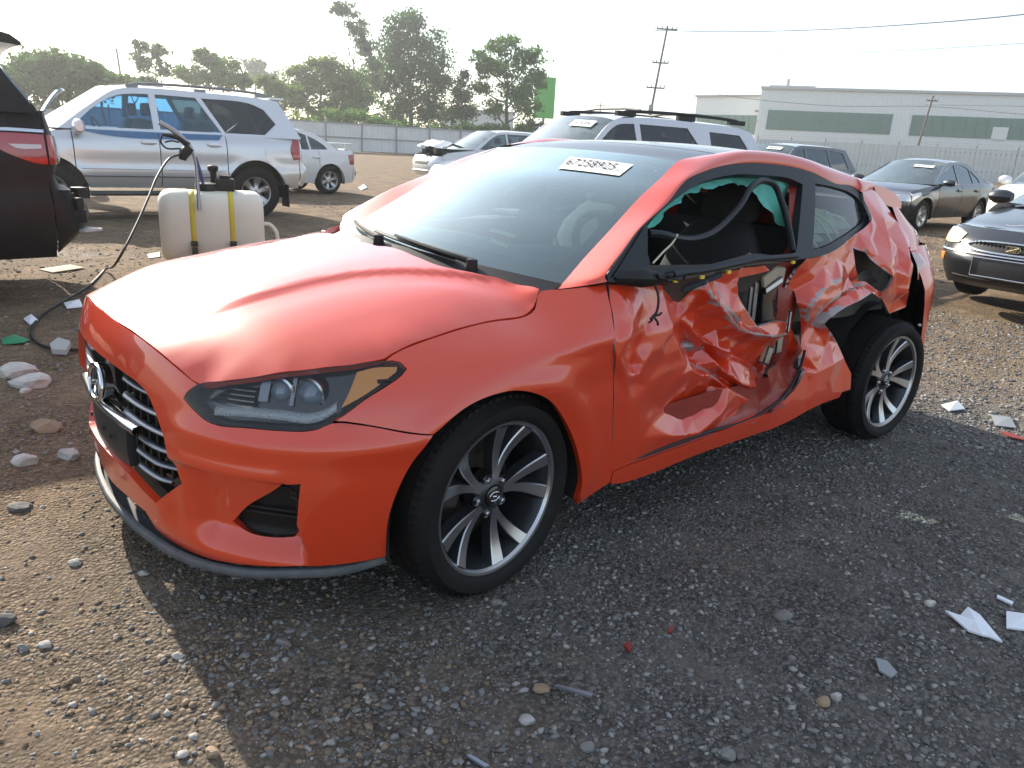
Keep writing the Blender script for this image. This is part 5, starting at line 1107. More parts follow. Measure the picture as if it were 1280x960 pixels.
        # greenhouse
        zb,zr_=g['zb'],g['zr'];gy=lambda x,z:g['Wb']+(g['Wr']-g['Wb'])*(np.asarray(z,float).ravel()-zb)/(zr_-zb)-g.get('rearin',.0)*sstep(-1.,-2.6,x)
        c.gy=gy;fg=lambda s,o=0.:(lambda x,z:np.stack([np.asarray(x,float).ravel(),s*(gy(x,z)+o),np.asarray(z,float).ravel()],-1));c.fg=fg
        roof=g['roof']
        for s in(1,-1):
            sd=panel('window_frame',g['out'],fg(s),S.get('frame',c.m),c.root,holes=[w for w in g['win']],h=.07,flange=.03,sgn=-s,smo=True,corner=30)
            for i,w in enumerate(g['win']):
                panel('window',w,fg(s,-.012),g.get('glass',[GLB]*9)[i],sd,h=.15,flange=0,sgn=-s,corner=30)
        rx=np.array([r[0] for r in roof]);rz_=np.array([r[1] for r in roof]);rows=[]
        for x,z in zip(*[np.interp(np.linspace(0,1,20),np.linspace(0,1,len(rx)),v) for v in(rx,rz_)]):
            ye=float(gy([x],[z])[0]);sv=np.linspace(-1,1,25);zz=z+g.get('rcrown',.05)*(1-np.abs(sv)**2.6);rows.append(np.stack([np.full(25,x),sv*ye,zz],-1))
        gridobj('roof',np.array(rows),S.get('roofmat',c.m),c.root,flip=rx[0]<rx[-1])
        def screen(nm,a,b,bow0,bow1,m,lift=.05):
            u=np.linspace(-1,1,25);rows=[]
            for t in np.linspace(0,1,12):
                x=a[0]+(b[0]-a[0])*t;z=a[1]+(b[1]-a[1])*t;ye=float(gy([x],[z])[0])
                rows.append(np.stack([x+(bow0+(bow1-bow0)*t)*(1-u**2),u*ye,z+lift*t*(1-np.abs(u)**2.6)],-1))
            return gridobj(nm,np.array(rows),m,c.root,flip=a[0]<b[0])
        c.ws=screen('windscreen',g['A0'],g['A1'],g.get('bow',.2),.05,g.get('wsmat',GLW),g.get('rcrown',.05))
        c.rs=screen('rear_window',g['D0'],g['D1'],-g.get('rbow',.1),-.03,g.get('rsmat',GLD),g.get('rcrown',.05))
        # floor pan, dark cabin and seats
        k=MB();L=S['xf']-S['xr'];k.box(((S['xf']+S['xr'])/2,0,S['sill']+.05),(L*.9,c.W*1.6,.06));k.box((S['axles'][0],0,.48),(.8,c.W*1.2,.36));k.box(((S['xf']+S['xr'])/2,0,S['sill']+.2),(L*.55,c.W*1.7,.3));k.build('underbody',INK,c.root)
        if S.get('seats',True):
            for xs in S.get('seatx',(.1,-.75)):
                for s in(1,-1):
                    q=MB();z0=zb-.25;q.box((xs,s*.38,z0+.12),(.16,.46,.62),np.array([[.97,0,-.22],[0,1,0],[.22,0,.97]]));q.box((xs-.12,s*.38,z0+.55),(.10,.25,.18));q.build('seat',mat('car_seat_dark',(.035,.035,.037),.85),c.root,bevel=.04)
        for ax in S['axles']:
            for s in(1,-1):
                if (ax,s) in S.get('skipwheel',()):continue
                wheel(c.root,(ax,s*(c.W-.145),S['R']),S['R'],.215,S['rim'],s,S.get('steer',0) if ax==S['axles'][0] else 0,style=S.get('wstyle','six'),n=S.get('wn',6),rimmat=S.get('rimdark',RIMS),face=S.get('rimmat',RIMS),detail=False)
                k=MB();th=np.linspace(-.2,math.pi+.2,18);R=c.S['AR']+.01;k.grid(np.array([[(ax+R*math.cos(t),s*y,S['R']+R*math.sin(t)) for t in th] for y in(c.W-.02,c.W-.3)]));k.add([(ax+R*math.cos(t),s*(c.W-.3),S['R']+R*math.sin(t)) for t in th],[tuple(range(18))]);k.build('wheel_arch',INK,c.root)
        return c
    def patch(c,key,nm,out,m,off=.006,parent=None,h=.04,label=None):
        o=panel(nm,out,c.ff[key],m,parent or c.root,h=h,flange=.012,off=off,sgn=1 if key=='nose' else -1,corner=40);
        if label:tag(o,label)
        return o
    def spatch(c,nm,s,out,m,off=.006,h=.05,parent=None):
        return panel(nm,out,c.side(s),m,parent or c.root,h=h,flange=.012,off=off,sgn=-s,corner=40)
    def mirror(c,x,z,m,d=(.13,.20,.17)):
        for s in(1,-1):
            y=float(c.sy([x],[z-.05])[0])-.03;k=MB();G=[]
            for t in np.linspace(0,1,7):
                r=math.sin(math.pi*(.12+.76*t))**.5;th=np.linspace(0,2*math.pi,15);G.append(np.stack([x+d[0]*.5*r*np.cos(th)*1.+.02*t,np.full(15,s*(y+.05+d[1]*t)),z+.05+d[2]*.5*r*np.sin(th)],-1))
            k.grid(np.array(G))
            for e in(0,-1):k.add(G[e][:-1],[tuple(range(14))])
            k.box((x,s*(y+.03),z),(.07,.12,.04));k.build('door_mirror',m,c.root,sharp=50)
    def handle(c,xs,z,m):
        for s in(1,-1):
            for x in xs:
                y=float(c.sy([x],[z])[0]);k=MB();k.box((x,s*(y+.018),z),(.20,.03,.032));k.box((x,s*(y+.003),z),(.14,.01,.07));k.build('door_handle',m,c.root,bevel=.008)
    def sticker(c,s,t,w,h,text=None):
        me=c.ws.data;V=np.array([v.co[:] for v in me.vertices]).reshape(12,25,3)
        p=V[int(t*11),int((s+1)*12)];xd=V[int(t*11),min(24,int((s+1)*12)+1)]-V[int(t*11),int((s+1)*12)-1];up=V[min(11,int(t*11)+1),int((s+1)*12)]-V[int(t*11)-1,int((s+1)*12)]
        n=np.cross(xd,up);n=n/np.linalg.norm(n)*(1 if n[0]>0 else -1);k=MB();k.box((0,0,.008),(w,h,.003));M=frame(p+n*.004,xd,n);o=k.build('lot_sticker',WHITE,c.ws,smooth=False);o.data.transform(M)
        if text:text_mesh('lot_number',text,h*.72,M@Matrix.Translation((0,0,.012)),INK,o,sx=.8)
SILVER=paint('silver_paint',(.58,.60,.62),.3,dust=.2,dustcol=(.42,.40,.36),flake=.45)
FILM=glass('blue_window_film',(.22,.46,.72),1.5,1.6,gcol=(.55,.82,1.),dust=.07)
# silver SUV seen side on
def silver_suv():
    g=dict(zb=1.20,zr=1.78,Wb=.86,Wr=.68,bow=.18,rbow=.08,rcrown=.05,A0=(1.20,1.20),A1=(.42,1.735),D0=(-2.16,1.22),D1=(-1.86,1.735),
     out=[(1.20,1.20),(.80,1.50),(.42,1.735),(.15,1.775),(-.8,1.78),(-1.5,1.765),(-1.86,1.735),(-2.0,1.5),(-2.16,1.20),(-.5,1.19)],
     roof=[(.42,1.735),(.15,1.775),(-.8,1.78),(-1.5,1.765),(-1.86,1.735)],
     win=[[(1.02,1.235),(.72,1.50),(.42,1.66),(.10,1.70),(.02,1.70),(.02,1.235)],[(-.07,1.235),(-.07,1.705),(-.62,1.70),(-.92,1.235)],[(-.70,1.70),(-1.42,1.675),(-1.62,1.60),(-1.78,1.40),(-1.58,1.235),(-.98,1.235)]],glass=[FILM,FILM,GLD],rsmat=GLD)
    S=dict(paint=SILVER,W=.935,xf=2.0,xr=-2.12,sill=.44,axles=(1.40,-1.39),R=.39,AR=.47,rim=.225,top=[(2.1,1.0),(1.7,1.09),(1.25,1.17),(.5,1.20),(-1,1.21),(-2.2,1.22)],
     prof=[(0.,-.08),(.12,-.03),(.3,.004),(.42,-.006),(.7,.0),(.9,-.03),(1.,-.075)],
     panels=[('front_fender',2.0,1.06),('front_door',1.055,-.02),('rear_door',-.025,-.96),('rear_quarter',-.965,-2.12)],nose=[(.45,2.16),(.6,2.27),(.85,2.26),(1.0,2.16)],tail=[(.48,-2.30),(.6,-2.36),(.78,-2.36),(.84,-2.28),(1.0,-2.27),(1.22,-2.20)],gh=g,wstyle='six',wn=6)
    c=Car('silver_suv','silver sport utility vehicle parked side on behind the white tank',(-2.17,-10.22,0),math.radians(-1),S,cat='suv').body();r=c.root
    for s in(1,-1):
        c.spatch('tail_lamp',s,[(-2.02,1.17),(-2.13,1.17),(-2.125,.90),(-2.02,.88),(-1.97,1.02)],LAMPR,.012)
        c.spatch('fuel_flap' if s>0 else 'side_badge',s,[(-1.72,1.02),(-1.55,1.02),(-1.55,.87),(-1.72,.87)],c.m,.004)
        for z in(.60,.70):
            x=np.linspace(.98,-.92,20);k=MB();k.tube(np.stack([x,s*(c.sy(x,np.full(20,z))+.004),np.full(20,z)],-1),.008,6);k.build('side_moulding',CLAD if z<.65 else SILVER,r)
        k=MB();x=np.linspace(.92,-.92,8);k.grid(np.array([np.stack([x,np.full(8,s*y),np.full(8,z)],-1) for y,z in((.80,.40),(.93,.40),(.95,.37),(.93,.34),(.80,.34))]));k.build('running_board',CLAD,r)
        k=MB();x=np.linspace(.25,-1.72,24);z=1.80+.055*np.sin(np.clip((.25-x)/1.97,0,1)*math.pi)**.35;k.tube(np.stack([x,np.full(24,s*.62),z],-1),.020,8)
        for xx in(.2,-.72,-1.62):k.box((xx,s*.62,1.80),(.16,.045,.05))
        k.build('roof_rail_bar',mat('rail_grey',(.20,.21,.22),.4,.5),r)
        k=MB();k.box((-1.87,s*.86,.34),(.02,.24,.34));k.build('mud_flap',BLK,r)
    panel('window_film',[(1.0,1.20),(.05,1.20),(-.93,1.205),(-.86,1.13),(-.4,1.12),(.3,1.11),(.7,1.14)],c.side(1,.004),FILM,r,h=.08,flange=0,sgn=-1,off=.004)
    c.mirror(.98,1.18,SILVER,(.16,.22,.2));c.handle((.12,-.78),1.06,SILVER)
    k=MB();k.box((-1.90,0,1.775),(.22,1.2,.03));k.build('roof_spoiler',SILVER,r,bevel=.01)
    th=np.linspace(0,2*math.pi,25);k=MB();k.tube(np.stack([.18*np.cos(th),.18*np.sin(th),0*th],-1),.016,6,cap=False);k.build('steering_wheel',DASH,r).data.transform(frame((.62,.38,1.20),(0,1,0),(-.9,0,.4)))
silver_suv()
# dark SUV whose tail fills the left edge
def dark_suv():
    P=paint('black_cherry_paint',(.010,.009,.010),.45,dust=.2,dustcol=(.08,.08,.078),coat=.10,coat_rough=.12);P.node_tree.nodes['Principled BSDF'].inputs['Specular IOR Level'].default_value=.12
    g=dict(zb=1.36,zr=1.80,Wb=.93,Wr=.74,bow=.2,rbow=.06,rcrown=.05,A0=(1.35,1.30),A1=(.45,1.76),D0=(-2.42,1.36),D1=(-2.16,1.77),
     out=[(1.35,1.32),(.9,1.55),(.45,1.76),(0,1.80),(-1.4,1.80),(-2.16,1.77),(-2.27,1.58),(-2.42,1.34),(0,1.33)],roof=[(.45,1.76),(0,1.80),(-1.4,1.80),(-2.16,1.77)],
     win=[[(1.1,1.38),(.5,1.68),(.02,1.74),(.02,1.38)],[(-.06,1.38),(-.06,1.74),(-1.0,1.74),(-1.1,1.38)],[(-1.16,1.38),(-1.08,1.74),(-1.86,1.72),(-2.0,1.60),(-2.10,1.40)]],glass=[GLD]*3,rsmat=GLD)
    S=dict(paint=P,W=1.01,xf=2.2,xr=-2.44,sill=.36,axles=(1.54,-1.54),R=.40,AR=.48,rim=.24,top=[(2.3,1.1),(1.9,1.2),(1.35,1.30),(0,1.33),(-1.5,1.345),(-2.6,1.36)],
     prof=[(0.,-.08),(.1,-.02),(.35,.0),(.5,-.012),(.72,.0),(.9,-.035),(1.,-.08)],
     panels=[('front_fender',2.2,1.2),('front_door',1.195,.0),('rear_door',-.005,-1.12),('rear_quarter',-1.125,-2.44)],nose=[(.45,2.4),(.7,2.5),(1.0,2.45),(1.12,2.36)],tail=[(.40,-2.50),(.52,-2.70),(.72,-2.74),(.79,-2.68),(.84,-2.57),(1.05,-2.57),(1.36,-2.50)],tail_p=2.5,gh=g,wstyle='six',wn=6,seats=False)
    c=Car('dark_suv','black cherry sport utility vehicle with damaged rear bumper at the left edge',(2.60,-4.86,0),math.radians(-3),S,cat='suv').body();r=c.root
    for s in(1,-1):
        o=c.spatch('tail_lamp',s,[(-2.05,1.20),(-2.2,1.205),(-2.435,1.20),(-2.438,1.01),(-2.36,1.02),(-2.15,1.11)],LAMPR,.02)
        c.spatch('lamp_bar',s,[(-2.22,1.135),(-2.41,1.135),(-2.41,1.11),(-2.26,1.11)],mat('lamp_white_bar',(.55,.5,.5),.2,coat=1.),.026,parent=o)
        c.spatch('chrome_strip',s,[(-2.04,1.205),(-2.2,1.213),(-2.435,1.21),(-2.438,1.228),(-2.2,1.232),(-2.05,1.222)],CHR2,.028)
        c.patch('tail','tail_lamp',[(s*.62,1.18),(s*.999,1.20),(s*.999,1.01),(s*.85,1.02),(s*.66,1.09)],LAMPR,.012)
        x=np.linspace(-1.95,-2.44,12);k=MB();k.grid(np.array([np.stack([x,s*(c.sy(x,np.full(12,z))+.02*np.clip((-1.9-x)/.3,0,1)),np.full(12,z)],-1) for z in(.42,.52,.70,.77,.80)]));k.build('bumper_corner',P,r)
    # broken lamp and bumper corner
    k=MB();rr=random.Random(3)
    for i in range(16):
        k.box((-2.50-rr.uniform(0,.16),.90-rr.uniform(0,.25),rr.uniform(.60,.82)),(rr.uniform(.03,.09),rr.uniform(.02,.08),rr.uniform(.03,.10)),rotz(rr.uniform(0,3)))
    tag(k.build('broken_bumper_insert',[BLK],r,bevel=.004),'shattered black bumper insert',kind='stuff')
    k=MB();k.box((-2.66,.80,.545),(.16,.12,.018),rotz(.6));k.build('torn_plastic_edge',mat('torn_pale_plastic',(.45,.45,.45),.5),r)
    G=[]
    for x,z,t in((-2.06,1.825,.03),(-2.2,1.825,.04),(-2.34,1.805,.03),(-2.40,1.78,.012)):G.append([(x,y*(1-.03*(x<-2.4)),z+.02*(1-(y/.72)**2)+e*t) for e,ys in((1,1),(-1,-1)) for y in np.linspace(-.74,.74,13)[::ys]]+[])
    G=np.array(G);G=np.concatenate([G,G[:,:1]],1);k=MB();k.grid(G);k.add(G[-1][:-1],[tuple(range(26))]);k.build('roof_spoiler',P,r,sharp=40)
    c.handle((.15,-.95),1.1,P)
dark_suv()
def white_sedan():
    P=paint('white_sedan_paint',(.66,.67,.66),.35,dust=.3,dustcol=(.45,.42,.36))
    g=dict(zb=.92,zr=1.36,Wb=.76,Wr=.56,bow=.2,rbow=.2,rcrown=.04,A0=(.95,.92),A1=(.25,1.33),D0=(-1.55,.97),D1=(-.95,1.31),
     out=[(.95,.92),(.6,1.15),(.25,1.33),(-.1,1.365),(-.6,1.36),(-.95,1.31),(-1.3,1.12),(-1.55,.95),(-.3,.91)],roof=[(.25,1.33),(-.1,1.365),(-.6,1.36),(-.95,1.31)],
     win=[[(.78,.945),(.5,1.15),(.2,1.285),(-.15,1.31),(-.17,.945)],[(-.23,.945),(-.21,1.31),(-.6,1.305),(-.80,1.25),(-.82,.95)],[(-.86,.955),(-.84,1.235),(-1.0,1.17),(-1.22,1.03),(-1.27,.965)]],glass=[GLB]*3,rsmat=GLB)
    S=dict(paint=P,W=.85,xf=1.75,xr=-1.9,sill=.24,axles=(1.27,-1.27),R=.305,AR=.36,rim=.195,top=[(1.9,.74),(1.5,.83),(.95,.90),(0,.93),(-1.2,.96),(-1.9,.97)],deck=1,
     panels=[('front_fender',1.75,.85),('front_door',.845,-.20),('rear_door',-.205,-1.0),('rear_quarter',-1.005,-1.9)],nose=[(.25,1.9),(.45,2.02),(.6,2.0),(.74,1.92)],tail=[(.28,-2.03),(.42,-2.09),(.56,-2.07),(.62,-2.0),(.9,-1.99),(.97,-1.95)],gh=g,wstyle='six',wn=6)
    c=Car('white_sedan','white compact sedan with rear wing standing behind the silver suv',(-5.76,-14.42,0),math.radians(3),S).body();r=c.root
    for s in(1,-1):
        c.spatch('tail_lamp',s,[(-1.76,.86),(-1.895,.88),(-1.895,.66),(-1.80,.66)],LAMPR,.012)
        c.patch('tail','tail_lamp',[(s*.7,.86),(s*.999,.88),(s*.999,.66),(s*.72,.68)],LAMPR,.01)
    c.patch('tail','bumper_strip',[(-.98,.50),(.98,.50),(.98,.42),(-.98,.42)],CLAD,.012)
    k=MB();k.box((-1.86,0,1.10),(.20,1.36,.03));
    for s in(1,-1):k.box((-1.84,s*.6,1.035),(.10,.05,.12))
    k.build('boot_wing',P,r,bevel=.01);c.handle((-.05,-.93),.80,P)
white_sedan()
def damaged_crossover():
    P=paint('pearl_white_paint',(.62,.63,.64),.3,dust=.25,dustcol=(.45,.42,.38))
    g=dict(zb=1.05,zr=1.62,Wb=.84,Wr=.64,bow=.25,rbow=.1,rcrown=.05,A0=(1.05,1.06),A1=(.2,1.57),D0=(-2.1,1.1),D1=(-1.75,1.57),out=[(1.05,1.06),(.6,1.35),(.2,1.57),(-.4,1.62),(-1.2,1.61),(-1.75,1.57),(-2.1,1.08),(-.3,1.05)],roof=[(.2,1.57),(-.4,1.62),(-1.2,1.61),(-1.75,1.57)],
     win=[[(.85,1.09),(.2,1.5),(-.1,1.55),(-.12,1.09)],[(-.18,1.09),(-.16,1.55),(-1.0,1.55),(-1.05,1.09)],[(-1.1,1.09),(-1.06,1.54),(-1.6,1.5),(-1.8,1.12)]],glass=[GLB]*3)
    S=dict(paint=P,W=.92,xf=2.0,xr=-2.1,sill=.3,axles=(1.35,-1.35),R=.35,AR=.42,rim=.22,top=[(2.2,.86),(1.8,.96),(1.05,1.05),(0,1.07),(-2.2,1.10)],panels=[('front_fender',2.0,.95),('front_door',.945,-.15),('rear_door',-.155,-1.1),('rear_quarter',-1.105,-2.1)],
     nose=[(.3,2.18),(.5,2.28),(.7,2.26),(.86,2.15)],tail=[(.3,-2.25),(.6,-2.32),(1.1,-2.22)],gh=g,nohood=1)
    c=Car('damaged_crossover','pearl white crossover with buckled hood and torn black nose',(-13.6,-16.1,0),math.radians(-8),S).body();r=c.root
    # buckled hood standing up
    u=np.linspace(-1,1,25);rows=[]
    for x,z,w in((1.16,1.09,.80),(1.40,1.15,.80),(1.62,1.22,.80),(1.72,1.24,.80),(1.84,1.16,.79),(1.98,1.12,.77),(2.02,1.08,.76)):
        rows.append(np.stack([x+.14*(1-u**2)-.03*np.sin(u*7),u*w,z+.05*(1-u**2)+.02*np.sin(u*9+x*5)],-1))
    gridobj('buckled_hood',np.array(rows),P,r,flip=True)
    k=MB();rr=random.Random(5)
    for i in range(18):k.box((rr.uniform(1.7,2.16),rr.uniform(-.1,.78),rr.uniform(.80,1.04)),(rr.uniform(.08,.25),rr.uniform(.06,.25),rr.uniform(.05,.16)),rotz(rr.uniform(0,3)))
    tag(k.build('torn_engine_bay',BLK,r,bevel=.01),'torn black parts of the engine bay',kind='stuff')
    for s in(1,-1):c.patch('nose','headlight',[(s*.55,.80),(s*.98,.84),(s*.99,.68),(s*.62,.66)],LAMPC,.01)
    c.patch('nose','grille',[(-.5,.80),(.5,.80),(.45,.62),(-.45,.62)],BLK,.008);c.patch('nose','chrome_bar',[(-.48,.74),(.48,.74),(.47,.70),(-.47,.70)],CHR2,.014)
    k=MB();x=np.linspace(-.9,.9,16);k.tube(np.stack([2.28-.25*(x/.9)**4,x,np.full(16,.45)],-1),.03,8);k.build('bumper_trim',CHR2,r)
damaged_crossover()
def white_suv():
    P=paint('pale_blue_white_paint',(.60,.63,.68),.32,dust=.2,dustcol=(.45,.43,.40))
    g=dict(zb=1.12,zr=1.70,Wb=.86,Wr=.67,bow=.2,rbow=.06,rcrown=.05,A0=(1.05,1.13),A1=(.38,1.655),D0=(-2.30,1.14),D1=(-2.08,1.63),
     out=[(1.05,1.12),(.7,1.42),(.38,1.655),(.1,1.70),(-1.2,1.70),(-1.8,1.68),(-2.08,1.63),(-2.22,1.4),(-2.30,1.12),(-.5,1.11)],roof=[(.38,1.655),(.1,1.70),(-1.2,1.70),(-1.8,1.68),(-2.08,1.63)],
     win=[[(.86,1.15),(.6,1.42),(.34,1.60),(.06,1.63),(.02,1.15)],[(-.05,1.15),(-.03,1.63),(-.86,1.625),(-1.05,1.40),(-1.08,1.15)],[(-1.28,1.16),(-1.26,1.60),(-1.84,1.58),(-1.98,1.40),(-2.02,1.17)]],glass=[GLD]*3,rsmat=GLD)
    S=dict(paint=P,W=.94,xf=2.05,xr=-2.2,sill=.4,axles=(1.43,-1.43),R=.37,AR=.44,rim=.22,top=[(2.2,1.0),(1.8,1.07),(1.05,1.12),(0,1.13),(-2.3,1.14)],panels=[('front_fender',2.05,1.0),('front_door',.995,-.03),('rear_door',-.035,-1.12),('rear_quarter',-1.125,-2.2)],
     nose=[(.4,2.25),(.6,2.36),(.85,2.34),(1.0,2.22)],tail=[(.4,-2.35),(.6,-2.42),(1.14,-2.33)],gh=g,wstyle='six')
    c=Car('pale_suv','pale white sport utility vehicle with roof rails right behind the red car',(-6.62,-5.02,0),math.radians(-9),S,cat='suv').body();r=c.root
    c.sticker(.42,.84,.42,.13,'62740000' and '62742896');c.mirror(.86,1.13,P)
    for s in(1,-1):
        k=MB();x=np.linspace(.22,-1.95,22);k.tube(np.stack([x,np.full(22,s*.60),1.745+.05*np.sin(np.clip((.22-x)/2.17,0,1)*math.pi)**.35],-1),.022,8)
        for xx in(.14,-.9,-1.86):k.box((xx,s*.60,1.745),(.30,.06,.06))
        k.build('roof_rail_bar',BLK,r)
    for xx in(-.1,-1.3):
        k=MB();k.tube([(xx,-.6,1.80),(xx,-.3,1.825),(xx,.3,1.825),(xx,.6,1.80)],.016,8);k.build('roof_cross_bar',BLK,r)
    for s in(1,-1):c.patch('nose','headlight',[(s*.6,.95),(s*.98,.97),(s*.99,.78),(s*.62,.78)],LAMPC,.01)
    c.patch('nose','grille',[(-.55,.95),(.55,.95),(.52,.75),(-.52,.75)],BLK,.01)
white_suv()
def grey_suv():
    P=paint('charcoal_suv_paint',(.03,.036,.045),.3,dust=.12,dustcol=(.25,.24,.22))
    g=dict(zb=1.08,zr=1.62,Wb=.84,Wr=.66,bow=.2,rbow=.08,rcrown=.05,A0=(1.0,1.08),A1=(.25,1.58),D0=(-2.1,1.1),D1=(-1.75,1.57),out=[(1.0,1.08),(.6,1.36),(.25,1.58),(-.3,1.62),(-1.2,1.61),(-1.75,1.57),(-2.1,1.08),(-.3,1.06)],roof=[(.25,1.58),(-.3,1.62),(-1.2,1.61),(-1.75,1.57)],
     win=[[(.82,1.11),(.25,1.52),(-.05,1.55),(-.08,1.11)],[(-.15,1.11),(-.13,1.55),(-.95,1.55),(-1.05,1.11)],[(-1.12,1.11),(-1.02,1.55),(-1.6,1.5),(-1.8,1.13)]],glass=[GLB]*3)
    S=dict(paint=P,W=.92,xf=2.0,xr=-2.1,sill=.35,axles=(1.35,-1.35),R=.36,AR=.43,rim=.22,top=[(2.2,.92),(1.8,1.0),(1.0,1.07),(0,1.09),(-2.2,1.1)],panels=[('front_fender',2.0,.95),('front_door',.945,-.1),('rear_door',-.105,-1.08),('rear_quarter',-1.085,-2.1)],
     nose=[(.35,2.2),(.6,2.3),(.92,2.17)],tail=[(.35,-2.25),(.6,-2.32),(1.1,-2.22)],gh=g)
    c=Car('charcoal_suv','charcoal sport utility vehicle far behind the roof of the red car',(-16.3,-8.2,0),math.radians(-6),S,cat='suv').body();c.sticker(.4,.84,.40,.12,'48210637');c.mirror(.84,1.08,paint('red_mirror_paint',(.5,.03,.03)))
grey_suv()
def black_sedan():
    P=paint('black_blue_sedan_paint',(.010,.013,.019),.3,dust=.07,dustcol=(.22,.20,.17))
    g=dict(zb=.95,zr=1.42,Wb=.80,Wr=.58,bow=.28,rbow=.2,rcrown=.05,A0=(.98,.95),A1=(.10,1.385),D0=(-1.72,1.02),D1=(-1.02,1.37),
     out=[(.98,.95),(.55,1.18),(.10,1.385),(-.2,1.42),(-.65,1.42),(-1.02,1.37),(-1.4,1.18),(-1.72,1.0),(-.4,.95)],roof=[(.10,1.385),(-.2,1.42),(-.65,1.42),(-1.02,1.37)],
     win=[[(.80,.975),(.5,1.15),(.10,1.325),(-.18,1.355),(-.20,.985)],[(-.28,.985),(-.26,1.36),(-.66,1.35),(-.90,1.29),(-.98,1.0)],[(-1.03,1.005),(-.95,1.28),(-1.1,1.2),(-1.33,1.05),(-1.35,1.015)]],glass=[GLB]*3,rsmat=GLB)
    S=dict(paint=P,W=.895,xf=1.9,xr=-2.1,sill=.27,axles=(1.39,-1.39),R=.325,AR=.375,rim=.205,top=[(2.1,.76),(1.6,.85),(.98,.93),(0,.965),(-1.2,1.0),(-2.1,1.02)],deck=1,
     panels=[('front_fender',1.9,.86),('front_door',.855,-.23),('rear_door',-.235,-1.15),('rear_quarter',-1.155,-2.1)],nose=[(.25,2.12),(.45,2.27),(.62,2.26),(.76,2.12)],tail=[(.3,-2.3),(.5,-2.4),(.9,-2.36),(1.02,-2.28)],gh=g,wstyle='six',wn=7)
    c=Car('black_sedan','glossy black sedan with lot sticker parked before the right fence',(-16.95,-5.05,0),math.radians(-2),S).body();c.sticker(.45,.80,.40,.12,'66142387');c.mirror(.72,.95,P,(.14,.24,.15));c.handle((-.10,-1.0),.84,P)
    for s in(1,-1):
        c.patch('nose','headlight',[(s*.62,.74),(s*.99,.755),(s*.999,.62),(s*.72,.60)],LAMPC,.01)
        c.spatch('headlight',s,[(1.9,.755),(1.62,.80),(1.58,.76),(1.9,.62)],LAMPC,.008)
        x=np.linspace(.82,-1.36,16);z=np.interp(x,[-1.36,0,.82],[.985,.955,.945]);k=MB();k.tube(np.stack([x,s*(c.gy(x,z)+.012),z],-1),.011,6);k.build('chrome_belt_strip',CHR2,c.root)
    c.patch('nose','grille',[(-.42,.72),(.42,.72),(.38,.56),(-.38,.56)],BLK,.008)
black_sedan()
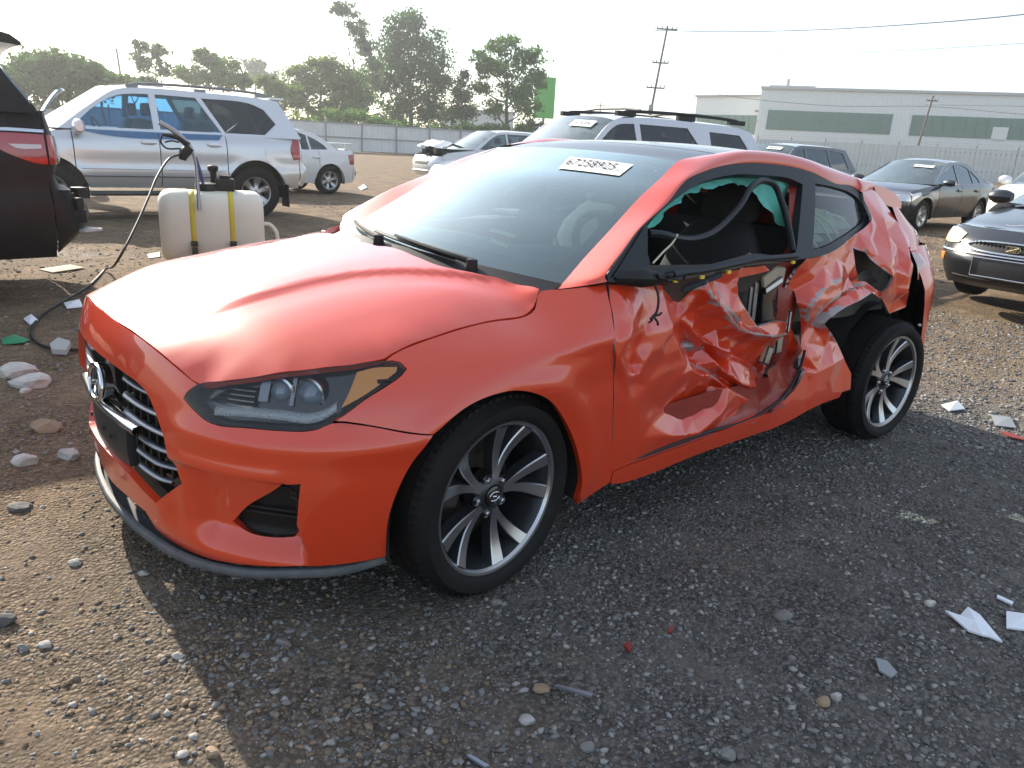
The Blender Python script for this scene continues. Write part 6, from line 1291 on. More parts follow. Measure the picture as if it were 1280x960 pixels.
def old_black_sedan():
    P=paint('worn_black_paint',(.008,.009,.012),.28,dust=.08,dustcol=(.20,.19,.17))
    g=dict(zb=.98,zr=1.40,Wb=.82,Wr=.6,bow=.3,rbow=.2,rcrown=.05,A0=(.95,.98),A1=(.15,1.36),D0=(-1.8,1.02),D1=(-1.1,1.35),out=[(.95,.98),(.5,1.2),(.15,1.36),(-.3,1.40),(-.7,1.40),(-1.1,1.35),(-1.8,1.0),(-.4,.97)],roof=[(.15,1.36),(-.3,1.40),(-.7,1.40),(-1.1,1.35)],
     win=[[(.78,1.0),(.12,1.31),(-.15,1.34),(-.18,1.0)],[(-.25,1.0),(-.23,1.34),(-.7,1.335),(-1.05,1.28),(-1.1,1.02)],[(-1.15,1.03),(-1.1,1.27),(-1.4,1.1),(-1.45,1.03)]],glass=[GLB]*3)
    S=dict(paint=P,W=.925,xf=1.85,xr=-2.2,sill=.25,axles=(1.38,-1.38),R=.325,AR=.375,rim=.19,top=[(2.15,.71),(1.9,.77),(1.5,.84),(.95,.935),(0,.97),(-2.2,.98)],deck=1,crown=.06,
     panels=[('front_fender',1.85,.86),('front_door',.855,-.2),('rear_door',-.205,-1.2),('rear_quarter',-1.205,-2.2)],nose=[(.22,2.32),(.32,2.42),(.42,2.455),(.50,2.45),(.54,2.42),(.66,2.36),(.77,2.22)],nose_p=2.3,tail=[(.3,-2.4),(.5,-2.5),(.9,-2.45),(1.0,-2.38)],gh=g)
    c=Car('old_black_sedan','older black sedan with clouded headlamp and oval chrome grille at the right edge',(-9.2,.40,0),math.radians(-8),S).body();r=c.root
    for s in(1,-1):
        c.patch('nose','headlight',[(s*.62,.70),(s*.80,.735),(s*.985,.735),(s*.995,.625),(s*.80,.60),(s*.65,.61)],LAMPY,.012,label='clouded yellowed headlamp')
        c.patch('nose','indicator',[(s*.80,.50),(s*.93,.50),(s*.945,.465),(s*.93,.435),(s*.82,.435)],mat('orange_indicator',(.75,.25,.03),.2,coat=.8),.012)
    th=np.linspace(0,2*math.pi,40,endpoint=False);gr=[(.52*math.copysign(abs(math.cos(t))**.7,math.cos(t)),.615+.05*math.sin(t)) for t in th]
    gl=c.patch('nose','grille',gr,BLK,.006);P3=c.ff['nose'](np.array([a for a,b in gr]),np.array([b for a,b in gr]));k=MB();k.tube(np.concatenate([P3,P3[:1]])+np.array([.012,0,0]),.011,8,cap=False);k.build('grille_ring',CHR2,gl)
    for i in range(22):
        y=-.42+.04*i;p=c.ff['nose']([y/ .9],[.615])[0];k=MB();k.box((p[0]-.0,p[1],.615),(.012,.007,.085));k.build('grille_bar',BLKG,gl)
    p=c.ff['nose']([0.],[.615])[0];k=MB()
    for j in(-1,0,1):k.tube(np.stack([np.full(19,p[0]+.03),j*.035+.03*np.cos(np.linspace(0,2*math.pi,19)),.615+.028*np.sin(np.linspace(0,2*math.pi,19))],-1),.005,6,cap=False)
    k.tube([(p[0]+.03,-.05,.595),(p[0]+.03,.05,.635)],.005,6);k.build('grille_emblem',mat('gold_emblem',(.5,.42,.25),.3,1.),gl)
    # bumper strip, plate plinth, lower valance
    u=np.linspace(-.97,.97,30);Q=c.ff['nose'](u,np.full(30,.535));k=MB();k.tube(Q+np.array([.008,0,0]),.012,6);k.build('bumper_strip',CHR2,r)
    k=MB();k.box((2.47,0,.43),(.03,.60,.17));o=k.build('plate_plinth',mat('plinth_black',(.02,.022,.024),.4),r,bevel=.01)
    k=MB()
    for a,b_,d in(((0,.0),(.62,.0),.19),):
        k.tube([(2.488,-.30,.345),(2.488,.30,.345),(2.488,.30,.515),(2.488,-.30,.515),(2.488,-.30,.345)],.006,6)
    k.build('plate_frame',CHR2,o)
    c.patch('nose','valance_slot',[(-.7,.31),(.7,.31),(.66,.27),(-.66,.27)],INK,.006)
    c.mirror(.74,.98,P,(.14,.22,.16))
    # hail of white scuffs on the hood
    for i,(a,b_) in enumerate(((-.35,1.9),(-.05,1.82),(.2,1.86))):
        k=MB();x=np.linspace(0,.34,9);k.tube(np.stack([b_+.03*np.sin(x*30+i),a+x,np.full(9,.9)],-1),.006,5);o=k.build('hood_scratch',mat('chalky_scratch',(.42,.44,.45),.8),c.hood)
        V=np.array([v.co[:] for v in o.data.vertices]);hv=np.array([v.co[:] for v in c.hood.data.vertices])
        for vi,v in enumerate(o.data.vertices):
            d=((hv[:,:2]-V[vi,:2])**2).sum(1);j=np.argsort(d)[:4];w=1/(d[j]+1e-6);v.co.z=float((hv[j,2]*w).sum()/w.sum())+.002+.1*(V[vi,2]-.9)
old_black_sedan()
def far_white_suv():
    P=paint('bright_white_paint',(.72,.73,.72),.35,dust=.12)
    g=dict(zb=1.08,zr=1.6,Wb=.85,Wr=.66,bow=.25,rbow=.1,rcrown=.05,A0=(.95,1.09),A1=(.15,1.56),D0=(-2.1,1.1),D1=(-1.75,1.55),out=[(.95,1.09),(.5,1.37),(.15,1.56),(-.4,1.60),(-1.75,1.55),(-2.1,1.08),(-.3,1.07)],roof=[(.15,1.56),(-.4,1.60),(-1.2,1.60),(-1.75,1.55)],
     win=[[(.76,1.11),(.15,1.5),(-.1,1.54),(-.12,1.11)],[(-.18,1.11),(-.16,1.54),(-1.0,1.54),(-1.05,1.11)],[(-1.1,1.11),(-1.06,1.53),(-1.6,1.49),(-1.8,1.13)]],glass=[GLB]*3)
    S=dict(paint=P,W=.92,xf=2.0,xr=-2.1,sill=.3,axles=(1.35,-1.35),R=.35,AR=.42,rim=.22,top=[(2.2,.92),(1.8,1.0),(.95,1.08),(0,1.09),(-2.2,1.1)],panels=[('front_fender',2.0,.9),('front_door',.895,-.15),('rear_door',-.155,-1.1),('rear_quarter',-1.105,-2.1)],
     nose=[(.3,2.2),(.5,2.3),(.75,2.3),(.92,2.17)],tail=[(.3,-2.25),(.6,-2.32),(1.1,-2.22)],gh=g)
    c=Car('bright_white_suv','bright white suv with black grille facing left at the right edge',(-16.6,-1.98,0),math.radians(2),S,cat='suv').body()
    for s in(1,-1):c.patch('nose','headlight',[(s*.6,.90),(s*.98,.91),(s*.99,.80),(s*.62,.78)],LAMPC,.01)
    c.patch('nose','grille',[(-.72,.76),(.72,.76),(.9,.6),(.7,.42),(-.7,.42),(-.9,.6)],BLK,.012);c.patch('nose','chrome_bar',[(-.9,.79),(.9,.79),(.88,.76),(-.88,.76)],CHR2,.018);c.mirror(.8,1.09,P)
far_white_suv()
def blue_car():
    P=paint('bright_blue_paint',(.05,.22,.42),.3,dust=.2)
    g=dict(zb=.95,zr=1.40,Wb=.78,Wr=.58,bow=.2,rbow=.2,rcrown=.04,A0=(.95,.95),A1=(.2,1.36),D0=(-1.6,1.0),D1=(-1.,1.34),out=[(.95,.95),(.2,1.36),(-.1,1.40),(-.6,1.39),(-1.,1.34),(-1.6,.98),(-.3,.94)],roof=[(.2,1.36),(-.1,1.4),(-.6,1.39),(-1.,1.34)],win=[[(.75,.98),(.2,1.31),(-.15,1.34),(-.17,.98)],[(-.23,.98),(-.21,1.34),(-.6,1.33),(-.9,1.26),(-1.2,1.0)]],glass=[GLB]*2)
    S=dict(paint=P,W=.86,xf=1.75,xr=-1.9,sill=.26,axles=(1.3,-1.3),R=.31,AR=.36,rim=.2,top=[(1.9,.78),(1.5,.86),(.95,.93),(0,.95),(-1.9,.98)],deck=1,panels=[('front_fender',1.75,.85),('front_door',.845,-.2),('rear_door',-.205,-1.0),('rear_quarter',-1.005,-1.9)],nose=[(.28,1.95),(.5,2.04),(.78,1.93)],tail=[(.3,-2.0),(.5,-2.08),(.98,-1.95)],gh=g,nohood=1)
    c=Car('blue_car','bright blue car with its hood raised, mostly hidden behind the silver suv',(-.35,-14.6,0),math.radians(172),S).body();u=np.linspace(-1,1,13);rows=[]
    for t in np.linspace(0,1,8):rows.append(np.stack([.98+.72*t+.04*np.sin(t*5)+.1*t*(1-u**2),u*(.74-.10*t),.96+.95*t-.10*t*t+.05*np.sin(t*3.1)*(1-u**2)],-1))
    gridobj('raised_hood',np.array(rows),P,c.root,thick=.02)
blue_car()
# ------------------------------------------------------------------ fences, buildings, poles, trees
# camera position and axes copied: image pixels become rays, each with its own distance
VIEW_O=np.array((1.3191,2.4154,1.3137));VIEW_R=np.array((-.76027,.64752,.05211));VIEW_U=np.array((-.15782,-.26193,.95209));VIEW_F=np.array((-.63015,-.71562,-.30133))
def ray(px,py,d):
    """world position d metres out along the camera ray through an image pixel"""
    v=VIEW_F+VIEW_R*((px-640)/950.78)-VIEW_U*((py-480)/950.78);return VIEW_O+v/np.linalg.norm(v)*d
def rib_sheet(L,H,pitch,dep,z0=0.):
    n=max(2,int(L/pitch));pts=[]
    for i in range(n):
        a=i*L/n;p=L/n;pts+=[(a,0),(a+p*.70,0),(a+p*.76,dep),(a+p*.94,dep)]
    pts.append((L,0));G=np.array([[(x,y,z) for x,y in pts] for z in(z0,z0+H)]);k=MB();k.grid(G);return k
def fence(name,label,A,B,H,panel_len,m,pm,pitch,barbed=False,rails=(.25,.75),gap=.0,lower=None):
    A=np.array(A,float);B=np.array(B,float);d=B-A;L=np.hypot(*d[:2]);n=max(1,int(round(L/panel_len)));l=L/n;a=math.atan2(d[1],d[0])
    r=empty(name,(A[0],A[1],0),a,label,'fence')
    proto=rib_sheet(l-.02,H-.12,pitch,.035,.12).build('panel',m,None,smooth=False,sharp=None);me=proto.data;bpy.data.objects.remove(proto)
    kp=MB();kp.box((0,.06,H/2+.1),(.09,.09,H+.2));pp=kp.build('post',pm,None,smooth=False,sharp=None);pme=pp.data;bpy.data.objects.remove(pp)
    for i in range(n):
        o=bpy.data.objects.new('panel',me);COL.objects.link(o);o.parent=r;o.location=(i*l+.01,0,random.uniform(-.03,.03));o.rotation_euler=(random.uniform(-.01,.01),0,random.uniform(-.003,.003))
    for i in range(n+1):
        o=bpy.data.objects.new('post',pme);COL.objects.link(o);o.parent=r;o.location=(i*l,.03,0);o.rotation_euler=(random.uniform(-.01,.01),random.uniform(-.015,.015),0)
    for f in rails:
        k=MB();k.box((L/2,.05,H*f),(L,.06,.09));k.build('rail',pm,r,smooth=False,sharp=None)
    if barbed:
        for i in range(n+1):
            k=MB();k.box((i*l,.05,H+.22),(.035,.035,.45));k.build('barbed_arm',pm,r,smooth=False)
        for z in(.2,.4):
            k=MB();k.tube([(x,.05,H+z) for x in np.linspace(0,L,40)],.006,4);k.build('barbed_wire',pm,r)
    return r
FW=mat('fence_white_steel',(.60,.62,.63),.55,bump=(3,.3,.02),var=(.7,.5,(.46,.47,.47)))
FP=mat('fence_post_grey',(.24,.25,.25),.6,.2)
FG=mat('fence_pale_green_steel',(.58,.62,.60),.55,bump=(3,.3,.02),var=(.6,.6,(.44,.47,.45)))
fence('left_boundary_fence','long white corrugated metal fence across the back of the lot',(-49.5,-48.9),(30,-60.),2.15,2.9,FW,FP,.30,rails=(.5,.97))
fence('middle_boundary_fence','white metal fence stretch behind the pale suv',(-74.,-45.6),(-49.5,-48.9),2.3,2.9,FW,FP,.30,rails=(.5,.97))
fence('right_boundary_fence','tall pale green metal fence topped with barbed wire at right',(-74.,-45.6),(-96.,8.),3.15,3.4,FG,FP,.42,barbed=True,rails=(.33,.86))
def factory():
    W=mat('factory_siding',(.76,.79,.77),.6,var=(.15,.4,(.62,.65,.63)));G=mat('green_strip_glazing',(.115,.20,.16),.35,coat=.4,var=(.4,.6,(.16,.24,.20)))
    p0=ray(949,150,102);p1=ray(1280,150,104);p0[2]=p1[2]=0;d=p1-p0;a=math.atan2(d[1],d[0]);L=np.hypot(d[0],d[1])+45
    r=empty('factory_building',(p0[0],p0[1],0),a,'long pale factory hall with green strip windows behind the right fence','building')
    H=9.15;n=int(L/1.0)
    k=rib_sheet(1.0,H,.25,.04);pr=k.build('wall_panel',W,None,smooth=False,sharp=None);me=pr.data;bpy.data.objects.remove(pr)
    for i in range(n):
        o=bpy.data.objects.new('wall_panel',me);COL.objects.link(o);o.parent=r;o.location=(i*1.0,0,0);o.rotation_euler=(0,0,0)
    k=MB();k.box((L/2,20.3,H/2-.05),(L,40,H-.1));k.box((-.1,20.,H/2),(.2,40,H));k.build('hall_body',W,r,smooth=False)
    k=MB();k.box((L/2,-.06,H+.08),(L+.6,.4,.28));k.build('roof_edge',mat('roof_edge_grey',(.50,.51,.50),.6),r,smooth=False)
    for x0,x1 in((.9,14.6),(16.6,L-2)):
        z0,z1=4.55,6.75;k=MB();k.box(((x0+x1)/2,-.02,(z0+z1)/2),(x1-x0,.10,z1-z0));f=k.build('strip_window',mat('window_frame_grey',(.22,.25,.24),.6),r,smooth=False)
        nn=int((x1-x0)/1.1);w=(x1-x0)/nn
        for i in range(nn):
            for j in range(2):
                k=MB();k.box((x0+(i+.5)*w,-.085,z0+(j+.5)*(z1-z0)/2),(w-.06,.03,(z1-z0)/2-.05));k.build('pane',G,f,smooth=False)
    k=MB();k.box((25.6,-.12,5.15),(1.5,.06,1.3));k.build('open_vent',mat('vent_white',(.7,.72,.7),.5),r,smooth=False)
    k=MB();k.box((3.2,2,H+.2),(5.2,2.5,.5));k.lathe([(.0,1.3),(.2,1.2),(.22,.5),(.2,.4)],12,(2.6,1.6,H));k.build('roof_unit',mat('roof_unit_grey',(.5,.5,.5),.6),r,sharp=30)
    q0=ray(868,150,128);q1=ray(948,150,122);q0[2]=q1[2]=0;d=q1-q0;L=np.hypot(d[0],d[1])+2
    r=empty('low_annex',(q0[0],q0[1],0),math.atan2(d[1],d[0]),'lower pale annex left of the factory hall','building')
    H=9.6;k=MB();k.box((L/2,10,H/2),(L,20,H));k.build('wall',W,r,smooth=False)
    k=MB();k.box((L/2,-.05,H+.1),(L+.4,.5,.25));k.build('roof_edge',mat('annex_edge',(.42,.36,.32),.6),r,smooth=False)
    for i in range(9):
        k=MB();k.box((1.+i*1.15,-.05,4.6+1.1),(1.08,.12,2.6));k.build('pane',G,r,smooth=False)
    k=MB();k.box((L-.7,-.2,5),(.4,.4,9.2));k.box((L-1.4,-.2,7.6),(2.4,.2,.25));k.box((L-1.4,-.2,6.2),(2.4,.2,.2));k.build('pipe_rack',mat('rust_pipe',(.30,.22,.18),.6),r,smooth=False)
factory()
def pole(name,label,px,d,top,base_lean,H,r0=.12,arms=(),tr=0):
    p=ray(px,150,d);r=empty(name,(p[0],p[1],0),0,label,'utility pole')
    wood=mat('weathered_pole_wood',(.16,.125,.10),.85,bump=(8,.5,.03),var=(3,.6,(.10,.08,.065)))
    R=VIEW_R*np.array([1,1,0]);R/=np.linalg.norm(R);t=R*base_lean
    k=MB();k.tube([np.array([0,0,0]),t*.5+np.array([0,0,H*.5]),t+np.array([0,0,H])],[r0,r0*.9,r0*.7],10);k.build('pole_shaft',wood,r)
    for z,w in arms:
        c=t*z/H+np.array([0,0,z]);k=MB();k.tube([c-R*w/2,c+R*w/2],.075,6);a=k.build('cross_arm',wood,r)
        for f in(-.48,-.25,.25,.48):
            k=MB();k.lathe([(0,.28),(.05,.26),(.07,.12),(.035,.0)],8,c+R*w*f);k.build('insulator',mat('insulator_grey',(.35,.36,.36),.4),a)
    if tr:
        c=t*tr/H+np.array([0,0,tr])+np.array([.3,.2,0]);k=MB();k.lathe([(0,.5),(.24,.48),(.26,-.4),(0,-.42)],12,c);k.build('transformer',mat('transformer_grey',(.3,.31,.31),.5),r)
    return p,t
P1,T1=pole('utility_pole','tall leaning wooden utility pole with several cross arms above the pale suv',806,78,33,1.25,12.4,arms=((12.1,1.9),(9.2,1.5),(7.0,1.7)),tr=5.0)
P2,T2=pole('utility_pole','wooden utility pole standing in front of the factory hall',1150,96,125,.9,8.4,arms=((7.9,1.2),))
pole('utility_pole','tiny far utility pole left of the tall leaning pole',749,150,120,.05,9.3,.14,arms=((8.8,1.6),))
pole('utility_pole','bare thin mast rising through the trees at left',437,95,20,.05,14.,.07)
pole('utility_pole','short leaning pole above the silver suv',161,80,80,-.5,7.4,.12)
def wire(label,pts,r=.022):
    k=MB();k.tube(cr_open(pts,40),r,5);o=k.build('overhead_wire',mat('wire_black',(.02,.02,.02),.6),None);tag(o,label,'wire');return o
wire('thick overhead wire rising to the upper right corner',[ray(818,38,78),ray(890,39.5,74),ray(1000,38,66),ray(1100,33,58),ray(1280,18,48),ray(1500,-12,40)],.03)
wire('thin overhead wire below the thick one at upper right',[ray(815,58,78),ray(1000,65,74),ray(1100,64,68),ray(1280,54,60),ray(1500,38,52)],.014)
wire('sagging wire running across the factory windows',[ray(820,105,78),ray(960,126,88),ray(1060,133,93),ray(1156,133,96),ray(1280,143,92),ray(1500,158,84)],.02)
wire('wire from the factory pole past the right edge',[ray(1156,131,96),ray(1280,133,90),ray(1500,139,84)],.018)
def billboard():
    c=ray(681,120,92);R=VIEW_R*np.array([1,1,0]);a=math.atan2(R[1],R[0]);r=empty('green_billboard',(c[0],c[1],0),a,'bright green billboard panel half hidden by the right tree','billboard')
    z0=ray(679,148,92)[2];z1=ray(679,96,92)[2];k=MB();k.box((0,0,(z0+z1)/2),(2.3,.3,z1-z0));k.build('panel',mat('signal_green',(.07,.42,.05),.5,var=(.5,.3)),r,smooth=False)
    k=MB();k.box((0,.3,z0/2),(.3,.3,z0));k.build('post',FP,r,smooth=False)
billboard()
def far_hall():
    c=ray(596,150,110);R=VIEW_R*np.array([1,1,0]);a=math.atan2(R[1],R[0]);r=empty('far_shed',(c[0],c[1],0),a,'pale shed glimpsed behind the trees','shed');k=MB();k.box((0,5,2.6),(10,10,5.2));k.build('wall',mat('shed_pale',(.55,.56,.55),.7),r,smooth=False);k=MB();k.box((0,5,5.3),(10.5,10.5,.25));k.build('roof',mat('shed_roof',(.4,.4,.4),.7),r,smooth=False)
far_hall()
LEAFM=[]
def leafmat(name,c):
    m=bpy.data.materials.new(name);m.use_nodes=True;n=m.node_tree.nodes;l=m.node_tree.links;n.remove(n['Principled BSDF'])
    d=n.new('ShaderNodeBsdfDiffuse');t=n.new('ShaderNodeBsdfTranslucent');x=n.new('ShaderNodeMixShader');x.inputs[0].default_value=.5
    tc=n.new('ShaderNodeTexCoord');nz=n.new('ShaderNodeTexNoise');nz.inputs['Scale'].default_value=.7;l.new(tc.outputs['Object'],nz.inputs['Vector'])
    r=n.new('ShaderNodeValToRGB');r.color_ramp.elements[0].position=.3;r.color_ramp.elements[1].position=.7;r.color_ramp.elements[0].color=(*[v*.6 for v in c],1);r.color_ramp.elements[1].color=(*[v*1.35 for v in c],1);l.new(nz.outputs['Fac'],r.inputs[0])
    l.new(r.outputs[0],d.inputs[0]);l.new(r.outputs[0],t.inputs[0]);l.new(d.outputs[0],x.inputs[1]);l.new(t.outputs[0],x.inputs[2]);l.new(x.outputs[0],n['Material Output'].inputs[0]);return m
LM={k:leafmat('leaf_'+k,c) for k,c in dict(mid=(.105,.20,.045),dark=(.075,.15,.042),light=(.14,.22,.05),grey=(.12,.19,.085)).items()}
BARK=mat('tree_bark',(.075,.058,.045),.9,bump=(10,.6,.03))
def tree(name,label,base,H,blobs,lm,n,leaf=.24,trunk_r=.16,group=None,lean=(0,0),cat='tree'):
    """blobs: (dx along picture, height, rx, rz, weight) foliage clumps on real limbs"""
    base=np.array(base,float);r=empty(name,(base[0],base[1],0),0,label,cat,group);rs=np.random.default_rng(abs(hash(label))%99991 if False else int(base[0]*37+base[1]*11+H*101)%99991)
    R=VIEW_R*np.array([1,1,0]);R/=np.linalg.norm(R);Dp=np.array([-R[1],R[0],0])
    k=MB();top=R*lean[0]+np.array([0,0,H*.62]);tp=np.array([np.zeros(3),top*.35+R*.1*H/10,top*.7-R*.05,top]);k.tube(cr_open(tp,9),np.linspace(trunk_r,trunk_r*.45,9),8)
    cl=[];w=[]
    for dx,z,rx,rz,wt in blobs:
        c=R*dx+np.array([0,0,z])+Dp*rs.uniform(-.3,.3)*rx;a=np.clip((z-rz*1.4)/top[2],.15,.95);s0=top*a;k.tube(cr_open([s0,s0*.5+c*.5+np.array([0,0,-rz*.2]),c],6),np.linspace(trunk_r*.4,trunk_r*.1,6),5)
        m=max(8,int(26*wt))
        for _ in range(m):
            v=rs.normal(size=3);v/=np.linalg.norm(v);q=c+(R*v[0]*rx+Dp*v[1]*rx*.9+np.array([0,0,v[2]*rz]))*rs.uniform(.1,1.)**.55;cl.append(q);w.append(min(rx,rz)*rs.uniform(.28,.6))
            if rs.uniform()<.15:k.tube([c,q],[trunk_r*.08,trunk_r*.04],4,cap=False)
    k.build('trunk',BARK,r)
    cl=np.array(cl);w=np.array(w);n=int(n*1.6);leaf*=1.1;pick=rs.integers(0,len(cl),n);u=rs.normal(size=(n,3));u/=np.linalg.norm(u,axis=1,keepdims=True);P=cl[pick]+u*(w[pick]*rs.uniform(.3,1.45,n))[:,None]*np.array([1.15,1.15,.8])
    a=rs.normal(size=(n,3));a/=np.linalg.norm(a,axis=1,keepdims=True);b=np.cross(a,rs.normal(size=(n,3)));b/=np.linalg.norm(b,axis=1,keepdims=True);s=(leaf*rs.uniform(.5,1.25,n))[:,None]
    V=np.stack([P-a*s*.5,P+b*s*.36-a*s*.05,P+a*s*.5,P-b*s*.36+a*s*.05],1).reshape(-1,3);F=np.arange(n*4).reshape(-1,4)
    me=bpy.data.meshes.new('crown');me.from_pydata(V.tolist(),[],F.tolist());me.materials.append(LM[lm]);o=bpy.data.objects.new('crown',me);COL.objects.link(o);o.parent=r
    return r
def tpx(px,d):p=ray(px,170,d);return p
def zpx(px,py,d):return ray(px,py,d)[2]
def mpx(n,d):return n*d/950.
def grow(name,label,px,d,top,spec,lm,n,leaf=.26,tr=.16,group='trees behind the fence',lean=0,cat='tree'):
    """spec: clumps as (picture offset, picture height, half width, half height, weight)"""
    bl=[(mpx(dx,d),zpx(px+dx,py,d),mpx(rx,d),mpx(rz,d),w) for dx,py,rx,rz,w in spec]
    return tree(name,label,tpx(px,d),zpx(px,top,d),bl,lm,n,leaf,tr,group,(lean,0),cat)
grow('shade_tree','tallest dense shade tree, dark green, behind the white fence',512,85,12,[(-5,28,22,16,1.6),(-22,60,24,20,1.8),(20,62,24,22,1.8),(0,85,32,22,2.2),(32,98,22,20,1.6),(-32,100,22,18,1.5),(5,125,40,20,2.2),(-20,145,26,14,1.2),(30,140,26,15,1.3)],'dark',11000,.30,.3)
grow('slender_tree','slender leaning tree with sparse tufts beside the tallest tree',462,82,3,[(-24,12,12,8,.8),(-38,8,7,6,.4),(-14,36,14,10,1.),(-4,56,13,10,1.),(2,80,14,12,1.),(6,104,12,12,.8)],'grey',2600,.26,.13,lean=-1.6)
grow('locust_tree','round open crowned tree beside the green billboard',632,76,44,[(-6,56,24,11,1.3),(-30,76,18,12,1.1),(24,72,20,13,1.2),(-8,84,28,14,1.5),(32,100,15,12,1.0),(-34,108,14,12,.8),(12,112,26,15,1.4),(26,130,22,16,1.3),(-14,135,14,14,.7)],'mid',6500,.26,.24)
grow('young_conifer','small dark pointed tree left of the open crowned tree',577,80,85,[(0,94,7,8,.5),(-2,112,12,10,.9),(3,128,16,12,1.2),(0,145,18,12,1.3)],'dark',2400,.24,.1)
grow('broad_tree','broad light green tree rising above the white fence at left',402,78,66,[(0,82,22,13,1.3),(-24,96,22,13,1.3),(22,98,20,14,1.3),(-8,116,34,15,1.7),(28,122,20,16,1.2),(-36,124,20,14,1.2),(2,142,40,14,1.8)],'light',7500,.28,.2)
grow('leaning_tree','mid green tree squeezed between the broad and tallest trees',446,79,84,[(0,100,14,12,1.),(6,122,16,14,1.2),(-4,142,18,14,1.2)],'mid',2600,.26,.14)
grow('field_maple','leafy mid green tree above the roof rails of the silver suv',266,72,60,[(-4,72,14,8,1.),(14,84,20,10,1.3),(-20,92,18,9,1.2),(6,100,30,10,1.6),(30,100,16,8,1.)],'mid',4200,.26,.18)
grow('distant_tree','pale distant tree right of the silver suv roof',322,130,70,[(-2,80,12,7,1.),(8,94,18,8,1.3),(-12,98,14,7,1.)],'grey',1800,.42,.2)
grow('sapling','thin see-through sapling above the silver suv roof',197,66,46,[(-10,58,8,7,.6),(8,66,10,8,.7),(-8,80,12,9,.8),(10,88,10,8,.7)],'grey',1200,.24,.08)
grow('dark_thicket_tree','dark rounded tree mass just right of the dark suv',76,52,66,[(-22,86,26,14,1.5),(8,82,28,14,1.6),(34,92,20,12,1.2),(-40,100,22,14,1.2),(0,112,44,18,2.2)],'dark',7500,.22,.2)
grow('low_tree','low mid green tree beyond the raised blue hood',132,56,80,[(-6,92,16,9,1.1),(12,98,16,8,1.),(0,112,22,10,1.3)],'mid',2600,.22,.14)
grow('low_tree','low pale tree between the sapling and the silver suv roof',172,62,96,[(-8,104,14,6,.8),(14,104,16,6,.9)],'grey',1400,.24,.12)
grow('low_tree','low light green tree right above the rear of the silver suv',345,74,92,[(-8,104,14,8,1.),(8,112,18,9,1.2),(-10,124,16,9,1.)],'light',2600,.26,.13)
for i,(px,d,t,lm,txt) in enumerate(((385,66,140,'light','light green bush on the fence above the white sedan'),(432,65,132,'mid','bright bush hanging over the fence beside a post'),(478,67,142,'mid','bush behind the fence under the slender tree'),(522,69,148,'dark','dark bush behind the fence below the tallest tree'),(560,70,150,'light','pale bush behind the fence left of the conifer'),(598,71,148,'dark','dark bush behind the fence at the foot of the open crowned tree'),(642,72,150,'mid','bush behind the fence over the damaged crossover'),(672,74,146,'dark','dark bush beneath the green billboard'))):
    grow('fence_bush',txt,px,d,t,[(-12,t+14,14,9,1.),(10,t+16,15,9,1.),(0,t+28,20,10,1.2)],lm,1600,.22,.06,group='bushes along the fence',cat='bush')
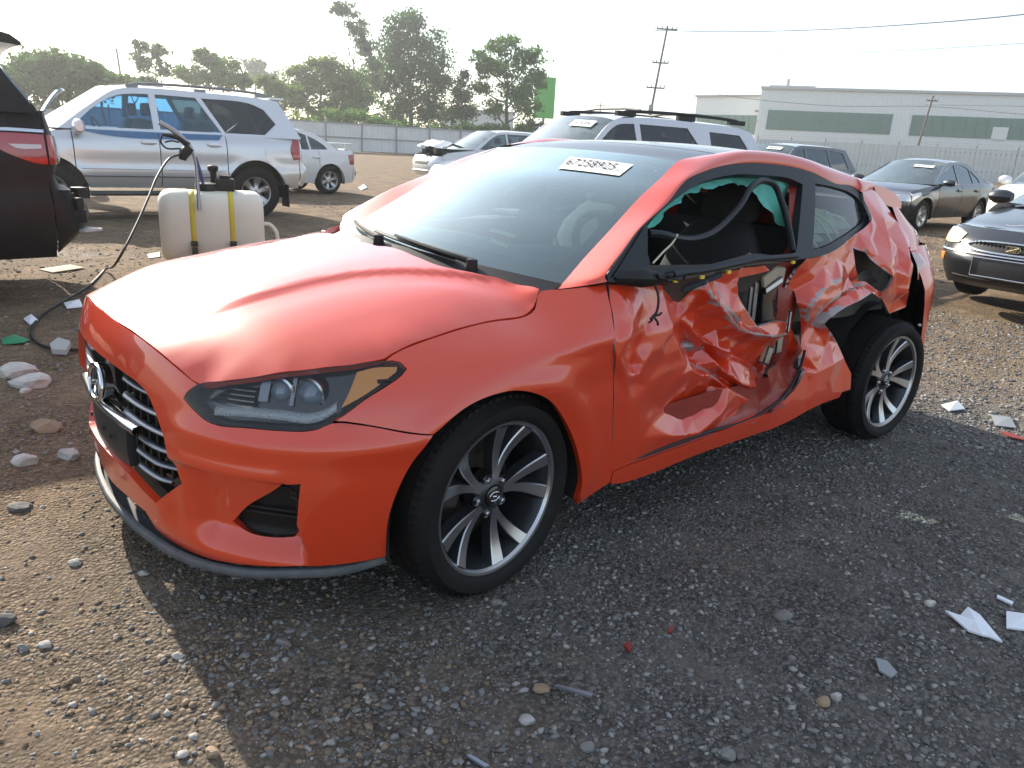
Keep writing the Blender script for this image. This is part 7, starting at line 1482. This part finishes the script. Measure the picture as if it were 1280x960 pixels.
# ------------------------------------------------------------------ sprayer tank, hose, debris
def tank():
    a=math.atan2(.31,-.86);r=empty('sprayer_tank',(-1.36,-5.12,0),a,'white plastic sprayer tank strapped with two yellow ratchet straps','tank')
    POLY=mat('milky_poly',(.74,.72,.59),.42,spec=.4,bump=(4,.15,.01),var=(2,.3,(.56,.54,.44)))
    L=.46;rows=[]
    for x,k in((-L,.80),(-L+.02,.90),(-L+.05,.97),(-L+.10,1.),(-.20,1.),(-.185,.965),(-.155,.965),(-.14,1.),(.14,1.),(.155,.965),(.185,.965),(.20,1.),(L-.10,1.),(L-.05,.97),(L-.02,.90),(L,.80)):
        th=np.linspace(0,2*math.pi,41);c=np.sign(np.cos(th))*np.abs(np.cos(th))**.62;s=np.sign(np.sin(th))*np.abs(np.sin(th))**.62
        rows.append(np.stack([np.full(41,x),.27*k*c,.40+.34*k*s],-1))
    k=MB();k.grid(np.array(rows))
    for e in(0,-1):k.add(rows[e][:-1],[tuple(range(40))])
    k.build('tank_shell',POLY,r,sharp=50)
    Y=mat('yellow_webbing',(.62,.50,.05),.7,bump=(120,.4,.002))
    for x in(-.17,.17):
        th=np.linspace(0,2*math.pi,41);c=np.sign(np.cos(th))*np.abs(np.cos(th))**.62;s=np.sign(np.sin(th))*np.abs(np.sin(th))**.62
        P=lambda xx,e:np.stack([np.full(41,xx),(.27*.965+e)*c,.40+(.34*.965+e)*s],-1);o=gridobj('yellow_strap',np.array([P(x-.024,.006),P(x-.022,.011),P(x+.022,.011),P(x+.024,.006)]),Y,r)
        k=MB();k.box((x,-.285,.20),(.05,.03,.07));k.box((x,-.295,.27),(.06,.03,.05));k.box((x,.285,.20),(.05,.03,.07));k.box((x,.295,.27),(.06,.03,.05));k.build('ratchet_buckle',mat('buckle_black',(.03,.03,.03),.4,.5),o,bevel=.006)
    k=MB();k.lathe([(.115,.72),(.115,.77),(.105,.80),(.03,.81),(0,.81)],24,(-.03,0,0));k.build('filler_cap',BLK,r)
    k=MB();k.box((.13,0,.79),(.17,.17,.12));k.box((.13,0,.865),(.10,.10,.03));k.lathe([(.03,.72),(.03,.90),(.05,.92),(.05,.96),(0,.97)],12,(.03,.10,0));k.build('pump',BLK,r,bevel=.015)
    k=MB();k.box((.04,.268,.66),(.10,.004,.06));k.build('tank_label',mat('faded_label',(.55,.55,.5),.7),r)
    k=MB();k.tube(cr_open([(.13,.10,.76),(.0,.2,.765),(-.09,.27,.70),(-.13,.295,.55),(-.14,.295,.35),(-.135,.29,.10)],24),.011,8);k.build('tank_hose',BLK,r)
    k=MB();k.tube(cr_open([(.44,.05,.42),(.52,.06,.42),(.58,.06,.36),(.60,.06,.22),(.60,.06,.02)],16),.018,8);k.build('drain_hose',POLY,r)
    for x in(-.3,.3):
        k=MB();k.box((x,0,.035),(.09,.46,.07));k.build('skid_foot',BLK,r,bevel=.01)
    # spray gun standing in its holder
    g=empty('spray_gun',tuple(ray(248,232,7.75)),0,'pressure washer gun with black trigger standing behind the tank','spray gun')
    o=np.array(ray(248,232,7.75));q=lambda px,py,d=7.75:ray(px,py,d)-o
    k=MB();k.tube(cr_open([q(249,262),q(247,232),q(243,195),q(238,183),q(228,172),q(212,160),q(199,153)],26),[.017]*20+[.022]*6,10);k.build('lance',mat('lance_grey',(.34,.35,.37),.35,.6),g)
    k=MB();k.tube(cr_open([q(238,184),q(230,192),q(228,200)],6),[.045,.05,.03],8);k.tube(cr_open([q(236,182),q(222,172),q(203,168)],8),[.03,.022,.012],8);k.tube(cr_open([q(203,168),q(201,178),q(206,184),q(226,186)],12),.008,6);k.tube(cr_open([q(206,178),q(214,176),q(224,178)],6),.008,6);k.build('trigger_grip',BLK,g)
    k=MB();k.tube([q(244,196),q(250,214),q(254,230)],.016,8);k.build('grip_sleeve',mat('sleeve_blue',(.03,.05,.16),.5),g)
    H=[ray(226,193,7.7),ray(212,198,7.5),ray(198,218,7.3),ray(186,246,7.05),ray(172,278,6.8),ray(155,312,6.55)]
    gz=lambda px,py:(lambda p:np.array([p[0],p[1],.03]))(ray(px,py,1.)+(ray(px,py,2.)-ray(px,py,1.))*((VIEW_O[2]-0)/( -(ray(px,py,2.)-ray(px,py,1.))[2])-1))
    for px,py in((132,345),(108,368),(80,385),(55,403),(42,422),(44,437),(62,446),(92,449),(115,446)):
        p=gz(px,py);p[2]=float(ground_z(p[0],p[1]))+float(rough_z(np.array([p[0]]),np.array([p[1]]))[0])+.016;H.append(p)
    k=MB();k.tube(cr_open(H,110),.0095,8);o=k.build('black_hose',BLK,None);tag(o,'long black hose curving from the spray gun down across the ground','hose')
tank()
def gpt(px,py):
    a=ray(px,py,1.);v=ray(px,py,2.)-a;t=-VIEW_O[2]/v[2];p=VIEW_O+v*t
    for _ in range(6):
        z=float(ground_z(p[0],p[1]))+float(rough_z(np.array([p[0]]),np.array([p[1]]))[0]);t=(z-VIEW_O[2])/v[2];p=VIEW_O+v*t
    return p
ROCK={k:mat('rock_'+k,c,.85,bump=(28,.6,.006),var=(9,.6,tuple(v*.55 for v in c))) for k,c in dict(grey=(.20,.195,.185),pale=(.40,.385,.36),tan=(.30,.22,.14),dark=(.11,.105,.10),chalk=(.55,.53,.48)).items()}
def rock(label,px,py,w,h=None,m='grey',flat=.6,ang=0.,seed=0,group='loose stones'):
    p=gpt(px,py);d=np.linalg.norm(p-VIEW_O);s=w*d/950./2;rs=np.random.default_rng(seed+int(px*7+py*13))
    bm=bmesh.new();bmesh.ops.create_icosphere(bm,subdivisions=2,radius=1);V=np.array([v.co[:] for v in bm.verts]);F=[[v.index for v in f.verts] for f in bm.faces];bm.free()
    for _ in range(7):
        n=rs.normal(size=3);n/=np.linalg.norm(n);c=rs.uniform(.55,.85);dd=V@n;V=V-np.where(dd>c,dd-c,0)[:,None]*n
    V*=1+.05*rs.normal(size=(len(V),1));V*=np.array([1,rs.uniform(.6,.9),flat])*s;V=V@rotz(ang+rs.uniform(-.4,.4)+math.atan2(VIEW_R[1],VIEW_R[0])).T
    o=mobj('stone',V,F,ROCK[m],None,False);o.location=tuple(p+np.array([0,0,s*flat*.45]));tag(o,label,'stone',group);return o
for a in (('wide pale stone lying nearest the left edge',22,470,44,'chalk',.45),('broad flat stone in front of the pale one at left',40,482,48,'chalk',.4),('small grey stone right of the broad flat stone',32,491,14,'chalk',.6),('brown slab stone halfway down the left side',60,536,34,'tan',.5),('pale wedge stone below the brown slab',32,580,28,'chalk',.6),('small pale stone touching the bumper shadow at left',88,572,30,'pale',.5),('flat dark sliver of stone low at the left edge',26,636,30,'dark',.3),
 ('rounded grey stone in the shade below the front wheel',355,806,22,'grey',.6),('grey stone alone right of the front wheel',978,773,24,'grey',.6),('tan chip of stone at the bottom left',266,944,20,'tan',.6),('pale stone at the bottom edge right of centre',908,947,22,'grey',.7),('small stone cluster piece below the lip',180,718,14,'pale',.5),('brownish lump near the bottom right centre',1030,880,18,'tan',.7),('pale pebble beside the brownish lump',1045,874,14,'pale',.8),('yellowish white pebble above the white plastic shard',1162,757,13,'chalk',.9),('long pale stone in the shade at the bottom',660,902,22,'pale',.5),('flat stone at the centre bottom edge',735,935,20,'grey',.5),('tiny white stone left of the front tyre',222,822,14,'pale',.6),('dark clod at the far left edge of the sunlit dirt',4,780,26,'dark',.6),('pale stone in the sunlit dirt at left',95,705,16,'pale',.5),('small pair stone in the sunlit dirt',58,808,16,'pale',.6),('grey stone left of the small pair stone',30,812,15,'grey',.6),('stone beside the shadow edge at the bottom',228,945,14,'pale',.6),('grey stone under the front lip',620,755,16,'grey',.6),('stone left of the dropped grey strip',676,862,22,'tan',.5)):
    rock(a[0],a[1],a[2],a[3],None,a[4],a[5])
def shard(name,label,cat,pts,m,zs=None,t=.006,curl=.0):
    P=[gpt(*q) for q in pts];c=sum(P)/len(P);n=len(P);k=MB();V=[]
    for i,p in enumerate(P):
        z=.006+(zs[i] if zs else 0);V.append(p-c+np.array([0,0,z]))
    V=np.array(V);ce=V.mean(0)+np.array([0,0,curl]);W=np.concatenate([V,V+np.array([0,0,t]),[ce],[ce+np.array([0,0,t])]])
    F=[(i,(i+1)%n,2*n) for i in range(n)]+[(n+(i+1)%n,n+i,2*n+1) for i in range(n)]+[(i,(i+1)%n,n+(i+1)%n,n+i) for i in range(n)]
    k.add(W,F);o=k.build(name,m,None,smooth=False);o.location=tuple(c);tag(o,label,cat);return o
WPL=mat('white_plastic_scrap',(.74,.78,.82),.45)
shard('plastic_shard','jagged white plastic shard on the gravel at lower right','scrap',[(1180,770),(1198,774),(1207,769),(1222,779),(1252,806),(1235,799),(1226,801),(1210,792)],WPL,[.01,.0,.02,.02,.0,.0,.01,.0],curl=.012)
shard('plastic_shard','white plastic piece cut by the right edge','scrap',[(1256,771),(1290,776),(1292,794),(1257,788)],WPL,[.01,.012,.004,.0],curl=.01)
shard('plastic_shard','thin white splinter above the white shard','scrap',[(1246,747),(1266,756),(1264,759),(1245,750)],WPL)
shard('plastic_shard','translucent grey plastic flake right of centre bottom','scrap',[(1093,826),(1108,830),(1121,845),(1113,851),(1098,842)],mat('grey_flake',(.22,.24,.25),.4))
shard('metal_strip','narrow grey strip dropped on the gravel at bottom centre','scrap',[(692,861),(697,860),(741,876),(738,880)],mat('strip_metal',(.30,.33,.38),.35,.6),[.0,.0,.012,.012])
shard('metal_strip','short thin grey strip at the bottom edge','scrap',[(583,949),(588,948),(612,962),(606,964)],mat('strip_metal',(.30,.33,.38),.35,.6))
shard('lamp_chip','red plastic chip below the crushed door','scrap',[(779,811),(784,810),(790,816),(786,819)],mat('red_chip',(.22,.025,.018),.5),[.0,.012,.006,.0],.008)
shard('lamp_chip','small red paint flake right of the red chip','scrap',[(834,793),(838,789),(841,791),(837,795)],mat('red_chip',(.22,.025,.018),.5),[.0,.01,.004,.0])
shard('lamp_chip','red sliver far right near the lit gravel','scrap',[(1250,541),(1268,545),(1284,553),(1262,549)],mat('red_chip',(.22,.025,.018),.5))
shard('plastic_film','crumpled pale grey film behind the rear wheel','scrap',[(1176,508),(1196,505),(1206,513),(1186,517)],mat('pale_film',(.5,.54,.58),.4),[.0,.012,.0,.008],curl=.01)
shard('plastic_film','grey scrap at the right edge beside the shadow line','scrap',[(1238,522),(1262,526),(1270,537),(1244,534)],mat('grey_flake',(.22,.24,.25),.4),[.008,.012,.0,.0],curl=.006)
shard('paper_scrap','crumpled white scrap on the shaded ground at left','scrap',[(30,402),(40,399),(48,404),(38,408)],WPL,[.01,.025,.01,.0],curl=.02)
shard('paper_scrap','white and grey rag by the hose','scrap',[(80,382),(100,379),(104,385),(84,388)],WPL,[.01,.02,.0,.005],curl=.015)
shard('foam_block','pale foam block lying inside the hose loop','foam',[(63,437),(74,433),(90,440),(84,447),(66,444)],mat('pale_foam',(.42,.42,.40),.8),[.0,.02,.03,.01,.0],.03)
shard('green_wrapper','flat green wrapper at the left edge','wrapper',[(2,426),(18,423),(38,427),(30,432),(4,432)],mat('green_film',(.05,.30,.14),.35),[.0,.015,.0,.01,.0],curl=.02)
shard('cardboard_scrap','flat straw coloured strip before the dark suv','scrap',[(48,338),(88,332),(106,336),(66,342)],mat('straw_card',(.30,.26,.19),.8),curl=.01)
shard('cardboard_scrap','pale flat scrap left of the tank','scrap',[(184,319),(200,316),(200,322),(186,324)],mat('pale_card',(.6,.57,.5),.8))
shard('paper_scrap','white scrap lying in front of the white sedan','scrap',[(448,235),(455,233),(459,236),(452,238)],WPL,[.0,.05,.02,.0],curl=.04)

# ------------------------------------------------------------------ morning haze over the lot
def haze():
    k=MB();k.box((-60,-40,8.),(420,420,20.));o=k.build('haze',bpy.data.materials.new('haze_air'),None,smooth=False);m=o.data.materials[0];m.use_nodes=True;n=m.node_tree.nodes;n.remove(n['Principled BSDF'])
    v=n.new('ShaderNodeVolumePrincipled');v.inputs['Color'].default_value=(.93,.96,1,1);v.inputs['Density'].default_value=.0011;v.inputs['Anisotropy'].default_value=.68
    m.node_tree.links.new(v.outputs[0],n['Material Output'].inputs['Volume']);tag(o,'thin pale morning haze over the lot','haze',kind='stuff')
haze()
